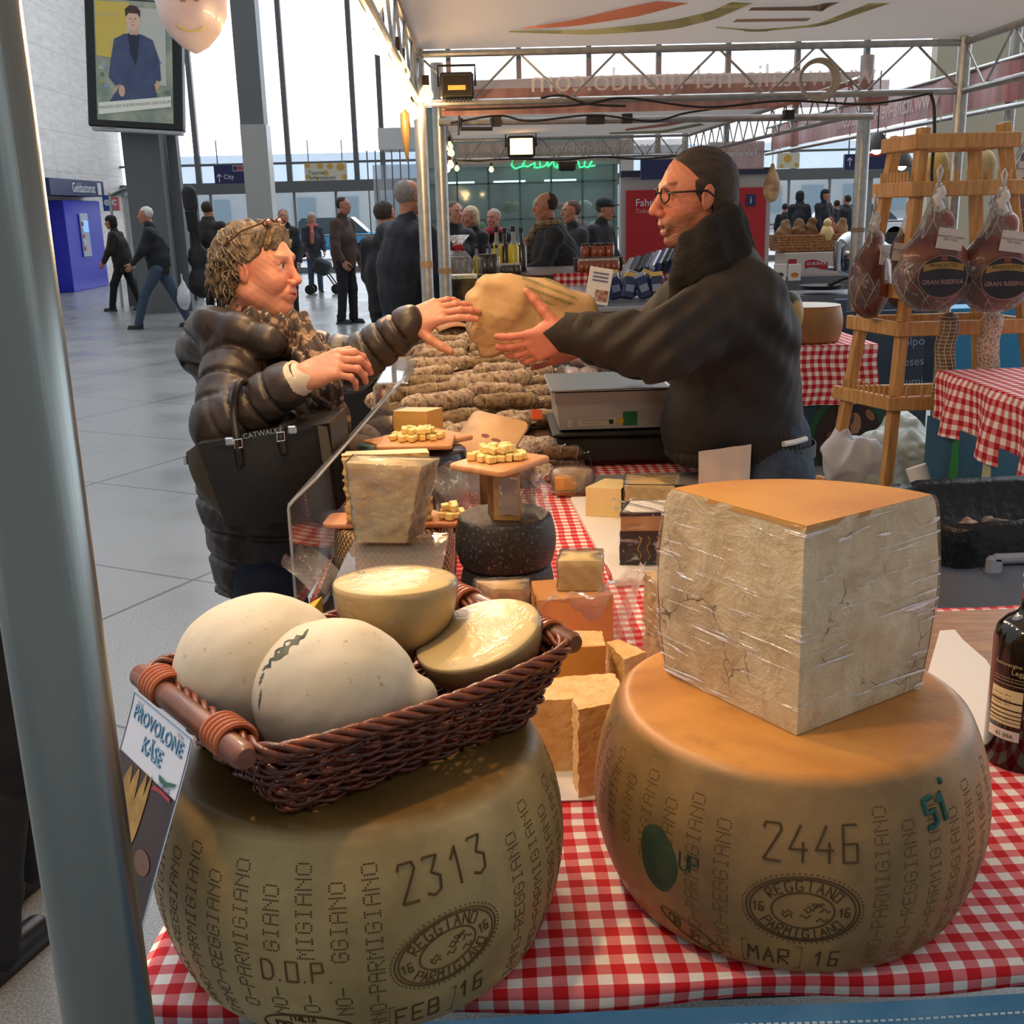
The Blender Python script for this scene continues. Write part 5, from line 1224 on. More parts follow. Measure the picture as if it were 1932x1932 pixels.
for x, z, r in ((-.40, .14, .06), (-.12, .13, .07), (.1, .12, .07), (.34, .10, .09), (-.42, -.1, .05), (.0, -.03, .06), (.42, -.12, .06), (-.2, -.14, .04)): q = MB(); q.prism(blob(x, z, r, r * .95, 0, 18), .002, frame((0, -.042, 0), (1, 0, 0), (0, 0, 1))); q.build('printed_dot', DOT, o, None)
text('Tourist', .125, fr_(-.22, -.02, -.047), mat('sign_ink', '4a4c50', .5), o); text('Information', .125, fr_(-.08, -.13, -.047), MATS['sign_ink'], o)
o = hsign('arrow_sign', 'navy hanging sign with white up arrow seen beyond the ham easel', (1634, 305), 20, .78, .26, NAVY); arrow(o, -.30, 0, .07); text('S', .14, fr_(-.14, 0), WHT, o); q = MB(); q.box((.1, -.042, .11), (.28, .004, .05)); q.build('red_strip', RED, o)
o = hsign('dotted_sign', 'cream sign with orange dots beyond the stall of bread', (1487, 303), 26, .50, .34, CRM)
for x, z, r in ((-.02, .04, .09), (.18, -.1, .05), (-.15, -.12, .04)): q = MB(); q.prism(blob(x, z, r, r, 0, 14), .002, frame((0, -.042, 0), (1, 0, 0), (0, 0, 1))); q.build('printed_dot', DOT, o, None)
o = thing('rail_logo_sign', 'small red square logo sign on the cream wall', 'sign', aty(1853, 291, 23.0)); q = MB(); q.box((0, 0, 0), (.34, .08, .22)); q.build('panel', mat('db_red', 'd81e32', .4), o); text('DB', .17, frame((0, -.043, 0), (1, 0, 0), (0, 0, 1)), WHT, o)
def fx_(px_, Y): return aty(px_, 420, Y).x
# phone booths / display case by the column
o = thing('glass_booth', 'curved roofed glass booth standing by the slate column', 'booth', (fx_(278, 21.6), 21.6, 0)); SIL = mat('silver_frame', 'a8aaac', .35, metal=.6)
q = MB(); q.grid(lambda u, v: (-.62 + 1.24 * u, -.45 + .9 * v, 2.02 + .16 * math.sin(PI * u)), 14, 2); r_ = q.build('roof', SIL, o); md = r_.modifiers.new('t', 'SOLIDIFY'); md.thickness = .03
for x in (-.6, 0, .6):
    q = MB(); q.box((x, -.42, 1.03), (.045, .045, 2.06)); q.box((x, .42, 1.03), (.045, .045, 2.06)); q.build('upright', SIL, o)
for x in (-.3, .3): q = MB(); q.box((x, -.43, 1.25), (.54, .012, 1.5)); q.build('glass_pane', GLZ, o)
q = MB(); q.box((0, .1, .35), (1.1, .5, .7)); q.build('cupboard', mat('booth_grey', '5a5f62', .5), o); q = MB(); q.box((0, .42, 1.3), (1.15, .03, 1.4)); q.build('back_panel', FROST, o)
q = MB(); q.box((.22, -.46, 1.1), (.22, .03, .55)); q.build('notice', WHT, o)
# second booth behind
o2 = copy_tree(o); o2.location = (fx_(336, 22.8), 22.8, 0); o2.scale = (.55, .9, .98); o.scale = (.85, 1, 1); o2['label'] = 'glass booth half hidden behind the guitar carrier'
# shop front with neon and its pillar
o = thing('shop_front', 'glazed shop front with thin metal grid under the green neon lettering', 'shop front', (.75, 16.5, 0))
q = MB(); q.box((0, .9, .45), (2.9, .8, .9)); q.build('counter', mat('shop_dark', '3c4240', .6), o)
q = MB(); q.box((0, 2.4, 1.6), (3.2, .1, 3.2)); q.build('back_wall', mat('shop_wall', '8aa09c', .6, '4f6460', 1.6, lo=.4, hi=.6), o)
q = MB(); q.box((-.1, 0, 2.55), (2.9, .12, .75)); q.build('fascia', mat('shop_fascia', '8f9c98', .5), o)
for i in range(7): q = MB(); q.box((-1.45 + i * .45, 0, 1.3), (.025, .03, 2.6)); q.build('mullion', mat('shop_mullion', '5c6664', .4), o)
for z in (1.0, 1.45, 1.95): q = MB(); q.box((-.1, 0, z), (2.8, .03, .022)); q.build('rail', MATS['shop_mullion'], o)
q = MB(); q.box((-.1, .01, 1.25), (2.75, .01, 2.2)); q.build('glass_pane', film_mat('shop_glass', .12, 0, (1, 1, 1), tint='c8e0dc', rough=.05, bs=0), o)
g = random.Random(12)
for i in range(34):
    x, z = g.uniform(-1.3, 1.2), g.choice((1.02, 1.3, 1.62)); q = MB(); q.ball((x, 1.0 + g.uniform(-.2, .4), z), (g.uniform(.05, .13), .08, g.uniform(.04, .14)), 8, 6); q.build('displayed_flowers', mat('fl' + str(i % 6), ('7a9a5a', 'b85a5a', 'd0d0c0', '4a6a3a', 'a87878', '8a9a9a')[i % 6], .7), o)
for x in (-1.0, -.2, .6): q = MB(); q.box((x, 1.6, 2.0), (.5, .05, .05)); q.build('tube_lamp', mat('cold_lamp', 'd8f0ff', .5, emit=6), o)
q = MB(); q.box((1.42, -.1, 1.3), (.18, .2, 2.6)); struct('pillar_white', q, mat('pillar_white', 'c4c0ba', .5)).location = (.75, 16.5, 0)
o = thing('neon_sign', 'green neon handwriting glowing on the shop fascia', 'neon sign', (0, 16.35, 0)); NEO = mat('neon_green', '30e070', .4, emit=3)
segs = [[(968, 300), (965, 312), (972, 318), (985, 314), (992, 302)], [(990, 302), (985, 313), (997, 314), (1010, 306), (1008, 316), (1018, 316)], [(1018, 303), (1020, 316), (1030, 312), (1033, 303), (1035, 315)], [(1035, 314), (1044, 303), (1046, 314), (1053, 316)], [(1053, 300), (1051, 318)], [(1090, 302), (1094, 316), (1102, 314), (1104, 303)], [(1104, 314), (1110, 316), (1117, 303)], [(1092, 297), (1098, 300)], [(1076, 298), (1078, 316)], [(1117, 303), (1112, 314), (1123, 312)]]
for s_ in segs:
    P = [aty(x, y, 16.3) for x, y in s_]; Q_ = []
    for a, b_ in zip(P[:-1], P[1:]): Q_ += [a, a.lerp(b_, .5)]
    q = MB(); q.tube([p - Vector((0, 16.35, 0)) for p in Q_ + [P[-1]]], .012, 6); q.build('neon_tube', NEO, o)
# red ticket machine poster wall
o = thing('ticket_poster', 'red ticket advertising wall reading Fahrkarten in grey frame behind the seller', 'poster', aty(1312, 452, 13.0))
q = MB(); q.box((0, .1, -.25), (1.72, .16, 1.9)); q.build('grey_frame', mat('poster_frame', 'b4b2ae', .5), o); q = MB(); q.box((0, .0, -.25), (1.60, .05, 1.62)); q.build('red_panel', mat('poster_red', 'b01824', .45), o); q = MB(); q.box((0, .05, .74), (1.72, .16, .07)); q.build('top_rail', mat('rail_navy', '2a2c44', .5), o)
text('Fahrkarten', .115, frame((-.70, -.03, .42), (1, 0, 0), (0, 0, 1)), WHT, o, align='LEFT'); text('Tickets', .07, frame((-.70, -.03, .33), (1, 0, 0), (0, 0, 1)), mat('soft_pink', 'd8a0a4', .5), o, align='LEFT')
q = MB(); q.box((.62, -.03, .42), (.11, .01, .13)); q.build('info_square', NAVY, o); text('i', .11, frame((.62, -.037, .42), (1, 0, 0), (0, 0, 1)), WHT, o)
o = thing('hanging_board', 'dark navy board hanging above the ticket poster', 'sign', aty(1262, 318, 12.6)); q = MB(); q.box((0, 0, 0), (.62, .08, .22)); q.build('panel', NAVY, o)
# kiosk of thin bars left of the posts
o = thing('glass_kiosk', 'white framed kiosk with thin vertical bars left of the stall post', 'kiosk', aty(765, 440, 20)); o.location.z = 0
q = MB(); q.box((.1, 0, 2.78), (.9, 1.0, .34)); q.build('roof_box', mat('kiosk_white', 'dfe2e4', .5), o)
for i in range(9): q = MB(); q.box((-.55 + i * .1375, -.5, 1.3), (.02, .02, 2.6)); q.build('bar', FR, o)
q = MB(); q.box((0, .45, 1.2), (1.1, .05, 2.4)); q.build('back_panel', FROST, o); q = MB(); q.box((.1, -.52, 1.75), (.3, .03, .12)); q.build('red_label', mat('hot_red', 'e03048', .4, emit=.5), o)
# ================================================================ foreground pole
pl = thing('steel_pole', 'thick steel stall pole standing in front at the counter corner', 'pole', (-.243, .585, 0))
TUBE, t, b = newmat('pole_steel'); b.inputs['Metallic'].default_value = .9; b.inputs['Base Color'].default_value = lin('808886'); b.inputs['Roughness'].default_value = .27
t.link(t.bump(t.noise(t.coord('Object', (1, 1, .06)), 260, 3), .12, .002), b.inputs['Normal'])
q = MB(); q.lathe([(.0262, 0), (.0262, 2.4)], 48); q.build('tube', TUBE, pl, 180); q = MB(); q.box((0, 0, .004), (.12, .12, .008)); q.build('foot_plate', ALU, pl)
# ================================================================ stall frames
def truss(name, label, a, b_, h, n, r=.016, hang=0):
    """ladder truss from a to b (top chord), depth h"""
    o = thing(name, label, 'truss', a); a = Vector(a); b_ = Vector(b_); d = b_ - a; U = Vector((0, 0, -h))
    q = MB(); q.cyl((0, 0, 0), d, r, n=10); q.build('top_chord', ALU, o); q = MB(); q.cyl(U, U + d, r, n=10); q.build('bottom_chord', ALU, o)
    q = MB()
    P = [d * (i / n) + (U if i % 2 else Vector((0, 0, 0))) for i in range(n + 1)]
    for p, p2 in zip(P[:-1], P[1:]): q.cyl(p, p2, .006, n=6)
    q.build('lattice', ALU, o); return o
def post(x, y, label, z=2.4, r=.03):
    o = thing('stall_post', label, 'post', (x, y, 0)); q = MB(); q.cyl((0, 0, 0), (0, 0, z), r, n=20); q.build('tube', ALU, o)
    q = MB(); q.cyl((0, 0, z * .55), (0, 0, z * .55 + .03), r * 1.08, n=20); q.build('tape_band', mat('brown_tape', '8a7458', .5), o); q = MB(); q.box((0, 0, .005), (.14, .14, .01)); q.build('foot_plate', ALU, o); return o
ZT, ZB = 2.285, 2.07
post(-.245, 5.5, 'galvanised stall post nearer of the pair behind the reaching hand'); post(-.17, 5.95, 'galvanised stall post behind its twin at the far bay', 2.3, .033); post(2.32, 5.5, 'stall post behind the upper ham easel'); post(aty(1632, 200, 7.7).x, 7.7, 'pale stall post rising beside the hanging hams', 2.5, .045); post(3.35, 7.2, 'stall post behind the right leg of the ham easel', 2.6, .034)
pR = post(1.48 + .5, 10.8, 'thin stall post beyond the seller head', 2.3, .03)
truss('truss', 'lattice truss crossing above the counter between two posts', (-.245, 5.5, ZT), (2.32, 5.5, ZT), ZT - ZB, 11)
truss('truss', 'lattice truss running overhead along the customer side with bulbs', (-.245, .6, ZT), (-.245, 5.5, ZT), ZT - ZB, 20)
truss('truss', 'lattice truss running along the seller side above the easel', (2.32, .6, ZT), (2.32, 5.5, ZT), ZT - ZB, 20)
truss('truss', 'farther lattice truss crossing behind with warm flood light', (-.19, 10.6, 2.20), (1.98, 10.6, 2.20), .17, 16, .013)
truss('truss', 'slanting lattice truss joining the pale post to the far bay', (2.04, 5.95, 2.19), (1.98, 10.6, 2.20), .17, 30, .013)
truss('truss', 'lattice truss continuing the customer side of the far bay', (-.19, 5.95, 2.20), (-.19, 10.6, 2.20), .17, 20, .013)
q = MB(); q.cyl((-.17, 5.9, 2.015), (2.04, 5.9, 1.995), .018, n=10); tag(q.build('cross_tube', ALU), 'plain horizontal tube with clamps below the near truss', 'tube')
for i, x in enumerate((.12, .62, .78, 1.6)): q = MB(); q.box((x, 5.88, 2.01), (.09 if i == 1 else .05, .05, .045)); tag(q.build('cable_clamp', BLACKM), 'black clamp gripping the horizontal tube', 'clamp', 'black clamps on the horizontal tube')
# canopy fabric
FAB, t, b = newmat('canopy_fabric'); t.n.remove(b); d_ = t.new('ShaderNodeBsdfDiffuse'); d_.inputs[0].default_value = lin('bdb4aa'); tl = t.new('ShaderNodeBsdfTranslucent'); tl.inputs[0].default_value = lin('c4bcb4'); mx = t.new('ShaderNodeMixShader', i_0=.27)
t.link(d_.outputs[0], mx.inputs[1]); t.link(tl.outputs[0], mx.inputs[2]); t.link(mx.outputs[0], t.n['Material Output'].inputs[0])
def canopy(name, label, x0, x1, y0, y1, z, rise, prints=()):
    def hit(a, b_):
        d = ray(a, b_); lo, hi = .6 / d.y, min(y1, y1) / d.y
        for k in range(80):
            t_ = hi + (lo - hi) * k / 79; p = CAM + d * t_
            if p.z <= zf(p.x, p.y) - .004 and k: return p
        return CAM + d * hi
    def zf(x, y):
        u = min(1, max(0, (x - x0) / (x1 - x0))); v = min(1, max(0, (y - y0) / (y1 - y0))); return z + rise * math.sin(PI * u) ** .7 * math.sin(PI * v) ** .6
    o = thing(name, label, 'canopy', (0, 0, 0)); q = MB(); q.grid(lambda u, v: (x0 + (x1 - x0) * u, y0 + (y1 - y0) * v, zf(x0 + (x1 - x0) * u, y0 + (y1 - y0) * v)), 40, 40); q.build('fabric', FAB, o, 180)
    for nm, pts, m in prints:
        q = MB(); P = []
        for a, b_ in pts:
            P.append(hit(a, b_))
        h_ = len(P) // 2; L_ = P[:h_]; R_ = P[h_:][::-1]; q.add(L_ + R_, [(i, i + 1, h_ + i + 1, h_ + i) for i in range(h_ - 1)]); q.build(nm, m, o, None)
    return o
def ribbon(A, B, n=14):
    """A,B: top and bottom pixel polylines resampled"""
    def rs(P):
        out = []
        for k in range(n):
            f = k / (n - 1) * (len(P) - 1); i = min(int(f), len(P) - 2); u = f - i; out.append((P[i][0] + (P[i + 1][0] - P[i][0]) * u, P[i][1] + (P[i + 1][1] - P[i][1]) * u))
        return out
    return rs(A) + rs(B)[::-1]
SAL = mat('print_salmon', 'd98f78', .8); SAG = mat('print_sage', 'a9ad82', .8); TAU = mat('print_taupe', '8d7f74', .8)
pr = [('printed_stripe', ribbon([(985, 53), (1080, 38), (1180, 14), (1240, 2)], [(985, 55), (1080, 50), (1200, 32), (1300, 6)]), SAL),
      ('printed_stripe', ribbon([(960, 58), (1120, 56), (1260, 40), (1340, 22), (1380, 4)], [(960, 61), (1120, 66), (1270, 56), (1350, 36), (1420, 6)]), SAG),
      ('printed_stripe', ribbon([(1350, 50), (1430, 56), (1540, 46), (1640, 6)], [(1350, 53), (1430, 60), (1550, 50), (1680, 6)]), SAG),
      ('printed_bar', ribbon([(1418, 14), (1530, 12), (1560, 5), (1584, 4)], [(1412, 20), (1535, 20), (1550, 22), (1562, 14)]), TAU), ('printed_bar', ribbon([(1390, 36), (1530, 34)], [(1382, 42), (1522, 40)]), TAU)]
canopy('stall_canopy', 'off white printed canopy stretched over the cheese counter', -.245, 2.32, .6, 5.5, ZT + .02, .34, pr)
canopy('stall_canopy', 'off white printed canopy of the farther bay', -.19, 2.04, 5.95, 10.6, 2.215, .10, [('printed_stripe', ribbon([(1180, 243), (1260, 232), (1300, 226)], [(1180, 247), (1262, 238), (1310, 228)]), SAL), ('printed_stripe', ribbon([(1150, 250), (1250, 246), (1320, 232)], [(1150, 253), (1252, 251), (1330, 236)]), SAG)])
# banners
def banner_mat(name, c1, c2, al):
    m, t, b = newmat(name); v = t.coord('Object', (3, 3, .25)); n = t.noise(v, 4, 5, .6); t.link(t.mix(t.ramp(n, [(.4, (0, 0, 0)), (.6, (1, 1, 1))]), lin(c1), lin(c2)), b.inputs['Base Color']); b.inputs['Roughness'].default_value = .35; b.inputs['Alpha'].default_value = al; return m
BN1 = banner_mat('banner_clear', 'c9a79c', 'b08c82', .38); BN2 = banner_mat('banner_brown', 'a8705c', '8a5648', .88); BN3 = banner_mat('banner_red', 'a8564e', '7d3a36', .97)
BTX = mat('banner_text', 'e2d6cf', .6, alpha=.75)
o = thing('web_banner', 'translucent brown banner with mirrored web address behind the near truss', 'banner', (0, 5.72, 0))
q = MB(); q.grid(lambda u, v: (-.15 + 2.2 * u, .01 * math.sin(u * 31), 2.15 + .13 * v), 40, 2); q.build('upper_band', BN1, o, 180); q = MB(); q.grid(lambda u, v: (-.15 + 2.2 * u, .01 * math.sin(u * 31), 2.03 + .12 * v), 40, 2); q.build('lower_band', BN2, o, 180)
text('www.italia-nel-mondo.com', .155, frame((1.13, -.02, 2.175), (-1, 0, 0), (0, 0, 1)), BTX, o)
for x in (.3, .55, .95, 1.3): q = MB(); q.cyl((x, -.015, 2.09), (x, -.02, 2.09), .008); q.build('eyelet', ALU, o)
o = thing('web_banner', 'pale banner with mirrored web address behind the farther truss', 'banner', (0, 10.75, 0)); q = MB(); q.grid(lambda u, v: (-.15 + 2.1 * u, .01 * math.sin(u * 31), 2.0 + .18 * v), 30, 2); q.build('cloth', banner_mat('banner_pale', 'c2b2a8', 'ac9a90', .8), o, 180); text('www.italia-nel-mondo.com', .13, frame((.95, -.03, 2.12), (-1, 0, 0), (0, 0, 1)), BTX, o)
o = thing('web_banner', 'long red brown banner with mirrored web address over the bread stall', 'banner', (3.2, 6.4, 0)); q = MB(); q.grid(lambda u, v: (.012 * math.sin(u * 47) , 6 * u, 2.13 + .24 * v), 60, 2); q.build('cloth', BN3, o, 180)
me_ = text('www.italia-nel-mondo.com', .20, frame((-.02, 2.6, 2.25), (0, 1, 0), (0, 0, 1)), mat('banner_text_soft', 'd8bdb6', .6), o)
q = MB(); q.cyl((3.2, 6.3, 2.10), (3.2, 12.6, 2.10), .018); tag(q.build('banner_tube', ALU), 'long tube carrying the red brown banner', 'tube')
q = MB(); q.cyl((3.2, 6.3, 2.37), (3.2, 12.6, 2.37), .014); tag(q.build('banner_tube', ALU), 'thin tube along the top of the red brown banner', 'tube')
o = thing('ticket_banner', 'pinkish banner with mirrored word Fahrscheine behind the seller', 'banner', aty(1390, 289, 11.2)); q = MB(); q.grid(lambda u, v: (-.27 + .54 * u, 0, -.15 + .26 * v), 6, 2); q.build('cloth', banner_mat('banner_pink', 'b89488', 'a8867c', .95), o, 180); text('Fahrscheine', .075, frame((.02, -.01, -.0), (-1, 0, 0), (0, 0, 1)), WHT, o); text('DB', .05, frame((-.20, -.01, 0), (-1, 0, 0), (0, 0, 1)), RED, o)
# cables, coil, floodlights
def cable(P, label, r=.006, n=10):
    q = MB(); Q_ = []
    P = [Vector(p) for p in P]
    for i in range(len(P) - 1):
        p0 = P[max(i - 1, 0)]; p1 = P[i]; p2 = P[i + 1]; p3 = P[min(i + 2, len(P) - 1)]
        for k in range(n):
            t_ = k / n; Q_.append(.5 * ((2 * p1) + (p2 - p0) * t_ + (2 * p0 - 5 * p1 + 4 * p2 - p3) * t_ ** 2 + (3 * p1 - p0 - 3 * p2 + p3) * t_ ** 3))
    q.tube(Q_ + [P[-1]], r, 6); return tag(q.build('cable', DARK, None, 180), label, 'cable')
cable([aty(x, y, 5.46) for x, y in ((835, 207), (930, 205), (1090, 198), (1180, 185), (1330, 202), (1480, 190), (1640, 196), (1760, 175))], 'black cable sagging along the near truss bottom chord')
cable([aty(x, y, 5.85) for x, y in ((850, 232), (940, 218), (1000, 228), (1120, 217), (1230, 228), (1300, 212), (1420, 196))], 'black cable looped around the plain horizontal tube')
cable([aty(x, y, 5.46) for x, y in ((1020, 185), (1060, 180), (1110, 196), (1180, 200))], 'short cable loop at the near truss middle')
cable([aty(x, y, 5.4) for x, y in ((1755, 175), (1762, 200), (1763, 260), (1758, 330), (1762, 420))], 'black cable running down the post behind the easel', .008)
cable([aty(x, y, 5.8) for x, y in ((868, 198), (866, 225), (865, 255))], 'thin cable dropping from the flood light')
q = MB()
for k in range(5): p = aty(1541, 150, 5.42); q.tube([(p.x + (.075 + .005 * k) * math.cos(a) + .002 * k, p.y - .004 * k, p.z + (.075 + .004 * k) * math.sin(a) + .003 * math.sin(k * 3)) for a in [2 * PI * i / 28 for i in range(28)]], .005, 6, closed=True)
tag(q.build('cable_coil', mat('grey_cable', 'a09a90', .5)), 'grey cable coil tied to the near truss', 'cable coil')
def flood(c_, y, label, s_=1, on=False, rz=0):
    o = thing('flood_light', label, 'flood light', aty(c_[0], c_[1], y), rz); q = MB(); q.box((0, 0, 0), (.155 * s_, .09 * s_, .115 * s_), bev=.01 * s_); q.build('housing', BLACKM, o)
    q = MB(); q.box((0, -.047 * s_, 0), (.125 * s_, .004, .085 * s_)); q.build('glass', mat('flood_glass_on', 'ffc870', .2, emit=9) if on else mat('flood_glass', '3a352c', .12, metal=.6), o)
    for k in range(7): q = MB(); q.box((-.05 * s_ + k * .0167 * s_, -.02, -.062 * s_), (.006, .06, .012)); q.build('cooling_fin', BLACKM, o)
    q = MB(); q.tube([(-.085 * s_, 0, 0), (-.085 * s_, 0, .09 * s_), (.085 * s_, 0, .09 * s_), (.085 * s_, 0, 0)], .006 * s_, 6); q.build('bracket', BLACKM, o); return o
o = flood((862, 163), 5.42, 'black halogen flood light clamped to the truss corner'); q = MB(); q.box((0, -.05, -.01), (.08, .004, .02)); q.build('filament', mat('filament', 'd89a3c', .4, emit=.5), o)
flood((983, 277), 10.45, 'bright warm flood light burning on the farther truss', 1.6, True); flood((1070, 309), 11.4, 'small dark flood light hanging before the neon', 1.1)
q = MB(); q.tube([aty(870, 223, 5.8), aty(870, 243, 5.8), aty(928, 243, 5.8), aty(928, 223, 5.8)], .010, 8); tag(q.build('metal_loop', BLACKM), 'black metal loop hanging under the horizontal tube', 'bracket')
# bulbs
BULB = mat('bulb_glow', 'ffdca4', .3, emit=1.9); SOCK = mat('socket_brown', '4a3020', .6); NB = 0
def bulb(p, label, e=7.0, r=.033, grp='warm bulbs strung along the truss'):
    o = thing('light_bulb', label, 'bulb', p, group=grp); q = MB(); q.lathe([(.001, -r), (r * .6, -r * .82), (r * .97, -r * .3), (r, .1 * r), (r * .8, .62 * r), (r * .45, 1.15 * r), (r * .42, 1.4 * r)], 20, cap=False); q.build('glass', BULB, o, 180)
    q = MB(); q.cyl((0, 0, 1.3 * r), (0, 0, 2.6 * r), r * .5, n=12); q.build('socket', SOCK, o)
    if e:
        ld = bpy.data.lights.new('bulb_light', 'POINT'); ld.energy = e * 1.5; ld.color = (1, .62, .28); ld.shadow_soft_size = .03; l = bpy.data.objects.new('bulb_light', ld); COL.objects.link(l); l.location = (p[0], p[1], p[2] - r * 1.5)
LB_ = 'round warm bulb in the bright string beneath the customer side truss'
for x, y, Y_, e in ((701, 3, 3.2, 9), (717, 82, 3.5, 7), (747, 122, 4.0, 5), (757, 140, 4.3, 5), (763, 172, 4.7, 5), (769, 205, 5.0, 4), (778, 212, 5.3, 3)): bulb(aty(x, y, Y_), LB_, e)
bulb(aty(804, 180, 5.4), 'single warm bulb beside the near stall post', 3)
for Y_ in (.9, 1.5, 2.1, 2.7): bulb((-.30, Y_, 2.13), LB_, 12)
for x, y in ((848, 276), (851, 289), (850, 311), (843, 319)): bulb(aty(x, y, 8.6), 'warm bulb in the small cluster at the far bay post', 1.2, .026, 'bulb cluster at the far bay')
for x, y in ((862, 318), (927, 320)): bulb(aty(x, y, 10.2), 'small warm bulb hanging under the farther truss', 1, .022, 'single bulbs under the farther truss')
cable([aty(x, y, 10.3) for x, y in ((842, 300), (900, 304), (960, 300), (1060, 302), (1130, 296), (1210, 300), (1300, 292))], 'thin cable along the farther truss', .008)
# foil balloons
o = thing('foil_balloon', 'pale pink foil balloon with yellow curve hanging at the top edge', 'balloon', aty(363, 18, 4.6)); q = MB(); q.lathe([(.001, -.158), (.012, -.154), (.05, -.135), (.095, -.09), (.128, -.03), (.138, .03), (.128, .1), (.09, .16), (.03, .2), (.001, .205)], 40, sy=.42); q.build('foil', mat('pearl_foil', 'e6dcda', .3, 'd2bcc0', 6, metal=.1, coat=.6), o, 180)
def bs_(x, z): 
    f = max(0, 1 - (x / .136) ** 2 - ((z - .02) / .19) ** 2); return -.058 * math.sqrt(f) - .0035
q = MB(); q.tube([(x, bs_(x, -.085 + 4.5 * (x - .005) ** 2 * 1.6), -.085 + 4.5 * (x - .005) ** 2 * 1.6) for x in [-.055 + .01 * i for i in range(12)]], [.002] + [.006] * 10 + [.002], 6, flat=.5); q.build('yellow_curve', mat('balloon_yellow', 'd8c860', .4), o, 180)
q = MB()
q.tube([(-.03 + .008 * i, bs_(-.03 + .008 * i, .02 - .006 * i) , .03 - .010 * math.sin(i)) for i in range(10)], .012, 6, flat=.4); q.build('brown_print', mat('balloon_print', '9a7a74', .4), o, 180)
o = thing('foil_balloon', 'narrow gold foil balloon seen edge on below the bulb string', 'balloon', aty(766, 258, 4.9)); q = MB(); q.lathe([(.001, -.105), (.006, -.08), (.016, -.03), (.022, .03), (.02, .09), (.001, .11)], 20, sy=3.2); q.build('foil', mat('gold_foil', 'c89a58', .35, metal=.5), o, 180)
q = MB(); p = aty(294, 1803, 0.002); q.box((0, 0, 0), (.012, 1, .001)); 
a = atz(272, 1815, .002); b_ = atz(330, 1787, .002); q = MB(); d_ = (b_ - a); a = a - d_ * .3; s_ = Vector((-d_.y, d_.x, 0)).normalized() * .007; q.add([a - s_, b_ + d_ - s_, b_ + d_ + s_, a + s_], [(0, 1, 2, 3)]); tag(q.build('yellow_tape', mat('yellow_tape', 'd8dc28', .5)), 'strip of bright yellow tape on the floor by the counter', 'tape')
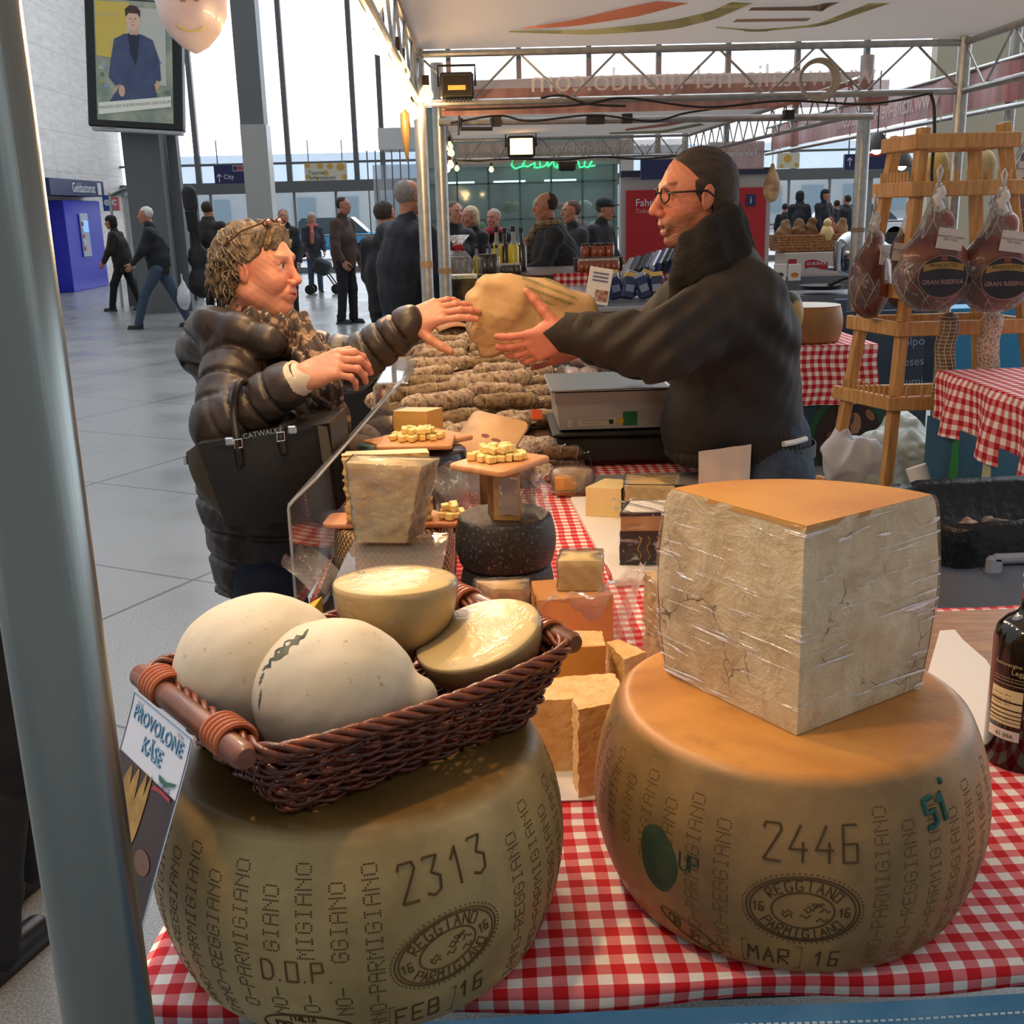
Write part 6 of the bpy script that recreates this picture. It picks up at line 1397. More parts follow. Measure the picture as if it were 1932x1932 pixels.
# ================================================================ people
def A3(v): return np.array(v, float)
def lc(h): return np.array(lin(h)[:3])
def head_mesh(vox=.0032, nose=1.0, full=0., age=0., skin='c98f74', lips='b0645a', gaze=0, stub=None, brow='4a382c', smile=0., gape=0.):
    s = SDF(); f = full
    s.ell((-.012, 0, .030), (.097, .077, .086), .02).ell((.036, 0, -.022), (.054, .060 + f * .5, .086), .03)
    for y in (-1, 1):
        s.cone((.0, y * (.048 + f), -.055), (.055, y * .016, -.094), .020 + f, .017 + f * .5, .025)
        s.ell((.055, y * .036, -.026), (.026 + f, .022 + f, .022 + f), .02)
    s.ell((.070, 0, -.098), (.020, .023, .016 + f * .5), .018).ell((.045, 0, -.1), (.03 + f, .03 + f, .018 + f * 1.5), .02)
    s.cone((.079, -.034, .030), (.079, .034, .030), .010, .010, .018)
    for y in (-1, 1): s.ell((.099, y * .031, .013), (.018, .016, .011), .008, neg=True)
    for y in (-1, 1):
        s.ell((.0745, y * .031, .012), (.0128,) * 3, .002)
        s.cone((.083, y * .020, .020), (.079, y * .044, .018), .0042, .0035, .005)
        s.cone((.082, y * .022, .0035), (.078, y * .042, .0045), .0032, .003, .006)
    n = nose
    s.cone((.086, 0, .022), (.108 * (1 + .06 * (n - 1)) + .010 * (n - 1), 0, -.020), .0085, .0105 * n, .012)
    s.ell((.111 + .012 * (n - 1), 0, -.026), (.012 * n, .0115, .0105), .008)
    for y in (-1, 1): s.ell((.101, y * .013, -.031), (.011, .0075, .008), .006)
    for y in (-1, 1): s.ell((.104, y * .0065, -.039), (.005, .003, .004), .002, neg=True)
    s.ell((.086, 0, -.060), (.018, .030, .022), .014)
    w = .023 + smile * .006; g = gape; LX = -.0075 * smile; LR = 1 - .25 * smile
    s.cone((.093 + LX, -w * .4, -.0565), (.093 + LX, w * .4, -.0565), .0058 * LR, .0058 * LR, .005)
    for y in (-1, 1): s.cone((.082, y * w, -.058 + smile * .008), (.093 + LX, y * w * .4, -.0565), .003, .0058 * LR, .004)
    s.cone((.090 + LX, -w * .5, -.0690 - g), (.090 + LX, w * .5, -.0690 - g), .0062 * LR, .0062 * LR, .006)
    s.cone((.098, -w * .9, -.0625 + smile * .005 - g * .5), (.101, 0, -.0630 - g * .5), .0018 + g * .45, .0022 + g * .5, .002, neg=True); s.cone((.098, w * .9, -.0625 + smile * .005 - g * .5), (.101, 0, -.0630 - g * .5), .0018 + g * .45, .0022 + g * .5, .002, neg=True)
    if smile:
        for y in (-1, 1): s.cone((.093, y * .019, -.034), (.080, y * .036, -.058), .0022, .0026, .006, neg=True)
    for y in (-1, 1):
        s.ell((-.004, y * .079, -.002), (.018, .007, .031), .006, rot=Matrix.Rotation(R(-12), 3, 'Y') @ Matrix.Rotation(R(y * 14), 3, 'Z')); s.ell((-.001, y * .087, .003), (.009, .005, .017), .004, neg=True)
    s.cone((-.022, 0, -.06), (-.045, 0, -.20), .052 + f, .060 + f, .03)
    me = s.mesh(vox, (lambda P: .0008 * age * wn(P, 90, 5)), 'head')
    sk = lc(skin); lp = lc(lips)
    def cf(P):
        c = np.tile(sk, (len(P), 1)); x, y, z = P.T
        red = np.exp(-((x - .11) ** 2 + y ** 2 + (z + .026) ** 2) / .0006) * .5 + np.exp(-((x - .065) ** 2 + (abs(y) - .04) ** 2 + (z + .022) ** 2) / .0005) * .45 + np.exp(-((x) ** 2 + (abs(y) - .08) ** 2 + z ** 2) / .0008) * .35
        c = c * (1 - red[:, None] * np.array([.06, .38, .42]))
        m = np.clip(1 - abs(np.sqrt(((x - .09) / .02) ** 2 + (y / (w * 1.15)) ** 2 + ((z + .0625 + g * .4 - smile * .02 * abs(y) * 12) / (.0115 + g * .5)) ** 2)), 0, 1) * 3; m = np.clip(m, 0, 1)[:, None]; c = c * (1 - m) + lp * m
        if g: mm = np.clip(1 - np.sqrt((y / (w * .9)) ** 2 + ((z + .063 + g * .5) / (.002 + g * .6)) ** 2 + ((x - .084) / .018) ** 2), 0, 1)[:, None] * 3; mm = np.clip(mm, 0, 1); c = c * (1 - mm) + np.array([.05, .01, .01]) * mm
        if smile:
            tt = ((abs(y) < w * .8) & (abs(z + .0625 - smile * .003) < .0022) & (x > .08) & (x < .096))[:, None]; c = np.where(tt, np.array([.62, .55, .48]), c)
        br = ((x > .06) & (abs(z - .0345 - (.043 - abs(y)) * -.12) < .0042) & (abs(abs(y) - .031) < .019))[:, None]; c = np.where(br, lc(brow) * .6 + c * .4, c)
        for sgn_ in (-1, 1):
            d = np.sqrt((x - .0745) ** 2 + (y - sgn_ * .031) ** 2 + (z - .012) ** 2); ey = (d < .0137) & (x > .080) & (z < .0185) & (z > .0055)
            c[ey] = [.62, .58, .54]; ir = ey & ((y - sgn_ * .031 - gaze) ** 2 + (z - .012) ** 2 < .0058 ** 2) ; c[ir] = [.05, .03, .02]
            ls = (x > .078) & (abs(y - sgn_ * .031) < .013) & (abs(z - .0185) < .0013); c[ls] = c[ls] * .25
        if stub is not None:
            st = np.clip((-.036 - z - np.clip(.06 - x, 0, .1) * -.3) * 60, 0, 1) * np.clip((x - .0) * 25, 0, 1) * (1 - m[:, 0]) * np.clip((z + .135) * 40, 0, 1)
            st *= .6 + .25 * np.sin(P @ np.array([900, 700, 800])); c = c * (1 - st[:, None] * .95) + lc(stub) * st[:, None] * .95
        return c
    return colour(me, cf)
SKINM = vcol('skin', .45, .12, 220, .35, sss=.12)
def hand_mesh(curl=(20, 25, 15), spread=6, thumb=(35, 10, 20), skin='c98a6c', vox=.0024, fingers=None, s=1.0, palmk=.012):
    """local: x fingers, +y thumb side, +z back of hand; wrist at origin"""
    h = SDF(); ks = [(.088, .026), (.092, .006), (.088, -.014), (.080, -.032)]; L = [(.042, .025, .021), (.047, .028, .022), (.044, .026, .021), (.034, .020, .019)]; rr = [.0092, .0092, .0088, .0078]
    h.cone((-.05, 0, 0), (.012, 0, 0), .027, .026, .02, flat=(0, 0, 1, 1))
    for (kx, ky), r in zip(ks, rr): h.cone((.012, ky * .55, -.002), (kx, ky, 0), .017, .0118, palmk)
    h.ell((.045, .0, -.006), (.045, .036, .014), .012)
    h.ell((.034, .026, -.012), (.03, .016, .016), .012)
    for i, ((kx, ky), ln, r) in enumerate(zip(ks, L, rr)):
        c = (fingers[i] if fingers else curl); p = A3((kx, ky, 0)); a = 0; sp = R(spread * (1.4 - i) )
        for j in range(3):
            a += R(c[j]); d = A3((math.cos(a) * math.cos(sp), math.cos(a) * math.sin(sp), -math.sin(a))); q = p + d * ln[j]
            h.cone(p, q, r * (1 - .06 * j) * 1.02, r * (1 - .06 * (j + 1)), .0035); h.ell(p, r * (1.06 - .05 * j), .003); p = q
    t0, t1, t2 = [R(v) for v in thumb]; p = A3((.022, .026, -.008)); an = t0 * 1.0 + R(18); dn = R(18)
    for j, (ln, r0, r1) in enumerate(((.042, .0155, .0125), (.033, .0122, .0108), (.026, .0108, .0088))):
        if j: an -= (t1, t2)[j - 1]
        d = A3((math.cos(an) * math.cos(dn), math.sin(an) * math.cos(dn), -math.sin(dn))); q = p + d * ln; h.cone(p, q, r0, r1, .006); p = q
    me = h.mesh(vox, (lambda P: .0004 * wn(P, 120, 2)), 'hand')
    sk = lc(skin)
    def cf(P):
        n = wn(P, 40, 9)[:, None] * .5; c = sk * (1 + n * np.array([.05, .12, .12])); tip = np.clip((P[:, 0] - .085) / .07, 0, 1)[:, None]; return c * (1 - tip * np.array([.0, .12, .12]))
    return colour(me, cf)
def place(me, x, y, z, o, s=1.0):
    """copy of mesh put by axes (x fingers, y thumb, z back) at o"""
    x = Vector(x).normalized(); y = Vector(y); y = (y - x * x.dot(y)).normalized(); zz = x.cross(y); 
    if z is not None and zz.dot(Vector(z)) < 0: zz = -zz; flip = True
    else: flip = False
    M = Matrix(((x.x * s, y.x * s, zz.x * s, o[0]), (x.y * s, y.y * s, zz.y * s, o[1]), (x.z * s, y.z * s, zz.z * s, o[2]), (0, 0, 0, 1)))
    m = me.copy(); m.transform(M)
    if flip: m.flip_normals()
    return m
def hmat(o, yaw, pitch=0, roll=0, s=1.0):
    return Matrix.Translation(Vector(o)) @ Matrix.Rotation(yaw, 4, 'Z') @ Matrix.Rotation(pitch, 4, 'Y') @ Matrix.Rotation(roll, 4, 'X') @ Matrix.Scale(s, 4)
def quilt(n, a): return lambda t: -a * np.exp(-((((t * n) % 1) - .5) / .09) ** 2)
def cloth_m(name, c, c2=None, rough=.75, bump=.25, bs=220, ns=12, sheen=0): return mat(name, c, rough, c2, ns, bump, bs, sheen=sheen)
# ---------------------------------------------------------------- the customer
WY = 2.70
wo = thing('person', 'woman in brown quilted coat and patterned scarf reaching out for the parcel', 'person', (0, 0, 0))
HO = aty(487, 508, WY); HMx = hmat(HO, R(-16), R(2), R(0), .91)
hm = head_mesh(.0030, .92, .007, .6, 'd0917a', 'b05a50', 0, None, '6a5244', smile=1.0); hm.transform(HMx)
wn_ = aty(565, 712, 2.40); wf_ = aty(768, 607, 2.84)
h1 = place(hand_mesh(fingers=[(28, 38, 20), (32, 42, 22), (36, 44, 24), (40, 44, 24)], spread=3, thumb=(10, 6, 10), skin='d0937a'), (.93, -.05, .34), (-.1, .75, .65), (0, -1, .3), wn_, 1.0)
h2 = place(hand_mesh(fingers=[(4, 14, 10), (8, 18, 12), (14, 20, 12), (18, 22, 12)], spread=7, thumb=(38, 10, 5), skin='d0937a'), (.96, .0, .26), (-.1, -.62, -.75), (0, -.75, .6), wf_, 1.0)
b_ = SDF(); P = lambda x, y, Y: tuple(aty(x, y, Y))
hipw = aty(500, 1010, 2.74); b_.chain([aty(470, 600, 2.72), aty(490, 760, 2.73), hipw], [.06, .11, .10], .05)
for sy in (-1, 1):
    hp = Vector((hipw.x, hipw.y + sy * .06, .80)); b_.chain([hp, (hp.x + .01, hp.y + sy * .02, .45), (hp.x - .02, hp.y + sy * .03, .09)], [.06, .055, .045], .03)
b_.chain([aty(436, 672, 2.58), aty(412, 800, 2.46), wn_], [.05, .042, .026], .03); b_.chain([aty(560, 655, 2.86), aty(668, 690, 2.86), wf_], [.05, .042, .026], .03)
bm = b_.mesh(.011, None, 'core'); colour(bm, lambda p: np.tile(lc('d0937a'), (len(p), 1)))
link_mesh('body', join([hm, h1, h2, bm], 'body'), SKINM, wo, 180)
ct_ = SDF()
ct_.cone(aty(500, 1120, 2.74), aty(498, 930, 2.74), .125, .158, .03); ct_.cone(aty(498, 930, 2.74), aty(500, 750, 2.73), .158, .158, .03); ct_.cone(aty(500, 750, 2.73), aty(484, 668, 2.72), .158, .115, .04, None)
ct_.cone(aty(444, 668, 2.60), aty(420, 802, 2.45), .074, .070, .025, quilt(3, .011)); ct_.cone(aty(420, 805, 2.45), aty(538, 729, 2.415), .070, .053, .02, quilt(4, .010))
ct_.cone(aty(565, 668, 2.86), aty(668, 688, 2.86), .074, .064, .03, quilt(3, .011)); ct_.cone(aty(668, 688, 2.86), aty(770, 612, 2.845), .064, .050, .02, quilt(4, .009))
HB = [aty(x, y, Y_) for x, y, Y_ in ((552, 662, 2.60), (505, 645, 2.54), (450, 622, 2.56), (405, 618, 2.68), (415, 612, 2.84), (500, 615, 2.90))]
ct_.chain(HB, [.024, .030, .036, .044, .038, .030], .03, quilt(1, .004)); ct_.cone(aty(400, 610, 2.6), aty(385, 660, 2.75), .045, .065, .04)
zhem = aty(500, 1102, 2.74).z; AX0 = aty(498, 850, 2.74).x
neckw = aty(482, 590, 2.72)
cm = ct_.mesh(.0055, lambda p: .0035 * wn(p, 14, 3) + .0016 * wn(p, 45, 6) + .011 * np.exp(-(((p[:, 2] + .12 * p[:, 0] + .006 * wn(p, 9, 2)) % .080 - .03) / .0075) ** 2) * ((p[:, 0] - AX0) ** 2 + (p[:, 1] - 2.74) ** 2 < .178 ** 2), 'coat', clip=lambda X, Y, Z: np.maximum(zhem - Z + 0 * X + 0 * Y, .10 - np.sqrt(((X - neckw.x - .02)) ** 2 + (Y - neckw.y) ** 2 + ((Z - neckw.z - .03) * .8) ** 2)))
link_mesh('quilted_coat', cm, cloth_m('brown_nylon', '3a2f29', '2c2420', .42, .08, 60), wo, 180)
cu = MB(); dcu = (wn_ - aty(415, 805, 2.45)).normalized(); u_, w_ = basis(dcu)
cu.tube([wn_ - dcu * .03, wn_ + dcu * .004, wn_ + dcu * .012, wn_ + dcu * .004], [.041, .040, .036, .033], 24, cap=False); cu.build('white_cuff', cloth_m('knit_cream', 'cfc5b6', None, .9, .3, 300), wo, 180)
cu = MB(); dcu = (wf_ - aty(668, 690, 2.86)).normalized(); cu.tube([wf_ - dcu * .006, wf_ + dcu * .008, wf_ + dcu * .014, wf_ + dcu * .0], [.040, .040, .037, .033], 24, cap=False); cu.build('lining_cuff', cloth_m('fur_lining', '8a7460', None, .95, .5, 200), wo, 180)
sc_ = SDF(); sc_.chain([aty(556, 612, 2.62), aty(530, 618, 2.58), aty(484, 606, 2.60), aty(452, 594, 2.70), aty(480, 600, 2.81), aty(540, 612, 2.78), aty(560, 626, 2.68)], [.022, .024, .026, .024, .024, .024, .024], .02)
sc_.chain([aty(560, 615, 2.62), aty(592, 680, 2.56), aty(612, 740, 2.52)], [.036, .040, .044], .02); sc_.chain([aty(612, 740, 2.535), aty(628, 800, 2.53), aty(630, 850, 2.56)], [.044, .036, .030], .02)
def fold(p): return .005 * np.sin(p[:, 0] * 190 + p[:, 1] * 90 + 3 * np.sin(p[:, 2] * 20)) + .002 * wn(p, 60, 4)
SCM, t, b = newmat('scarf_print'); v = t.coord(); vo = t.new('ShaderNodeTexVoronoi', i_Scale=38.0); t.link(v, vo.inputs['Vector']); n = t.noise(v, 60, 3)
c = t.mix(t.ramp(vo.outputs['Distance'], [(.25, (0, 0, 0)), (.42, (1, 1, 1))]), lin('8a6f58'), lin('3c2f2b')); c = t.mix(t.ramp(n, [(.55, (0, 0, 0)), (.62, (1, 1, 1))]), c, lin('a58a72')); t.link(c, b.inputs['Base Color']); b.inputs['Roughness'].default_value = .8
link_mesh('scarf', sc_.mesh(.0045, fold, 'scarf'), SCM, wo, 180)
JEAN = cloth_m('dark_denim', '262e40', '1c2333', .85, .2, 300)
tr = SDF()
for sy in (-1, 1): tr.chain([(hipw.x, hipw.y + sy * .07, .72), (hipw.x + .01, hipw.y + sy * .08, .45), (hipw.x - .01, hipw.y + sy * .09, .10)], [.085, .078, .065], .04)
link_mesh('trousers', tr.mesh(.011, lambda p: .004 * wn(p, 18, 2), 'trousers'), JEAN, wo, 180)
def shoe(o, x, y, yaw, z=0, m=None, s=1.0):
    h = SDF(); h.cone((-.04, 0, .035), (.13, 0, .028), .038, .034, .02); h.cone((-.03, 0, .05), (-.03, 0, .11), .042, .046, .02); h.box((.04, 0, .008), (.125, .042, .012), .01, .01)
    me = h.mesh(.007, None, 'shoe'); me.transform(hmat((x, y, z), yaw, 0, 0, s)); return link_mesh('shoe', me, m or mat('black_leather', '17161a', .4), o, 180)
for sy in (-1, 1): shoe(wo, hipw.x - .01, hipw.y + sy * .09, R(-10))
# hair: cap plus curls
HAIR = mat('curly_hair', '7d6a52', .6, '4f4234', 55, .5, 160)
hs = SDF(); hs.ell((-.020, 0, .036), (.098, .086, .087), .02); hs.ell((-.062, 0, -.02), (.066, .078, .085), .03); hs.ell((.030, 0, .075), (.062, .066, .044), .02)
def hd(p): return .006 * np.sin(p[:, 2] * 120 + 5 * np.sin(p[:, 0] * 60) + 4 * np.sin(p[:, 1] * 50)) + .003 * wn(p, 60, 7)
def hclip(X, Y, Z): return np.maximum(np.minimum(X - (.012 + (Z - .0) * .75) , .3), -(Z + .115) + 0 * X)
hme = hs.mesh(.004, hd, 'hair', clip=lambda X, Y, Z: np.maximum(np.where(Z > .052, X - .074, np.where(Z > -.01, X - (-.020 + (Z + .01) * 1.15), X + .022)), -(Z + .10)) + 0 * Y); hme.transform(HMx)
link_mesh('hair', hme, HAIR, wo, 180)
g = random.Random(31); q = MB()
for i in range(230):
    th = g.uniform(R(68), R(292)); zz = g.uniform(-.045, .105); k = math.sqrt(max(0, 1 - ((zz - .03) / .092) ** 2)); p0 = Vector((-.018 + .098 * k * math.cos(th), .082 * k * math.sin(th), zz))
    if p0.x > -.012 and zz < .045: continue
    if p0.x > .06: continue
    n_ = Vector((p0.x + .018, p0.y, p0.z - .03)).normalized(); L_ = g.uniform(.04, .085); ph = g.uniform(0, 6); pts = []; rs = []
    fl = Vector((-.22, p0.y * 2, -1)).normalized()
    cr_ = n_.cross(fl).normalized()
    for j in range(13):
        t_ = j / 12; w_ = .008 * math.sin(PI * min(1, t_ * 1.3)) + .003; pp_ = p0 + fl * L_ * t_ + n_ * (.004 + .008 * t_) + cr_ * w_ * math.sin(t_ * 11 + ph) + n_ * w_ * .8 * math.cos(t_ * 11 + ph); pts.append(HMx @ pp_); rs.append((.0034 if i % 3 else .0022) * (1 - .75 * t_))
    q.tube(pts, rs, 5)
q.build('curls', mat('curl_strands', '8f7b60', .5, '554636', 40), wo, 180)
o = thing('sunglasses', 'sunglasses with amber lenses pushed up on the woman hair', 'glasses', (0, 0, 0)); q = MB()
for sy in (-1, 1): q.tube([HMx @ Vector((.052 + .004 * math.cos(a), sy * .032 + .024 * math.cos(a), .122 + .010 * math.sin(a) - .004)) for a in [2 * PI * i / 18 for i in range(18)]], .0022, 6, closed=True); q.tube([HMx @ Vector(v_) for v_ in ((.05, sy * .056, .120), (.0, sy * .082, .098), (-.05, sy * .082, .062))], .0022, 6)
q.tube([HMx @ Vector(v_) for v_ in ((.054, -.01, .122), (.055, .01, .122))], .002, 6); q.build('frame', mat('glasses_brown', '4a2c1c', .3), o); q = MB()
for sy in (-1, 1): q.ball(HMx @ Vector((.052, sy * .032, .119)), (.006, .022, .009), 12, 6); 
q.build('lens', mat('amber_lens', '8a4a30', .1, coat=1), o)
q = MB()
for p in (aty(448, 606, 2.50), aty(470, 622, 2.50)): q.ball(p, .007, 10, 6)
# handbag
hb = thing('handbag', 'black leather handbag with olive side hanging on the woman arm', 'handbag', (0, 0, 0)); HY = 2.34
def hp_(x, y, d=0): return aty(x, y, HY + d)
LEA = mat('black_grain', '15130f', .42, '1e1b17', 60, .12, 300); OLV = mat('olive_leather', '4c4638', .5)
c0 = [hp_(372, 838), hp_(622, 798), hp_(640, 960, .06), hp_(425, 992)]; dep = Vector((.02, .13, .01)); q = MB()
def bagq(u, v):
    a = c0[0].lerp(c0[1], u); b2 = c0[3].lerp(c0[2], u); p = a.lerp(b2, v); return p + Vector((0, -.020 * math.sin(PI * u) * math.sin(PI * v * .9), -.010 * math.sin(PI * u) * v))
q.grid(lambda u, v: bagq(u, 1 - v), 20, 16); q.grid(lambda u, v: bagq(u, v) + dep, 20, 16)
for (u0, u1, v0, v1) in ((0, 1, 1, 1), (1, 1, 1, 0), (1, 0, 0, 0)): q.grid(lambda u, v, u0=u0, u1=u1, v0=v0, v1=v1: bagq(u0 + (u1 - u0) * u, v0 + (v1 - v0) * u) + dep * v, 16, 4)
q.build('front_body', LEA, hb, 60)
q = MB(); sp = [hp_(372, 838), hp_(345, 858, .03), hp_(378, 930, .02), hp_(425, 992)]; n_ = 10
q.grid(lambda u, v: (sp[0].lerp(sp[3], v)).lerp(sp[1].lerp(sp[1].lerp(sp[3], .98), v) + dep * .12, u) + Vector((-.020 * math.sin(PI * v), 0, 0)) * math.sin(PI * u * .5), 10, 12); q.grid(lambda u, v: (sp[0].lerp(sp[3], v) + dep).lerp(sp[1].lerp(sp[1].lerp(sp[3], .98), v) + dep * .12, u), 6, 12); q.build('side_gusset', OLV, hb, 180)
q = MB(); q.grid(lambda u, v: hp_(600 + 18 * u, 800 + 3 * u).lerp(hp_(610 + 20 * u, 870), v) + Vector((0, -.012, 0)), 3, 6); q.build('olive_flap', OLV, hb, 180)
for a, b2, c2_ in (((452, 855), (452, 790), (500, 720)), ((536, 838), (536, 795), (495, 725))):
    pass
q = MB(); hpts = [hp_(453, 880, -.012), hp_(447, 830, -.01), hp_(441, 775, .02), hp_(455, 720, .04), hp_(500, 745, .16), hp_(560, 790, .1), hp_(530, 810, .0), hp_(538, 862, -.012)]
Q_ = []
for i in range(len(hpts) - 1):
    p0 = hpts[max(i - 1, 0)]; p1 = hpts[i]; p2 = hpts[i + 1]; p3 = hpts[min(i + 2, len(hpts) - 1)]
    for k in range(8): t_ = k / 8; Q_.append(.5 * ((2 * p1) + (p2 - p0) * t_ + (2 * p0 - 5 * p1 + 4 * p2 - p3) * t_ ** 2 + (3 * p1 - p0 - 3 * p2 + p3) * t_ ** 3))
q.tube(Q_, .0085, 8); q.build('handle', LEA, hb, 180)
SLV = mat('silver_hardware', 'c8c8c6', .2, metal=1)
for x, y in ((449, 838), (529, 825)): q = MB(); q.tube([hp_(x - 7, y - 8, -.018), hp_(x + 7, y - 10, -.018), hp_(x + 8, y + 6, -.018), hp_(x - 6, y + 8, -.018)], .0022, 6, closed=True); q.build('strap_ring', SLV, hb)
for x, y in ((433, 833), (551, 811)): q = MB(); q.box(hp_(x, y, -.022), (.020, .008, .018), bev=.003); q.build('turn_lock', SLV, hb)
q = MB(); q.box(hp_(350, 868, .01), (.006, .01, .02)); q.build('side_clip', SLV, hb)
text('CATWALK', .016, frame(hp_(492, 818, -.028), (1, 0, .16), (0, 0, 1)), SLV, hb)
for (x0, y0, x1, y1) in ((398, 838, 430, 834), (556, 810, 588, 804)): q = MB(); q.grid(lambda u, v: hp_(x0 + (x1 - x0) * u, y0 + (y1 - y0) * u + 9 * (v - .5), -.016), 4, 2); q.build('strap_tab', mat('strap_black', '211e1a', .35), hb, 180)
# ---------------------------------------------------------------- the seller
MY = 2.95
so = thing('person', 'seller in dark brown jacket and glasses handing over the paper parcel', 'person', (0, 0, 0))
HO2 = aty(1314, 372, MY); HM2 = hmat(HO2, R(188), R(3), R(0), 1.0) @ Matrix.Diagonal((1.0, .98, 1.06, 1))
hm = head_mesh(.0030, 1.22, -.006, 1.2, 'c98368', '9a5a50', 0, '51463f', '3a2c24', gape=.010); hm.transform(HM2)
mw = aty(1070, 628, 2.74); mw2 = aty(1098, 648, 3.10)
h1 = place(hand_mesh(fingers=[(14, 20, 12), (18, 24, 14), (22, 26, 14), (26, 28, 16)], spread=6, thumb=(52, 4, 4), skin='c97f68'), (-.93, .10, -.30), (-.28, -.12, .95), (-.1, -1, 0), mw, 1.06)
h2 = place(hand_mesh(fingers=[(12, 20, 12)] * 4, spread=5, thumb=(45, 5, 5), skin='c97f68'), (-.95, -.05, -.15), (-.2, .2, .9), (0, 1, 0), mw2, 1.06)
b_ = SDF(); b_.chain([aty(1350, 450, 2.97), aty(1385, 640, 3.0), aty(1400, 880, 3.0)], [.06, .13, .13], .05)
b_.chain([aty(1400, 560, 2.82), aty(1240, 655, 2.70), mw], [.05, .045, .030], .03); b_.chain([aty(1330, 540, 3.14), aty(1205, 660, 3.2), mw2], [.05, .045, .030], .03)
hipm = aty(1430, 880, 3.0)
for sy in (-1, 1): b_.chain([(hipm.x, hipm.y + sy * .09, .84), (hipm.x - .02, hipm.y + sy * .1, .45), (hipm.x + .02, hipm.y + sy * .1, .09)], [.08, .055, .045], .03)
bm = b_.mesh(.011, None, 'core'); colour(bm, lambda p: np.tile(lc('c97f68'), (len(p), 1))); link_mesh('body', join([hm, h1, h2, bm], 'body'), SKINM, so, 180)
jk = SDF(); jk.cone(aty(1395, 860, 3.0), aty(1380, 640, 2.98), .155, .168, .05); jk.cone(aty(1380, 640, 2.98), aty(1362, 530, 2.97), .168, .12, .06); jk.cone(aty(1432, 800, 3.0), aty(1400, 650, 3.0), .115, .12, .05)
jk.ell(aty(1325, 800, 2.98), (.11, .16, .13), .05)
jk.cone(aty(1402, 572, 2.84), aty(1245, 652, 2.71), .108, .084, .05); jk.cone(aty(1245, 652, 2.71), aty(1105, 632, 2.73), .086, .060, .03)
jk.cone(aty(1335, 550, 3.12), aty(1205, 662, 3.2), .10, .08, .05); jk.cone(aty(1205, 662, 3.2), aty(1125, 650, 3.11), .08, .06, .03)
def jf(p):
    e = (p - A3(aty(1245, 652, 2.71))); d = np.linalg.norm(e, axis=1); arm = np.exp(-(d / .17) ** 2)
    s_ = A3(aty(1420, 620, 2.84)); ds = np.linalg.norm(p - s_, axis=1)
    return .008 * arm * np.sin(p[:, 0] * 70 - p[:, 2] * 85 + 2 * np.sin(p[:, 1] * 20)) + .006 * wn(p, 7, 12) + .003 * wn(p, 22, 8) + .004 * np.exp(-(ds / .2) ** 2) * np.sin(p[:, 2] * 60 + p[:, 0] * 45)
zj = aty(1400, 842, 2.86).z
nk2 = aty(1325, 430, 2.97)
jm = jk.mesh(.0055, jf, 'jacket', clip=lambda X, Y, Z: np.maximum((zj + (X - hipm.x) * .10) - Z + 0 * Y, .085 - np.sqrt((X - nk2.x) ** 2 + (Y - nk2.y) ** 2 + ((Z - nk2.z - .02) * .7) ** 2)))
JK = cloth_m('jacket_brown', '261e19', '1f1915', .7, .15, 250); link_mesh('jacket', jm, JK, so, 180)
wb = SDF(); wb.cone(aty(1402, 848, 2.99), aty(1400, 836, 2.99), .158, .160, .02); wb.ell(aty(1330, 850, 2.97), (.11, .14, .045), .03); wb.ell(aty(1450, 842, 2.99), (.11, .14, .045), .03)
link_mesh('ribbed_waistband', wb.mesh(.0045, lambda p: .0018 * np.sin(p[:, 0] * 420) * 1.0, 'band', clip=lambda X, Y, Z: np.abs(Z - (aty(1400, 845, 2.86).z + (X - hipm.x) * .10)) - .035 + 0 * Y), cloth_m('rib_knit', '27201b', None, .9), so, 180)
cu = MB(); d1 = (mw - aty(1245, 652, 2.71)).normalized(); cu.tube([mw - d1 * .055, mw - d1 * .03, mw + d1 * .012, mw + d1 * .018, mw + d1 * .012], [.058, .053, .050, .046, .040], 32, cap=False); cu.build('ribbed_cuff', cloth_m('rib_knit', '27201b', None, .9), so, 180)
co = SDF(); CP = [aty(x, y, Y_) for x, y, Y_ in ((1286, 470, 2.93), (1300, 456, 2.86), (1338, 432, 2.83), (1374, 408, 2.89), (1380, 402, 3.0), (1355, 418, 3.08), (1318, 440, 3.06), (1286, 466, 2.97))]
co.chain(CP, [.018, .020, .024, .026, .028, .024, .020, .018], .025); co.chain([p + Vector((.004, 0, -.045)) for p in CP], [.026, .028, .032, .034, .034, .03, .026, .024], .03); co.chain([p + Vector((.018, 0, -.095)) for p in CP[:7]], [.016, .024, .030, .034, .034, .028, .02], .04)
co.chain([aty(1290, 480, 2.88), aty(1278, 530, 2.86), aty(1266, 620, 2.85)], [.022, .020, .014], .02)
link_mesh('fleece_collar', co.mesh(.0048, lambda p: .0012 * wn(p, 60, 5) + .003 * wn(p, 16, 1), 'collar'), cloth_m('fleece_black', '15120f', '1d1916', .95, .6, 160), so, 180)
q = MB(); q.tube([aty(1262, 460, 2.80).lerp(aty(1258, 820, 2.86), i / 30) + Vector((.012 * math.sin(i * .5), 0, 0)) for i in range(8)], .002, 5)
hr = SDF(); hr.ell((-.015, 0, .033), (.0985, .081, .086), .02); hr.ell((-.04, 0, -.02), (.068, .076, .055), .02)
hrm = hr.mesh(.0034, lambda p: .0010 * wn(p, 160, 3), 'hair', clip=lambda X, Y, Z: np.maximum(np.where(Z > .085, X - .056, np.where(Z > .040, X - (.014 + (Z - .040) * .85), np.where(Z > -.022, X - .026, X + .020))), -(Z + .065)) + 0 * Y); hrm.transform(HM2)
link_mesh('short_hair', hrm, mat('dark_hair', '2b211b', .6, '463b34', 60, .6, 500, stretch=(.3, 1, 1)), so, 180)
q = MB(); ln = MB()
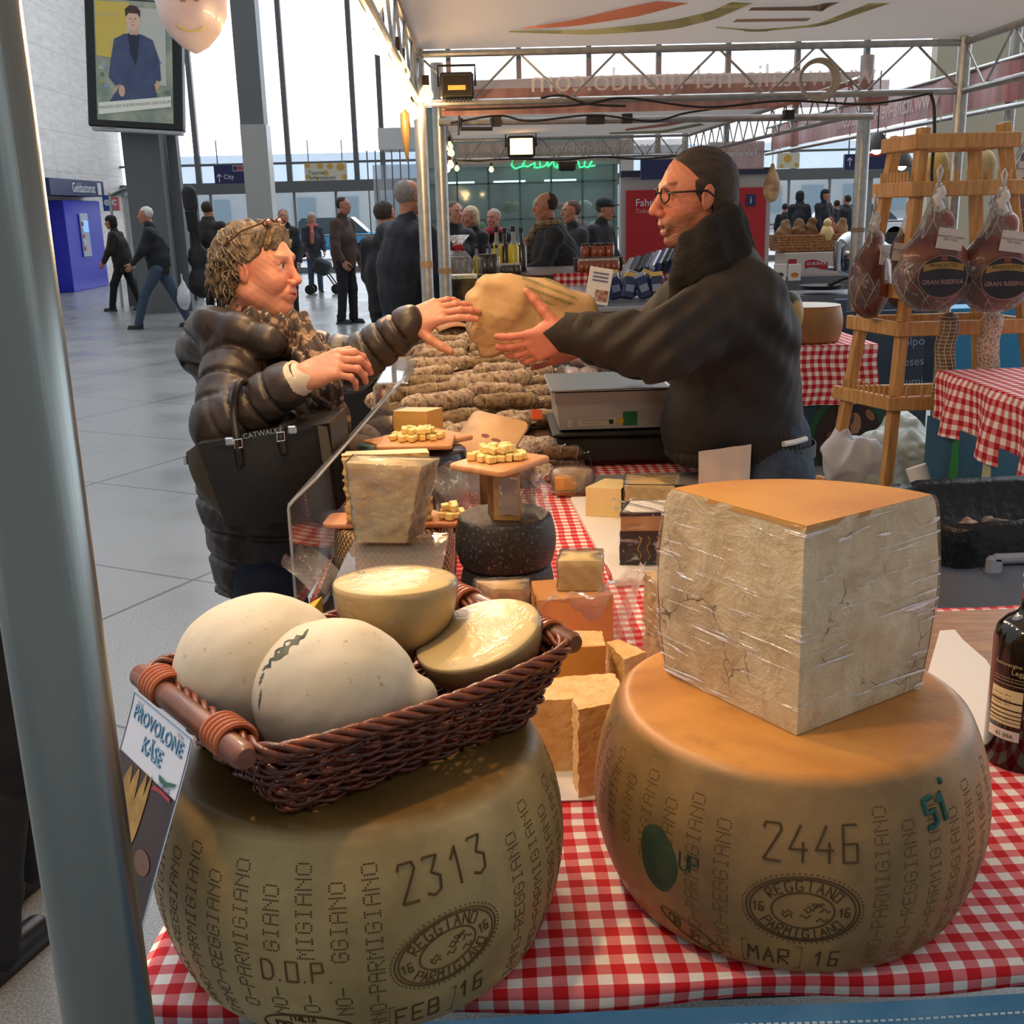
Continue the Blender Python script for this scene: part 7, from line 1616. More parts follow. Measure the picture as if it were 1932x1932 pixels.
for sy in (-1, 1):
    cx_, cy_, cz_ = .100, sy * .033, .010
    q.tube([HM2 @ Vector((cx_ - .010 * abs(math.cos(a)) * (1 if math.cos(a) * sy > 0 else .2), cy_ + .0245 * math.cos(a), cz_ + .0165 * math.sin(a) * (1 if math.sin(a) > 0 else 1.1))) for a in [2 * PI * i / 24 for i in range(24)]], .0023, 6, closed=True)
    q.tube([HM2 @ Vector(v_) for v_ in ((.092, sy * .057, .014), (.082, sy * .074, .016), (.0, sy * .085, .014), (-.02, sy * .083, .0))], .0028, 6)
q.tube([HM2 @ Vector(v_) for v_ in ((.101, -.009, .016), (.105, 0, .019), (.101, .009, .016))], .0022, 6)
q2 = q.build('glasses', mat('black_frame_glasses', '14110f', .3), so, 180)
jn = SDF(); jn.cone((hipm.x, hipm.y, .93), (hipm.x, hipm.y, .84), .145, .155, .04)
for sy in (-1, 1): jn.chain([(hipm.x, hipm.y + sy * .08, .84), (hipm.x - .02, hipm.y + sy * .1, .45), (hipm.x + .02, hipm.y + sy * .1, .06)], [.125, .09, .075], .04)
jo = link_mesh('jeans', jn.mesh(.009, lambda p: .004 * wn(p, 16, 2) + .002 * wn(p, 40, 3), 'jeans'), cloth_m('denim', '2c3848', '3d4c60', .85, .3, 300, 30), so, 180)
q = MB(); zz = .905
q.lathe([(.152, zz), (.155, zz), (.155, zz + .036), (.152, zz + .036)], 40, (hipm.x, hipm.y, 0), cap=False); q.build('belt', mat('grey_belt', '4a545c', .6), so, 60); q = MB(); q.tube([aty(1478, 838, 2.84), aty(1500, 834, 2.86), aty(1520, 828, 2.9)], .008, 8); q.build('white_shirt_edge', PAPER, so)
ap = MB(); A0 = [aty(x, y, 2.80) for x, y in ((1318, 852), (1345, 846), (1380, 842), (1418, 838))]
ap.grid(lambda u, v: A0[0].lerp(A0[3], u) + Vector((.010 * (1 - 2 * u) * v, .006 * math.sin(u * 13 + v * 4) * (.3 + v) - .01 * v, -.62 * v)), 40, 14); apo = ap.build('apron', cloth_m('apron_cream', 'd9cbbb', None, .85, .1, 200), so, 180)
for sy in (-1, 1): shoe(so, hipm.x + .01, hipm.y + sy * .1, R(185), 0, None, 1.1)
# parcel
pc = SDF(); PO = aty(1008, 590, 2.93); ra = R(-8); cb = Matrix.Rotation(R(12), 3, 'Y')
pc.ell(PO, (.140, .08, .092), .02, rot=cb); pc.box(PO + Vector((-.01, 0, -.008)), (.150, .068, .078), .022, .03, rot=cb); pc.ell(PO + Vector((.105, 0, -.03)), (.06, .07, .055), .04); pc.box(PO + Vector((-.10, 0, -.02)), (.06, .055, .082), .012, .02, rot=Matrix.Rotation(R(-8), 3, 'Y'))
def crum(p):
    r = np.random.default_rng(4); o_ = np.zeros(len(p)); 
    for i in range(9):
        d = r.normal(size=3); d /= np.linalg.norm(d); o_ += np.abs(((p @ d) * r.uniform(5, 19) + r.uniform(0, 1)) % 1 - .5) - .25
    return .0115 * o_ + .002 * wn(p, 24, 2)
pm = pc.mesh(.0042, crum, 'parcel')
def pcol(P):
    c = np.tile(lc('b8966a'), (len(P), 1)); q = P - A3(PO); u = q[:, 0] + .45 * q[:, 2]
    st = (q[:, 2] > .022) & (q[:, 1] < .03) & (u > .01) & (u < .125); s2 = np.sin((q[:, 2] + .40 * q[:, 0]) * 330) > .35; c[st & s2] = lc('8a7c4c'); return c
colour(pm, pcol); tag(link_mesh('paper_parcel', pm, vcol('kraft_paper', .75, .25, 60), None, 180), 'crumpled brown paper parcel with faint green print held by the seller', 'parcel')
# ---------------------------------------------------------------- passers-by
HEADS = [head_mesh(.0065, 1.1, 0, 0, 'b98068'), head_mesh(.0065, .9, .004, 0, 'c08a72')]
HANDM = hand_mesh((25, 30, 20), 3, (20, 8, 8), 'b5806a', .005)
def shared(name, me, m, parent, M):
    if not me.materials: me.materials.append(m); me.polygons.foreach_set('use_smooth', [True] * len(me.polygons))
    o = bpy.data.objects.new(name, me); COL.objects.link(o); o.parent = parent; o.matrix_local = M; return o
def passer(label, x, y, h, yaw, coat, trou, hair=None, stride=0, coat_len=.78, hat=None, head=0, arms=(10, 10), bend=0, wide=1.0, scarf=None, elbow=20, vox=.016, hood=None, crop=0, bald=False):
    """figure facing local +x, feet at z=0"""
    o = thing('person', label, 'person', (x, y, 0), yaw); s = h / 1.75; W_ = wide
    hipz = .92 * s; sz = 1.44 * s; bx = math.sin(R(bend)) * .5 * s; sh = Vector((bx, 0, sz - (1 - math.cos(R(bend))) * .5 * s))
    ft = []
    for i, sy in enumerate((-1, 1)):
        dx = stride * (1 if i else -1); ft.append(((0, sy * .08 * s, hipz - .05), (dx * .55 + .03, sy * .09 * s, .50 * s), (dx, sy * .09 * s, .085 * s)))
    bd = SDF(); bd.chain([(0, 0, hipz), (sh.x * .6, 0, sz * .8), sh], [.12 * s, .12 * s, .07 * s], .05)
    for f in ft: bd.chain(f, [.075 * s, .05 * s, .04 * s], .03)
    aw = []
    for i, sy in enumerate((-1, 1)):
        a = R(arms[i]); S_ = sh + Vector((0, sy * .17 * s * W_, -.03 * s)); E_ = S_ + Vector((math.sin(a) * .29 * s, sy * .05 * s, -math.cos(a) * .29 * s)); b2 = a + R(elbow if not isinstance(elbow, tuple) else elbow[i]); H_ = E_ + Vector((math.sin(b2) * .25 * s, -sy * .01, -math.cos(b2) * .25 * s)); aw.append((S_, E_, H_)); bd.chain([S_, E_, H_], [.045 * s, .04 * s, .028 * s], .03)
    me = bd.mesh(vox * 1.2, None, 'body'); colour(me, lambda p: np.tile(lc('b5806a'), (len(p), 1)))
    hp2 = sh + Vector((.045 * s + bx * .25, 0, .21 * s)); Mh = hmat(hp2, 0, R(bend * .6), 0, s); hd_ = HEADS[head].copy(); hd_.transform(Mh); me = join([me, hd_], 'body'); link_mesh('body', me, SKINM, o, 180)
    for i, (S_, E_, H_) in enumerate(aw):
        d = (H_ - E_).normalized(); sy = -1 if i == 0 else 1; th = Vector((1, 0, .1)) if abs(d.x) < .8 else Vector((0, -sy, .5)); mm = place(HANDM, d, th, Vector((0, sy, 0)), H_ + d * .0, s * .95); link_mesh('hand', mm, SKINM, o, 180)
    c_ = SDF(); r0 = .155 * s * W_; bt = coat_len * s; c_.chain([(0, 0, bt), (0, 0, hipz + .1 * s), (sh.x * .6, 0, sz * .84), sh + Vector((0, 0, -.06 * s))], [r0 * .98, r0 * 1.02, r0 * 1.04, r0 * .72], .06)
    c_.cone(sh + Vector((0, -.13 * s * W_, -.05 * s)), sh + Vector((0, .13 * s * W_, -.05 * s)), .085 * s, .085 * s, .05); c_.cone(sh + Vector((-.0, 0, -.02)), sh + Vector((.01, 0, .05 * s)), .085 * s, .075 * s, .03); c_.cone(sh + Vector((.02, -.05 * s, .075 * s)), sh + Vector((.02, .05 * s, .075 * s)), .045 * s, .045 * s, .02)
    for S_, E_, H_ in aw: c_.chain([S_, E_, H_ - (H_ - E_).normalized() * .02], [.078 * s, .064 * s, .048 * s], .04)
    link_mesh('coat', c_.mesh(vox, lambda p: .011 * wn(p, 7, int(abs(x) * 7) % 9) + .005 * wn(p, 20, 4), 'coat', clip=lambda X, Y, Z: bt - Z + 0 * X + 0 * Y), cloth_m('coat_' + coat, coat, None, .8, .2, 120), o, 180)
    t_ = SDF(); 
    for f in ft: t_.chain([f[0], f[1], (f[2][0], f[2][1], .07 * s)], [.10 * s, .072 * s, .06 * s], .03)
    link_mesh('trousers', t_.mesh(vox, lambda p: .003 * wn(p, 18, 5), 'trousers'), cloth_m('trousers_' + trou, trou, None, .85, .2, 150), o, 180)
    for i, f in enumerate(ft): shoe(o, f[2][0], f[2][1], 0, 0, None, s)
    if hair and not hood:
        hh = SDF(); hh.ell((-.022, 0, .034), (.097, .084, .090), .02); 
        if head: hh.ell((-.05, 0, -.05), (.06, .085, .09), .03)
        hh_m = hh.mesh(.008, lambda p: .004 * wn(p, 60, 3), 'hair', clip=lambda X, Y, Z: np.maximum(np.where(Z > .06, X - (.055 if not bald else -.04), X + (.015 if not head else .0)), -(Z + (.06 if not head else .12))) + 0 * Y); hh_m.transform(Mh); link_mesh('hair', hh_m, mat('hair_' + hair, hair, .8, None, 8, .5, 90), o, 180)
    if hat or hood:
        hh = SDF(); hh.ell((-.012, 0, .058), (.108, .094, .078), .02)
        if hat == 'cap' or hat == 'flat': hh.box((.09, 0, .055), (.055, .06, .008), .006, .02)
        if hood: hh.ell((-.03, 0, -.02), (.09, .10, .12), .03)
        hh_m = hh.mesh(.007, None, 'hat', clip=lambda X, Y, Z: np.where(Z > .03, X - .15, X - .0) + 0 * Y); hh_m.transform(Mh); link_mesh('hat' if hat else 'hood', hh_m, cloth_m('knit_' + (hood or '22242a'), hood or '22242a', None, .9, .4, 150), o, 180)
    if scarf:
        sc2 = SDF(); c1 = sh + Vector((.03, 0, .06 * s))
        for k in range(10): a = 2 * PI * k / 10; b2 = 2 * PI * (k + 1) / 10; sc2.cone(c1 + Vector((.075 * math.cos(a), .08 * math.sin(a), 0)), c1 + Vector((.075 * math.cos(b2), .08 * math.sin(b2), 0)), .035, .035, .02)
        sc2.chain([c1 + Vector((.08, -.03, 0)), c1 + Vector((.16 + bx * .3, -.05, -.15)), c1 + Vector((.18 + bx * .2, -.06, -.34))], [.035, .04, .04], .02); link_mesh('scarf', sc2.mesh(.009, None, 'scarf'), scarf, o, 180)
    return o, Mh, aw
def fx(px_, Y): return aty(px_, 420, Y).x
passer('passer-by in fur trimmed dark padded jacket walking near the cash machine', fx(222, 20.4), 20.4, 1.64, R(178), '2c2a26', '1b1b1f', None, .24, .72, hood='2a2520', arms=(-10, 14), bend=8, wide=1.1)
passer('white haired man in black coat and jeans carrying a white plastic bag', fx(290, 16.9), 16.9, 1.74, R(182), '1c1f24', '3e4f66', 'd6d4d0', .36, .80, arms=(-24, 22), bend=6)
ob_ = thing('carrier_bag', 'white plastic carrier bag swinging from the white haired man hand', 'bag', aty(345, 545, 16.9)); q = SDF(); q.ell((0, 0, -.12), (.10, .10, .20), .05); q.cone((0, 0, .1), (0, 0, .22), .02, .012, .05); link_mesh('bag_body', q.mesh(.015, lambda p: .01 * wn(p, 14, 3), 'b'), mat('white_plastic_bag', 'cfd2d8', .4), ob_, 180)
go, Mh, aw = passer('person in dark coat seen from behind under a guitar case', fx(392, 17.6), 17.6, 1.80, R(80), '22201f', '1a1c20', '3a2c22', .02, .70, wide=1.25, head=0)
gc = thing('guitar_case', 'black guitar case worn upright on the back of a walker', 'guitar case', (fx(376, 17.3), 17.25, 0), 0, rot=(R(4), R(-2), 0)); q = SDF(); q.cone((0, 0, .62), (0, 0, .66), .22, .21, .05, flat=(0, 1, 0, .45)); q.cone((0, 0, 1.0), (0, 0, 1.05), .17, .15, .08, flat=(0, 1, 0, .45)); q.cone((0, 0, 1.2), (0, 0, 1.72), .075, .085, .05, flat=(0, 1, 0, .6)); q.cone((0, 0, 1.78), (0, 0, 1.94), .11, .11, .04, flat=(0, 1, 0, .5)); link_mesh('case_body', q.mesh(.014, None, 'g'), mat('case_black', '15161a', .5, '22242a', 5), gc, 180)
q = MB(); q.box((.0, -.11, 1.55), (.14, .02, .3), bev=.01); q.build('pocket', mat('case_pocket', '0f1014', .6), gc)
passer('long haired woman in dark coat walking behind the customer', fx(535, 18.2), 18.2, 1.66, R(-80), '24262a', '22242c', '7a6450', .10, .55, head=1)
passer('person in pale hat and red scarf beside a pushchair', fx(588, 24), 24, 1.60, R(-70), '3a3c44', '4a5a78', None, .08, .8, hood='b8a8a0', head=1, scarf=mat('scarf_coral', 'c06a60', .8))
sp_ = thing('pushchair', 'folding pushchair with dark wheels beyond the customer', 'pushchair', (fx(598, 23.5), 23.4, 0)); q = MB(); q.tube([(-.3, -.2, 1.0), (.1, -.2, .5), (.35, -.2, .12)], .015, 6); q.tube([(-.3, .2, 1.0), (.1, .2, .5), (.35, .2, .12)], .015, 6); q.tube([(-.3, -.2, 1), (-.3, .2, 1)], .015, 6); q.build('frame', BLACKM, sp_)
q = MB(); q.box((.05, 0, .55), (.35, .36, .3), rot=Matrix.Rotation(R(25), 3, 'Y'), bev=.05); q.build('seat', mat('pram_grey', '3a3d42', .8), sp_)
for x in (-.2, .34):
    for y in (-.2, .2): q = MB(); q.cyl((x, y - .02, .10), (x, y + .02, .10), .10, n=18); q.build('wheel', DARK, sp_)
PL_, t, b = newmat('plaid'); v = t.coord('Object', 1); sx = t.new('ShaderNodeSeparateXYZ'); t.link(v, sx.inputs[0]); L = [t.math('LESS_THAN', t.math('FRACT', t.math('MULTIPLY', sx.outputs[k], 16)), .25) for k in (0, 2)]; t.link(t.mix(t.math('MULTIPLY', t.math('ADD', *L), .5), lin('8a7458'), lin('3a2a26')), b.inputs['Base Color']); b.inputs['Roughness'].default_value = .85
passer('man in brown leather coat standing hands down beside the doors', fx(645, 16.8), 16.8, 1.80, R(-25), '4a3730', '1c1e24', '2e2622', .05, .78, arms=(4, 2), wide=1.1)
p7, M7, a7 = passer('balding man in navy jacket with back turned by the stall posts', fx(765, 8.3), 8.3, 1.79, R(38), '1f222c', '20242c', '8d8782', .04, .80, wide=1.3, arms=(3, 8), vox=.012, bald=True)
passer('person in black coat partly hidden behind the balding man', fx(722, 9.4), 9.4, 1.66, R(60), '17181c', '1b1d24', '3a332c', .05, .82, wide=1.0)
passer('man in dark jacket half hidden behind the far stall post', fx(856, 12), 12, 1.66, R(-60), '1b1e24', '22252c', '5a4a3e', .05, .8)
passer('blonde haired customer in black coat bending over the bottles', fx(908, 12.4), 12.4, 1.62, R(-150), '1c1d20', '22252c', 'c9b896', .03, .7, head=1, bend=10)
passer('grey haired customer with red scarf behind the bottles', fx(934, 13), 13, 1.58, R(-120), '20222a', '22252c', 'a89a92', .03, .8, scarf=mat('scarf_red', '9a2c34', .8))
p11, M11, a11 = passer('bearded stallholder in plaid scarf arranging bottles at the far counter', fx(1052, 9.9), 9.9, 1.70, R(184), '22252a', '22252c', '3c2c22', .03, .84, wide=1.35, arms=(18, 22), elbow=(66, 60), bend=6, scarf=PL_, vox=.012, bald=True)
passer('man with flat cap and black jacket turned from the far counter', fx(1122, 12.3), 12.3, 1.66, R(-30), '1b1d22', '22252c', '4a4440', .03, .8, hat='flat', wide=1.2, bend=8)
passer('dark haired person mostly hidden behind the plaid scarf man', fx(1084, 11.6), 11.6, 1.64, R(200), '24262c', '22252c', '5a4232', .03, .8)
for i, (px_, Y_, h_, hd_, yw, lb_) in enumerate(((1507, 27, 1.82, '2a2c32', 70, 'distant walker in grey hat behind the bread bags'), (1552, 27, 1.84, '1c2230', -60, 'distant walker in pointed dark hood behind the bread bags'), (1578, 28, 1.6, None, 100, 'short distant walker between the hood and the pale post'), (1598, 26, 1.70, None, 120, 'distant dark walker next to the pale post'), (1480, 28, 1.55, None, 80, 'smallest distant walker left of the grey hat'))):
    passer(lb_, fx(px_, Y_), Y_, h_, R(yw), '22262e', '20242c', None if hd_ else '2a2622', .1, .8, hood=hd_, vox=.024)
# person behind the pole
o, Mh, aw = passer('person in black padded coat and laced boots behind the steel pole', -1.13, 2.25, 1.70, R(70), '16171b', '1a1c22', '3a3028', .14, .42, arms=(0, 4), wide=1.2, vox=.011)
for c_ in [c for c in o.children if c.name.startswith('shoe')]:
    pass
q = MB()
for sx_ in (0,):
    for k in range(5): q.tube([(.155 + k * .018, .070, .085 - k * .006), (.165 + k * .018, .115, .085 - k * .006)], .003, 5)
q.build('boot_laces', mat('lace_grey', 'a8aab0', .6), o)
# luggage
lg = thing('suitcase', 'black wheeled suitcase with grey bag on top behind the customer', 'suitcase', (fx(668, 6.8), 6.3, 0), R(20)); q = MB(); q.box((0, 0, .36), (.42, .26, .60), bev=.05); q.build('shell', mat('case_dark', '16171b', .5), lg)
for x in (-.16, .16): q = MB(); q.cyl((x, -.1, .03), (x, -.07, .03), .03, n=14); q.build('wheel', DARK, lg)
lg2 = thing('travel_bag', 'dark grey travel bag lying on the suitcase', 'bag', (fx(690, 6.8), 6.3, .66)); q = SDF(); q.cone((-.18, 0, .09), (.18, 0, .07), .11, .10, .05); q.ell((.02, -.05, .1), (.16, .1, .08), .04); link_mesh('bag_body', q.mesh(.011, lambda p: .008 * wn(p, 14, 3), 'b'), mat('bag_grey', '33363a', .8, '1b1c1e', 6), lg2, 180)
q = MB(); q.tube([(-.15, -.12, .08), (-.05, -.13, .2), (.1, -.12, .16), (.16, -.1, .06)], .01, 6); q.build('strap', DARK, lg2)
# ================================================================ ham easel
PINE = mat('pine', 'd3a468', .5, 'b98248', 9, .06, 50, stretch=(6, 6, .6))
ez = thing('drying_rack', 'tapered pine rack with pegged rungs hung with wrapped hams', 'rack', (0, 0, 0))
def leg_(x0, y0, x1, y1, Y):
    a, b_ = aty(x0, y0, Y), aty(x1, y1, Y); return (a + (a - b_) * (a.z / (b_.z - a.z)), b_)
LG = {'a': leg_(1670, 925, 1742, 250, 4.95), 'b': leg_(1568, 915, 1692, 266, 5.25), 'c': leg_(1968, 935, 1892, 240, 4.95), 'd': leg_(1850, 905, 1838, 262, 5.25)}
ES = 5.0 / 6.1
def lz(k, z): a, b_ = LG[k]; return a.lerp(b_, (z - a.z) / (b_.z - a.z))
def beam(p, q_, w_, h_, name='rung'):
    d = q_ - p; q = MB(); w_ *= .85; h_ *= .85; M_ = frame(p, d, (0, 0, 1)) if abs(d.normalized().z) < .7 else frame(p, d, (0, 1, 0))
    q.box((d.length / 2, 0, 0), (d.length, h_, w_), bev=.004); return q.build(name, PINE, ez, 35, xf=M_)
for k in LG: beam(LG[k][0], LG[k][1] + Vector((0, 0, .02)), .055, .07, 'leg')
for z, pr in [(aty(1742, y_, 4.95).z, p_) for y_, p_ in ((268, 'ab ac cd bd'), (357, 'ab ac cd bd'), (548, 'ab ac cd'), (618, 'ab ac cd bd'), (757, 'ab ac cd bd'), (935, 'ab ac cd'))]:
    for p in pr.split():
        a, b_ = lz(p[0], z), lz(p[1], z); off = Vector((0, -.045, 0)) if p == 'ac' else Vector((-.04, -.01, 0)) if p == 'ab' else Vector((0, 0, 0)); e = (b_ - a).normalized() * .05
        r_ = beam(a + off - e, b_ + off + e, .035, .075)
        if (abs(z - aty(1742, 357, 4.95).z) < .01 or abs(z - aty(1742, 757, 4.95).z) < .01) and p in ('ab', 'ac'):
            q = MB()
            for i in range(9): c = a.lerp(b_, (i + .5) / 9) + off; q.cyl(c + Vector((0, 0, .03)), c + Vector((0, 0, .075)), .007, n=6); 
            q.build('peg', PINE, r_)
MEAT = mat('ham_rind', '8a4a30', .4, '4a2018', 7, .25, 40, coat=.5); MEAT2 = mat('dark_ham', '3a241c', .6, '5a3a2a', 12, .4, 40)
HW = film_mat('ham_film', .06, .35, (22, 22, 22), bs=.8); NET = mat('net_string', 'c8bfb0', .8)
def ham(c, y, h_, label, full=True, rz=0, dark=False, wd=1.0):
    top = aty(c[0], c[1], y); o = thing('wrapped_ham', label, 'ham', top, rz, group='hams hanging on the pine rack'); s = SDF(); H = h_
    s.ell((0, 0, -H * .68), (.148 * wd, .085, .165), .05); s.cone((0, 0, -H * .5), (0, 0, -H * .30), .11 * wd, .04, .06, flat=(0, 1, 0, .7)); s.ell((.03, 0, -H * .28), (.045, .04, .05), .03)
    me = s.mesh(.010, lambda p: .004 * wn(p, 14, 3), 'ham'); link_mesh('meat', me, MEAT2 if dark else MEAT, o, 180)
    def out(u, v):
        a = u * 2 * PI; t_ = v; w_ = (.012 + .17 * wd * math.sin(PI * min(1, t_ ** 1.5 * .62 + .0)) ** 1.1) if t_ < .99 else .02
        zz = -H * (.0 + .98 * t_); w_ = max(.012, .168 * wd * max(0, 1 - ((t_ - .68) / .34) ** 2) ** .5 if t_ > .68 else .012 + .156 * wd * (t_ / .68) ** 1.3)
        return (w_ * math.cos(a) + .004 * math.sin(a * 7 + t_ * 20), w_ * .62 * math.sin(a), zz)
    q = MB(); q.grid(lambda u, v: out(-u, v), 28, 22); q.build('film_wrap', HW, o, 180)
    q = MB(); q.tube([(0, 0, 0), (.01, 0, .05), (0, 0, .07), (-.01, 0, .05), (0, 0, 0)], .006, 6); q.tube([(.012 * math.sin(i * 2), -.01, -.02 - i * .02) for i in range(6)], .02, 6); q.build('tied_end', mat('white_tie', 'd8d6d4', .6), o, 180)
    q = MB()
    for k in range(8):
        for dr in (-1, 1): q.tube([out((k / 8 + dr * v * .35) % 1, .12 + .86 * v) for v in [i / 14 for i in range(15)]], .0014, 3)
    q.build('net', NET, o, 180)
    if full:
        q = MB(); P = blob(0, 0, .105, .088, 0, 28); q.prism(P, .002, frame((0, -.108, -H * .70), (1, 0, 0), (0, 0, 1))); l_ = q.build('oval_label', mat('label_dark', '1a1418', .3, '2c1a1e', 9), o, 60)
        q = MB(); q.tube([(x * .99, -.110, -H * .70 + y_ * .99) for x, y_ in P], .002, 4, closed=True); q.build('label_rim', mat('label_rim', '8a6a58', .4), o)
        q = MB(); q.grid(lambda u, v: (-.085 + .17 * u, -.1112, -H * .70 + .022 + .028 * v + .012 * math.sin(PI * u)), 12, 1); q.build('gold_ribbon', mat('gold_ribbon', '9a7c3c', .4), o)
        text('PROSCIUTTO', .020, frame((0, -.1125, -H * .70 + .046), (1, 0, 0), (0, 0, 1)), mat('ribbon_ink', '3a2c18', .5), o); text('GRAN RISERVA', .026, frame((0, -.1115, -H * .70 - .022), (1, 0, 0), (0, 0, 1)), mat('label_print', '9a7a78', .5), o, bold=.0006)
        q = MB(); q.ball((0, -.1115, -H * .70 + .075), (.016, .002, .014), 10, 6); q.build('emblem', mat('emblem', '7a3c3a', .5), o)
    q = MB(); q.box((.03 if full else -.03, -.085 if full else -.07, -H * .42), (.11, .003, .085), rot=Matrix.Rotation(R(8), 3, 'Y')); t_ = q.build('paper_tag', mat('tag_paper', 'cfc9c2', .6), o)
    text('PROSCIUTTO CRUDO\n2016  9,8 kg', .0115, frame((.03 if full else -.03, -.089 if full else -.074, -H * .415), (1, 0, -.14), (.14, 0, 1)), mat('tag_ink', '4a4644', .6), o)
    return o
ham((1772, 345), 4.75, .54, 'wrapped ham with dark oval label hanging at the rack middle'); ham((1893, 352), 4.75, .53, 'wrapped ham with dark oval label hanging at the rack outer side', rz=R(-3)); ham((1650, 398), 5.05, .46, 'slim wrapped ham with white tag hanging at the rack inner side', False, R(50), wd=.8)
ham((1712, 405), 5.5, .42, 'dark unlabelled ham hanging behind the slim wrapped one', False, 0, True, .7); ham((1948, 235), 5.3, .50, 'reddish wrapped ham cut by the picture edge above the rack', False)
def sausage(c, y, L_, r, label, m, net=None):
    o = thing('hanging_sausage', label, 'sausage', aty(c[0], c[1], y)); q = MB(); q.tube([(.006 * math.sin(i), 0, -L_ * i / 12) for i in range(13)], [r * .4] + [r * (1 + .05 * math.sin(i * 2)) for i in range(11)] + [r * .4], 16); q.build('casing', m, o, 180)
    q = MB(); q.cyl((0, 0, 0), (0, 0, .14), .002, n=5)
    if net:
        for k in range(10): a = 2 * PI * k / 10; q.tube([(1.04 * r * math.cos(a + .1 * math.sin(i)) + .006 * math.sin(i), 1.04 * r * math.sin(a + .1 * math.sin(i)), -L_ * i / 12) for i in range(1, 12)], .002, 4)
        for i in range(1, 24): q.tube([(1.04 * r * math.cos(2 * PI * k / 12) + .006 * math.sin(i / 2), 1.04 * r * math.sin(2 * PI * k / 12), -L_ * i / 24) for k in range(12)], .0018, 4, closed=True)
    q.build('string', NET, o, 180)
sausage((1790, 590), 4.9, .40, .041, 'thick sausage in coarse string net hanging under the hams', mat('net_sausage', '8a6a50', .7, '5e4432', 20), True); sausage((1872, 585), 4.9, .38, .047, 'thick white floured sausage hanging under the hams', SALM[2])
for x, lb in ((1768, 'yellow pear cheese behind the rack upper rung, smaller one'), (1852, 'pale hairy pear cheese behind the rack upper rung')): o = thing('pear_cheese', lb, 'cheese', aty(x, 318, 5.7)); q = MB(); q.ball((0, 0, 0), (.07 if x > 1800 else .055, .07, .10), 16, 12); q.build('ball', mat('ball_cheese%d' % x, 'c9b080' if x > 1800 else 'd8b060', .7, 'a8905c', 20), o); q = MB(); q.cyl((0, 0, .09), (0, 0, .28), .003, n=5); q.build('string', NET, o)
o = thing('netted_provolone', 'netted provolone hanging from a wire beside the red poster', 'cheese', aty(1458, 302, 7.2)); q = SDF(); q.ell((0, 0, -.17), (.055, .05, .085), .03); q.cone((0, 0, -.09), (0, 0, -.03), .03, .012, .03); link_mesh('rind', q.mesh(.006, None, 'r'), mat('netted_rind', 'cdb48c', .6, '8a6440', 12), o, 180); q = MB(); q.cyl((0, 0, -.04), (0, 0, .30), .003, n=5); q.build('string', NET, o)
# ================================================================ side table with cloth and poster, bin, bags
TX, TY0, TY1 = 2.03, 3.75, 4.85
st = thing('side_table', 'side table at the frame edge hidden under checked cloth', 'table', (0, 0, 0)); q = MB(); q.box((TX + .62, (TY0 + TY1) / 2, .83), (1.2, 1.1, .03)); q.build('top', MATS['counter_boards'], st)
for x in (TX + .08, TX + 1.15):
    for y in (TY0 + .08, TY1 - .08): q = MB(); q.box((x, y, .41), (.05, .05, .82)); q.build('leg', ALU, st)
def sfn(u, v):
    if u >= 0: return (TX + u, TY0 + v, .848)
    d = -u; return (TX - .012 - .05 * d * math.sin(v * 9) ** 2 * 3 - .018 * math.sin(v * 17) * min(1, d * 6), TY0 + v, .848 - d * (1 + .08 * math.sin(v * 6)))
tag(uvmesh('tablecloth', sfn, [-.27 + .03 * i for i in range(44)], [.04 * i for i in range(28)], GING2), 'wrinkled checked cloth hanging off the side table under black stand', 'tablecloth')
ps = thing('stall_poster', 'blue poster with green, white and red bottles below the side table cloth', 'poster', (TX - .02, TY0, 0)); q = MB(); q.box((0, .55, .33), (.01, 1.1, .62)); q.build('print', mat('poster_blue', '2a6488', .5, '1e4a68', 2), ps)
for i, (y, c_) in enumerate(((.78, '1f7a3c'), (.48, 'b8b89a'), (.2, '9a2430'), (-.05 + .1, '1f4a68'))):
    q = MB(); q.prism([(y - .09, .04), (y + .09, .04), (y + .09, .2), (y + .03, .36), (y + .045, .44), (y + .03, .60), (y - .03, .60), (y - .045, .44), (y - .03, .36), (y - .09, .2)], .003, frame((-.0055, 0, 0), (0, 1, 0), (0, 0, 1))); q.build('printed_bottle', mat('pb' + c_, c_, .5, None), ps, None)
o = thing('black_stand', 'small black stand with twin round feet on the side table cloth', 'stand', (2.28, 4.35, .85)); q = MB(); q.ball((-.05, 0, .025), (.04, .04, .025)); q.ball((.04, 0, .025), (.04, .04, .025)); q.build('foot', DARK, o); q = MB(); q.cyl((0, 0, .02), (-.01, 0, .30), .010); q.build('stem', DARK, o)
q = MB(); q.cyl((2.45, 4.15, .85), (2.45, 4.15, .866), .17, n=32); tag(q.build('round_board', mat('round_board', '9a6c48', .6)), 'round wooden board lying on the side table cloth', 'board')
q = MB(); q.box((2.36, 4.0, .86), (.09, .05, .015), rot=R(20)); tag(q.build('scraper', mat('scraper', 'c8bfae', .5)), 'pale scraper lying by the round board', 'tool')
tb = thing('waste_bin', 'large grey plastic bin lined with black sack beside the quarter cheese', 'bin', (1.63, 3.3, 0)); q = MB(); P = rounded(.62, .52, .14, 6); n = len(P)
for k, (z, f) in enumerate(((0, .84), (.02, .86), (.62, 1.0), (.66, 1.0))): q.v += [(x * f, y * f, z) for x, y in P]
q.f = [tuple(range(n))[::-1]] + [(k * n + i, k * n + (i + 1) % n, (k + 1) * n + (i + 1) % n, (k + 1) * n + i) for k in range(3) for i in range(n)]; q.mi = [0] * len(q.f); q.build('bucket', mat('bin_grey', '9498a4', .45), tb)
q = MB()
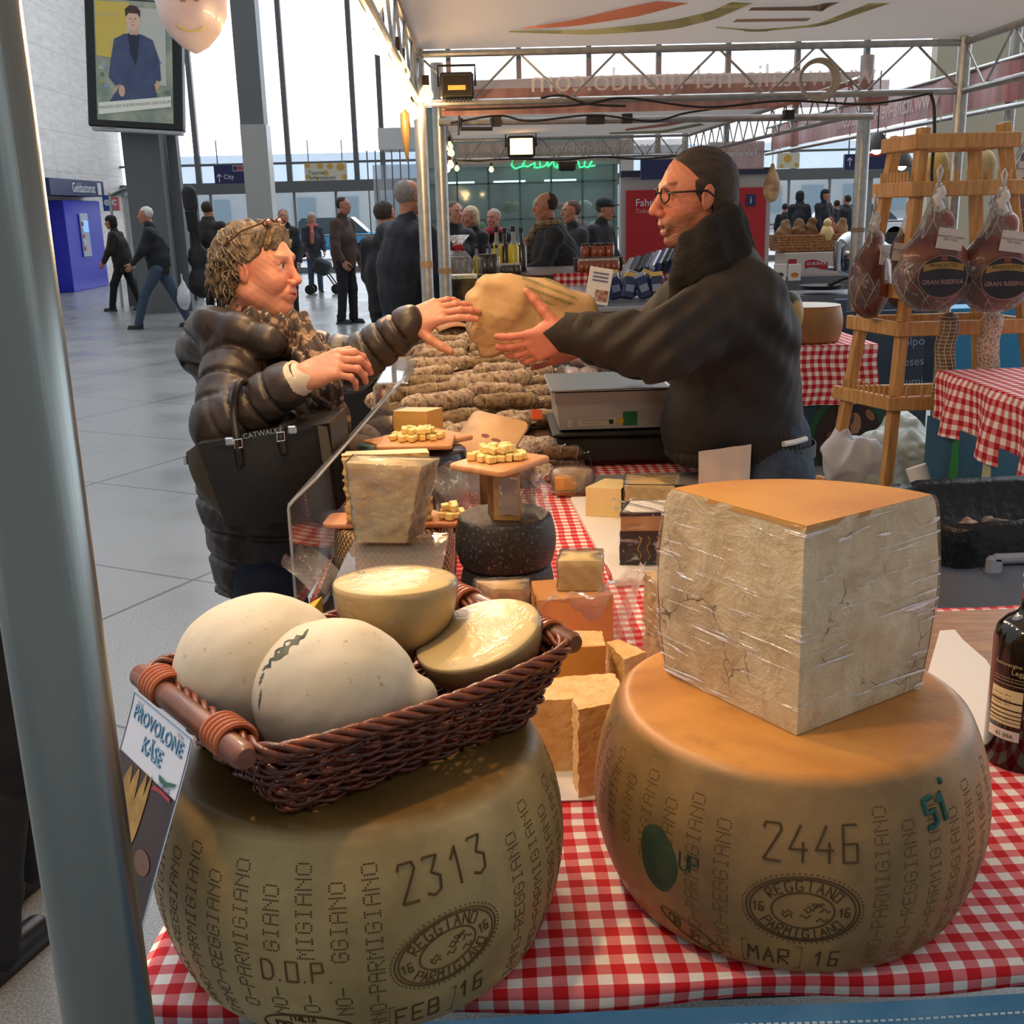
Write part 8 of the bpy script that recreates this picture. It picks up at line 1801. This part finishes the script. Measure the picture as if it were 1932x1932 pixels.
for k, (z, f) in enumerate(((.535, 1.05), (.60, 1.05), (.65, 1.045), (.67, 1.0), (.65, .94), (.48, .86))): q.v += [(x * f + .008 * math.sin(i * 2.1 + k), y * f, z + .006 * math.sin(i * 1.3)) for i, (x, y) in enumerate(P)]
q.f = [(k * n + i, k * n + (i + 1) % n, (k + 1) * n + (i + 1) % n, (k + 1) * n + i) for k in range(5) for i in range(n)] + [tuple(5 * n + i for i in range(n))]; q.mi = [0] * len(q.f); q.build('bin_liner', mat('liner_black', '0d0e10', .3, None, 8, .6, 30), tb, 180)
q = MB(); q.box((.02, -.275, .565), (.36, .03, .03), bev=.01); q.box((-.15, -.27, .545), (.05, .04, .06), bev=.01); q.build('handle', mat('bin_handle', 'a4a8b4', .45), tb)
g = random.Random(6)
for i, c_ in enumerate(('8a6040', '6a5a50', 'a8a4a0', '5a4a44')):
    q = SDF(); c = Vector((1.50 + .09 * i, 3.22 + g.uniform(-.05, .08), .57)); q.ell(c, (.06, .05, .04), .02); tag(link_mesh('crumpled_wrapper', q.mesh(.006, lambda p: .012 * wn(p, 30, i), 'w'), mat('rubbish%d' % i, c_, .5), None, 180), ('brown paper', 'dull film', 'grey foil', 'dark brown')[i] + ' scrap lying in the lined bin', 'rubbish')
q = SDF(); q.cone(aty(1700, 815, 5.4), aty(1690, 860, 5.35), .10, .16, .08); q.cone(aty(1660, 850, 5.3), aty(1640, 905, 5.25), .10, .14, .06); q.ell(aty(1730, 870, 5.3), (.13, .12, .12), .06)
tag(link_mesh('plastic_bag', q.mesh(.011, lambda p: .022 * wn(p, 8, 3) - .016 * np.abs(wn(p, 22, 6)), 'bags'), mat('pale_green_bag', 'b4bfb4', .4), None, 180), 'bunched pale green plastic bags under the pine rack', 'bag')
q = SDF(); q.ell(aty(1618, 880, 5.2), (.20, .07, .14), .05, rot=Matrix.Rotation(R(18), 3, 'Y')); q.box(aty(1600, 850, 5.25), (.10, .03, .07), .01, .03, rot=Matrix.Rotation(R(40), 3, 'Y')); tag(link_mesh('white_paper', q.mesh(.011, lambda p: .035 * np.abs(wn(p, 9, 4)) - .02, 'p'), mat('paper_cool', 'c4c6cc', .6), None, 180), 'crumpled white wrapping paper between the rack legs', 'paper')
q = MB(); q.cyl(aty(1728, 880, 4.6), aty(1758, 968, 4.55), .045, .038, n=20); tag(q.build('paper_roll', PAPER), 'white paper roll leaning beside the lined bin', 'paper roll')
# ================================================================ back table with wheel
bt_ = thing('back_table', 'table behind the seller covered by checked cloth', 'table', (0, 0, 0)); bz = aty(1560, 652, 6.6).z; x0, x1 = aty(1440, 655, 6.6).x, aty(1652, 655, 6.6).x; q = MB(); q.box(((x0 + x1) / 2, 7.05, bz - .02), (x1 - x0 - .02, .88, .03)); q.build('top', MATS['counter_boards'], bt_)
for x in (x0 + .06, x1 - .06):
    for y in (6.68, 7.42): q = MB(); q.box((x, y, (bz - .03) / 2), (.05, .05, bz - .03)); q.build('leg', ALU, bt_)
tag(uvmesh('tablecloth', lambda u, v: (x0 + u, 6.6 + v, bz) if v >= 0 else (x0 + u + .01 * math.sin(v * 20), 6.595 - .008 * math.sin(u * 30), bz + v), [.025 * i for i in range(int((x1 - x0) / .025) + 2)], [-.36 + .04 * i for i in range(31)], GING2), 'checked cloth hanging straight from the table behind the seller', 'tablecloth')
q = MB(); q.box(((x0 + x1) / 2 + .1, 6.64, (bz - .36) / 2 + .03), ((x1 - x0) + .5, .02, bz - .36)); po = q.build('back_poster', mat('poster_night', '1d2a3a', .6, '27404a', 2)); tag(po, 'dark blue poster with mushroom basket picture below the back table', 'poster')
def fpl(cx, cz, rx_, rz_, y, c_, nm='printed_shape', rot=0): q = MB(); q.prism(blob(cx, cz, rx_, rz_, rot, 20), .003, frame((0, y, 0), (1, 0, 0), (0, 0, 1))); return q.build(nm, mat('pp' + c_, c_, .6, None), po, None)
cxp = aty(1600, 830, 6.62); fpl(cxp.x, cxp.z, .26, .30, 6.628, '1c4a30', 'printed_basket'); fpl(cxp.x, cxp.z, .21, .25, 6.624, '2a1a14', 'printed_basket')
g = random.Random(2)
for i in range(16): fpl(cxp.x + g.uniform(-.14, .14), cxp.z + g.uniform(-.17, .17), g.uniform(.04, .07), g.uniform(.02, .05), 6.620 - i * .0004, g.choice(('6a3c28', '8a5a40', '9a7058', '50301f')), 'printed_mushroom', g.uniform(0, 3))
o = thing('parmesan_half', 'pale topped parmesan wheel standing on the back table beside the seller', 'cheese', aty(1522, 600, 6.85)); o.location.z = bz + .002; q = MB(); q.lathe([(.001, 0), (.19, 0)] + [(.20 + .018 * math.sin(PI * k / 10), .01 + .205 * k / 10) for k in range(11)] + [(.20, .222)], 60, cap=False); q.build('rind', mat('back_rind', 'a8743c', .5, '8a5a2c', 6), o, 180); q = MB(); q.lathe([(.20, .222), (.1, .224), (.001, .2245)], 48, cap=False); q.build('top_face', mat('floury_top', 'd6cdbc', .6), o, 180)
q = SDF(); q.ell((0, 0, 0), (.075, .09, .13), .02); o = thing('green_squash', 'dark green rind with yellow patch just behind the seller back', 'squash', aty(1490, 592, 6.3)); link_mesh('rind', q.mesh(.010, None, 'g'), mat('green_rind', '2a3420', .5, 'b08a4a', 4, lo=.5, hi=.56), o, 180)
# ================================================================ bread stall beyond
def bx(name, label, c, y, w_, d_, h_, m, cat=None, part=None):
    p = aty(c[0], c[1], y); q = MB(); q.box((0, d_ / 2, -h_ / 2), (w_, d_, h_), bev=.004); o = q.build(name, m); o.location = p; tag(o, label, cat or name.replace('_', ' ')); return o
cb_ = bx('white_carton', 'white carton with red ribbon emblem under the bread basket', (1542, 476), 9.3, .52, .35, .20, mat('carton', 'c9c2bc', .7), 'carton')
q = MB(); q.grid(lambda u, v: (-.10 + .19 * u, -.005, -.13 + .06 * v + .012 * math.sin(u * 5)), 10, 1); q.build('red_emblem', mat('emblem_red', 'a8222c', .5), cb_); q = MB(); q.grid(lambda u, v: (-.24 + .07 * u, -.005, -.12 + .07 * v), 3, 1); q.build('red_emblem', MATS['emblem_red'], cb_); text('LE BONTÀ', .035, frame((-.005, -.008, -.092), (1, 0, 0), (0, 0, 1)), WHT, cb_)
o = bx('display_shelf', 'grey display shelf under the white carton', (1542, 520), 9.2, .95, .5, .7, mat('shelf_grey', '6a6c70', .6), 'shelf')
wk = thing('bread_basket', 'shallow wicker basket of brown paper bags above the white carton', 'basket', aty(1540, 470, 9.4)); q = MB(); q.box((0, .15, .0), (.62, .34, .03)); 
for k in range(5): q.tube([(x * .31, .15 + y * .17, .02 + k * .022) for x, y in ((-1, -1), (1, -1), (1, 1), (-1, 1))], .014, 6, closed=True)
q.build('woven_body', mat('straw', 'b07c48', .6, '7a4c26', 60), wk)
g = random.Random(14)
for i, (dx, c_) in enumerate(((-.24, '8a6a48'), (-.12, '7a5638'), (-.02, '6e4c30'), (.14, '9a5c40'), (.24, '8a6a48'))):
    q = SDF(); q.ell((0, 0, .06), (.075, .07, .10 + .02 * (i % 2)), .02); q.cone((0, 0, .12), (.01, 0, .19), .05, .035, .03); o = thing('bread_bag', ('crumpled brown bag at the outer end of the bread basket', 'dark brown bag second in the bread basket', 'brown bag with torn mouth mid bread basket', 'reddish brown bag behind the pear cheese', 'light brown bag by the pale post')[i], 'paper bag', wk.location + Vector((dx, .13, .03))); link_mesh('bag_body', q.mesh(.012, lambda p: .012 * wn(p, 22, i), 'b'), mat('bagc' + str(i), c_, .8), o, 180)
q = MB(); q.ball((0, 0, .06), (.06, .06, .085)); q.ball((0, 0, .16), (.035, .035, .035)); o = q.build('caciocavallo', mat('cacio', 'd8bd84', .5)); o.location = wk.location + Vector((.09, .02, .05)); tag(o, 'cream gourd shaped cheese at the front of the bread basket', 'cheese')
for i, x in enumerate((1472, 1500)): o = bx('price_card', ('white price card with small round picture nearer the seller', 'white price card with curved picture beside the grid')[i], (x, 498), 8.9, .10, .006, .13, PAPER, 'card'); q = MB(); q.prism(blob(0, -.085, .03, .018), .002, frame((0, -.004, 0), (1, 0, 0), (0, 0, 1))); q.build('printed_picture', mat('pic%d' % i, '4a4038' if i == 0 else 'c8843c', .5), o, None)
o = bx('grey_counter', 'grey counter with frying pan beyond the wheel', (1560, 556), 8.5, 1.0, .5, .75, mat('counter_grey', '787c84', .4), 'counter'); q = MB(); pp_ = aty(1550, 545, 8.6); q.cyl(pp_, pp_ + Vector((0, 0, .03)), .15, .17, n=24); q.tube([pp_ + Vector((.02, -.1, .03)), pp_ + Vector((.10, -.22, .09)), pp_ + Vector((.26, -.3, .13))], .014, 6); tag(q.build('frying_pan', BLACKM), 'black frying pan with long handle on the grey counter', 'pan')
o = thing('steel_urn', 'round polished steel vessel with tap beside the pale post', 'urn', aty(1612, 480, 8.6)); q = MB(); q.ball((0, .1, 0), (.13, .13, .17), 24, 16); q.build('vessel', mat('mirror_steel', 'b0b4b8', .12, metal=1), o); q = MB(); q.cyl((-.13, 0, .10), (-.13, 0, -.12), .03, n=14); q.cyl((-.20, 0, -.10), (-.10, 0, -.10), .014); q.build('tap', MATS['mirror_steel'], o)
o = bx('chalkboard', 'dark chalk board with white handwriting behind the rack lower rungs', (1690, 585), 7.6, .68, .03, .62, mat('chalk', '2e3a4a', .6, '3e4a5c', 3), 'board')
for i, w_ in enumerate(('polpo', 'dieses', 'salumi')): text(w_, .085, frame((.12, -.003, -.22 - i * .14), (1, 0, .05), (0, 0, 1)), mat('chalk_white', '9aa8b8', .8), o)
o = bx('blue_crate', 'bright blue panel seen through the rack below the hams', (1870, 580), 7.6, .9, .3, .5, mat('crate_blue', '2f86b4', .5), 'crate')
o = bx('service_counter', 'blue grey counter panel seen through the rack', (1760, 560), 8.0, 1.4, .05, .6, mat('panel_bluegrey', '53627a', .6), 'panel')
for x, y, Y_, lb in ((1655, 268, 8.6, 'black pendant lamp shade over the bread stall'), (1702, 300, 9.4, 'smaller black pendant lamp beyond the rack')):
    o = thing('pendant_lamp', lb, 'lamp', aty(x, y, Y_)); q = MB(); q.lathe([(.12, -.06), (.115, -.05), (.05, .05), (.02, .07)], 24, cap=False); q.build('shade', BLACKM, o, 180); q = MB(); q.ball((0, 0, -.05), .04); q.build('glowing_bulb', mat('pendant_glow', 'ffd08a', .3, emit=8), o); q = MB(); q.cyl((0, 0, .06), (0, 0, .5), .005, n=5); q.build('cord', DARK, o)
# ================================================================ far counter of jars and packets
fc = thing('far_counter', 'grey topped display counter beyond the salami heap', 'counter', (0, 0, 0)); q = MB(); q.box((.62, 7.1, .52), (1.6, 1.75, 1.02)); q.build('cabinet', mat('cabinet_dark', '43464c', .5), fc); q = MB(); q.box((.62, 7.08, 1.035), (1.64, 1.85, .03), bev=.006); q.build('top', mat('counter_top_grey', '8e96a2', .25, metal=.2), fc)
q = MB(); q.box((.62, 8.75, .56), (1.66, 1.2, 1.12)); o = q.build('riser_counter', mat('riser_brown', '4a2c20', .6)); tag(o, 'brown box riser carrying bottles and jars behind the grey counter', 'counter')
tag(uvmesh('tablecloth', lambda u, v: (.55 + u, 8.14, 1.06 + v), [.03 * i for i in range(31)], [-.05 + .03 * i for i in range(5)], GING2), 'strip of checked cloth along the brown riser', 'tablecloth')
def lathe_t(name, label, cat, px_, py_, y, parts, group=None, s=1.0, z=None):
    p = aty(px_, py_, y); o = thing(name, label, cat, (p.x, p.y, z if z is not None else p.z), group=group)
    for nm, prof, m in parts: q = MB(); q.lathe([(r * s, h * s) for r, h in prof], 16, cap=True); q.build(nm, m, o, 60)
    return o
YL = mat('limoncello', 'd8c428', .2, coat=.6); GLA = mat('clear_bottle', 'b8bcb8', .1, alpha=.5); BRW = mat('brown_glass', '2c1c14', .15, coat=.6)
def bottle(x, y, Y, s, liq, label, grp=None, z=None): return lathe_t('bottle', label, 'bottle', x, y, Y, [('liquid', [(.001, 0), (.036, 0), (.036, .16), (.03, .18)], liq), ('neck', [(.03, .18), (.014, .205), (.013, .27)], GLA if liq is YL else liq), ('cap', [(.015, .26), (.015, .295), (.001, .296)], DARK)], grp, s, z)
for i, (x, y) in enumerate(((938, 486), (969, 486))): bottle(x, y, 8.6, 1.15, YL, ('tall yellow liqueur bottle nearer the gift basket', 'tall yellow liqueur bottle nearer the plaid scarf man')[i], None, 1.122)
for x in (953, 984): bottle(x, 486, 8.75, 1.1, BRW, 'dark brown bottle standing beside a tall yellow one', 'dark bottles on the riser', 1.122)
for x in (899, 920, 929, 937): bottle(x, 488, 8.4, .72, YL, 'small yellow liqueur bottle in the short row', 'small yellow bottles on the riser', 1.122)
JAR = mat('dark_jar', '2a211c', .2, '4a3c34', 40, coat=.6); HON = mat('honey_jar', 'b05a28', .2, '7a3418', 30, coat=.6); LIDW = mat('lid_white', 'c8c0b4', .5); LIDD = mat('lid_dark', '3a2c28', .4)
def jar(x, y, Y, s, m, lid, label, grp, z): return lathe_t('jar', label, 'jar', x, y, Y, [('glass', [(.001, 0), (.034, 0), (.036, .006), (.036, .075), (.028, .085)], m), ('lid', [(.031, .084), (.031, .10), (.001, .101)], lid)], grp, s, z)
zc_ = 1.051
for i, x in enumerate((909, 921, 931, 945)): jar(x, 520, 7.4 - .1 * (i % 2), 1.25, JAR, LIDD, 'dark preserve jar with dark lid beside the parcel', 'dark jars on the grey counter', zc_); 
for x in (915, 928): jar(x, 500, 7.5, 1.25, JAR, LIDD, 'dark preserve jar stacked on the jars beside the parcel', 'dark jars on the grey counter', zc_ + .127)
for i, x in enumerate((957, 966, 976, 950, 962)): jar(x, 510, 8.3, .8, JAR, LIDW, 'small jar with pale lid before the yellow bottles', 'small pale lidded jars on the riser', 1.122)
for i, x in enumerate((1098, 1108, 1118, 1128, 1138, 1148, 1160)): jar(x, 492, 8.35, .95, HON, LIDW, 'amber honey jar in the front row behind the parcel', 'amber jars on the riser', 1.122)
for i, x in enumerate((1104, 1122, 1134, 1150)): jar(x, 478, 8.55, 1.0, HON, LIDD, 'amber honey jar standing in the raised rear row', 'amber jars on the riser', 1.122 + .10)
q = MB(); p = aty(1128, 480, 8.55); q.box((p.x, 8.55, 1.17), (.36, .12, .095)); tag(q.build('jar_step', MATS['riser_brown']), 'brown step lifting the rear row of amber jars', 'step')
o = thing('gift_basket', 'clear wrapped gift parcel with red bow and pale label by the stall post', 'gift', aty(865, 492, 8.3)); o.location.z = 1.122; q = MB(); q.box((0, 0, .07), (.15, .12, .14), bev=.01); q.build('box', mat('gift_red', '8a3a28', .5, 'c8a078', 20), o); q = MB(); q.box((0, -.065, .06), (.12, .006, .10)); q.build('label', mat('label_amber', 'e0c088', .5), o); q = MB(); q.lathe([(.09, 0), (.11, .10), (.06, .17), (.018, .20), (.05, .25), (.085, .29)], 18, cap=False, wob=lambda t_, z_: .12 * math.sin(6 * t_ + z_ * 20)); q.build('cellophane', FILMW, o, 180); q = MB(); q.ball((0, -.02, .20), (.05, .02, .03)); q.build('red_bow', RED, o)
g = random.Random(17); NVY = mat('packet_navy', '121f48', .3, '1e3468', 20, coat=.4)
for i in range(9):
    x = 1132 + (i % 5) * 27; o = thing('pasta_packet', ('navy coffee packet standing upright on the grey counter', 'navy packet lying tilted on the grey counter')[i > 4], 'packet', aty(x, 565 - (i > 4) * 0, 6.5 + .28 * (i > 4)), g.uniform(-.3, .3), group='navy packets on the grey counter'); o.location.z = zc_ + .001; tl_ = Matrix.Rotation(R(g.uniform(-25, 25)), 3, 'Y')
    q = MB(); q.box((0, 0, .075), (.085, .05, .13), rot=tl_, bev=.014); q.build('packet_body', NVY, o); q = MB(); q.box(tl_ @ Vector((0, 0, .07)) + Vector((0, 0, .075)), (.075, .02, .035), rot=tl_, bev=.006); q.build('folded_top', mat('packet_silver', 'b0b4c0', .25, metal=.6) if i % 2 else mat('packet_gold', 'c8b060', .4), o)
    q = MB(); q.box(tl_ @ Vector((0, -.027, 0)) + Vector((0, 0, .075)), (.05, .004, .04), rot=tl_); q.build('pale_print', mat('packet_print', '7c8cb0', .5), o)
for i in range(8):
    p = aty(1180 + i * 13, 505 - i * 4, 7.9); q = MB(); q.box((0, 0, 0), (.05, .30, .12), bev=.018); o = q.build('foil_bag', (MATS['packet_silver'], NVY, BLACKM, NVY)[i % 4]); o.location = (p.x, p.y, 1.14 + .012 * i); o.rotation_euler = (R(24), R(32), R(-8)); tag(o, 'slanting foil or navy pack in the leaning row behind the counter', 'pack', 'leaning packs behind the grey counter')
for i in range(7): jar(1190 + (i % 4) * 15, 545, 7.3 + .12 * (i // 4), .8, mat('meat_jar', '5a3020', .3, '8a5a44', 30), LIDD, 'small brown jar between the navy packets', 'brown jars among the packets', zc_)
for i, x in enumerate((1185, 1228)): q = SDF(); q.ell((0, 0, .05), (.08, .06, .055), .02); o = link_mesh('nut_bag', q.mesh(.010, lambda p: .010 * wn(p, 24, i), 'n'), mat('clear_nut_bag', 'a0907a', .3, '6e6250', 30, coat=.5), None, 180); p = aty(x, 560, 6.8); o.location = (p.x, p.y, zc_); tag(o, ('clear bag of beige pasta between navy packets', 'clear bag of grains nearest the seller chest')[i], 'bag')
o = bx('gold_tin', 'glass topped gold and dark box by the stall post', (868, 520), 7.0, .20, .16, .12, mat('tin_gold', '6a5420', .35, '2a2014', 14, metal=.4), 'box'); o.location.z = zc_ + .12
o = bx('yellow_sweets', 'yellow wrapped sweets heaped on the gold box', (868, 505), 7.0, .21, .15, .025, mat('sweets', 'c8b458', .4, 'e0dcc8', 60), 'sweets'); o.location.z = zc_ + .146
o = bx('price_card', 'white printed card standing at the parcel edge', (1136, 540), 6.2, .13, .006, .20, PAPER, 'card'); o.rotation_euler = (0, R(10), 0); o.location.z = 1.26
for i in range(3): q = MB(); q.box((0, -.005, -.03 - i * .02), (.085, .002, .008)); q.build('blue_print', mat('card_blue', '6a6c9a', .5), o)
q = MB(); q.box((.02, -.005, -.15), (.07, .002, .06)); q.build('picture', mat('card_pic', '8a4a44', .5, 'c0a890', 50), o)
g = random.Random(8)
for i in range(2): o = thing('brown_wrap', ('flat brown paper wrap lying atop the salami heap', 'folded brown paper nearest the woman fingertips')[i], 'paper', (-.10 + .16 * i, 4.86 + .12 * i, 1.09 + .02 * i), g.uniform(0, 1)); q = MB(); q.grid(lambda u, v: (-.10 + .2 * u, -.12 + .24 * v, .02 * math.sin(u * 4 + i) + .012 * math.sin(v * 7)), 10, 10); w_ = q.build('paper', mat('kraft', 'a87850', .8), o, 180); md = w_.modifiers.new('t', 'SOLIDIFY'); md.thickness = .002
# ================================================================ light
sc = bpy.context.scene
w = bpy.data.worlds.new('sky'); sc.world = w; w.use_nodes = True
bg = w.node_tree.nodes['Background']; wt = NT(w)
wv_ = wt.new('ShaderNodeTexCoord').outputs['Generated']; sx = wt.new('ShaderNodeSeparateXYZ'); wt.link(wv_, sx.inputs[0])
f_ = wt.math('MINIMUM', 1, wt.math('MAXIMUM', 0, wt.math('ADD', .22, wt.math('ADD', wt.math('MULTIPLY', sx.outputs[1], .9), wt.math('MULTIPLY', sx.outputs[2], .35))))); wt.link(wt.mix(f_, lin('cfcfd0'), lin('eef5ff')), bg.inputs[0]); wt.link(wt.math('ADD', wt.math('MULTIPLY', f_, SKYF - WORLD), WORLD), bg.inputs[1])
sc.view_settings.view_transform = 'Standard'; sc.view_settings.look = 'None'; sc.view_settings.gamma = 1; sc.view_settings.exposure = EXPOSURE
sc.view_settings.use_curve_mapping = False
cy = sc.cycles; cy.max_bounces = 6; cy.diffuse_bounces = 3; cy.glossy_bounces = 3; cy.transmission_bounces = 4; cy.transparent_max_bounces = 12; cy.caustics_reflective = False; cy.caustics_refractive = False
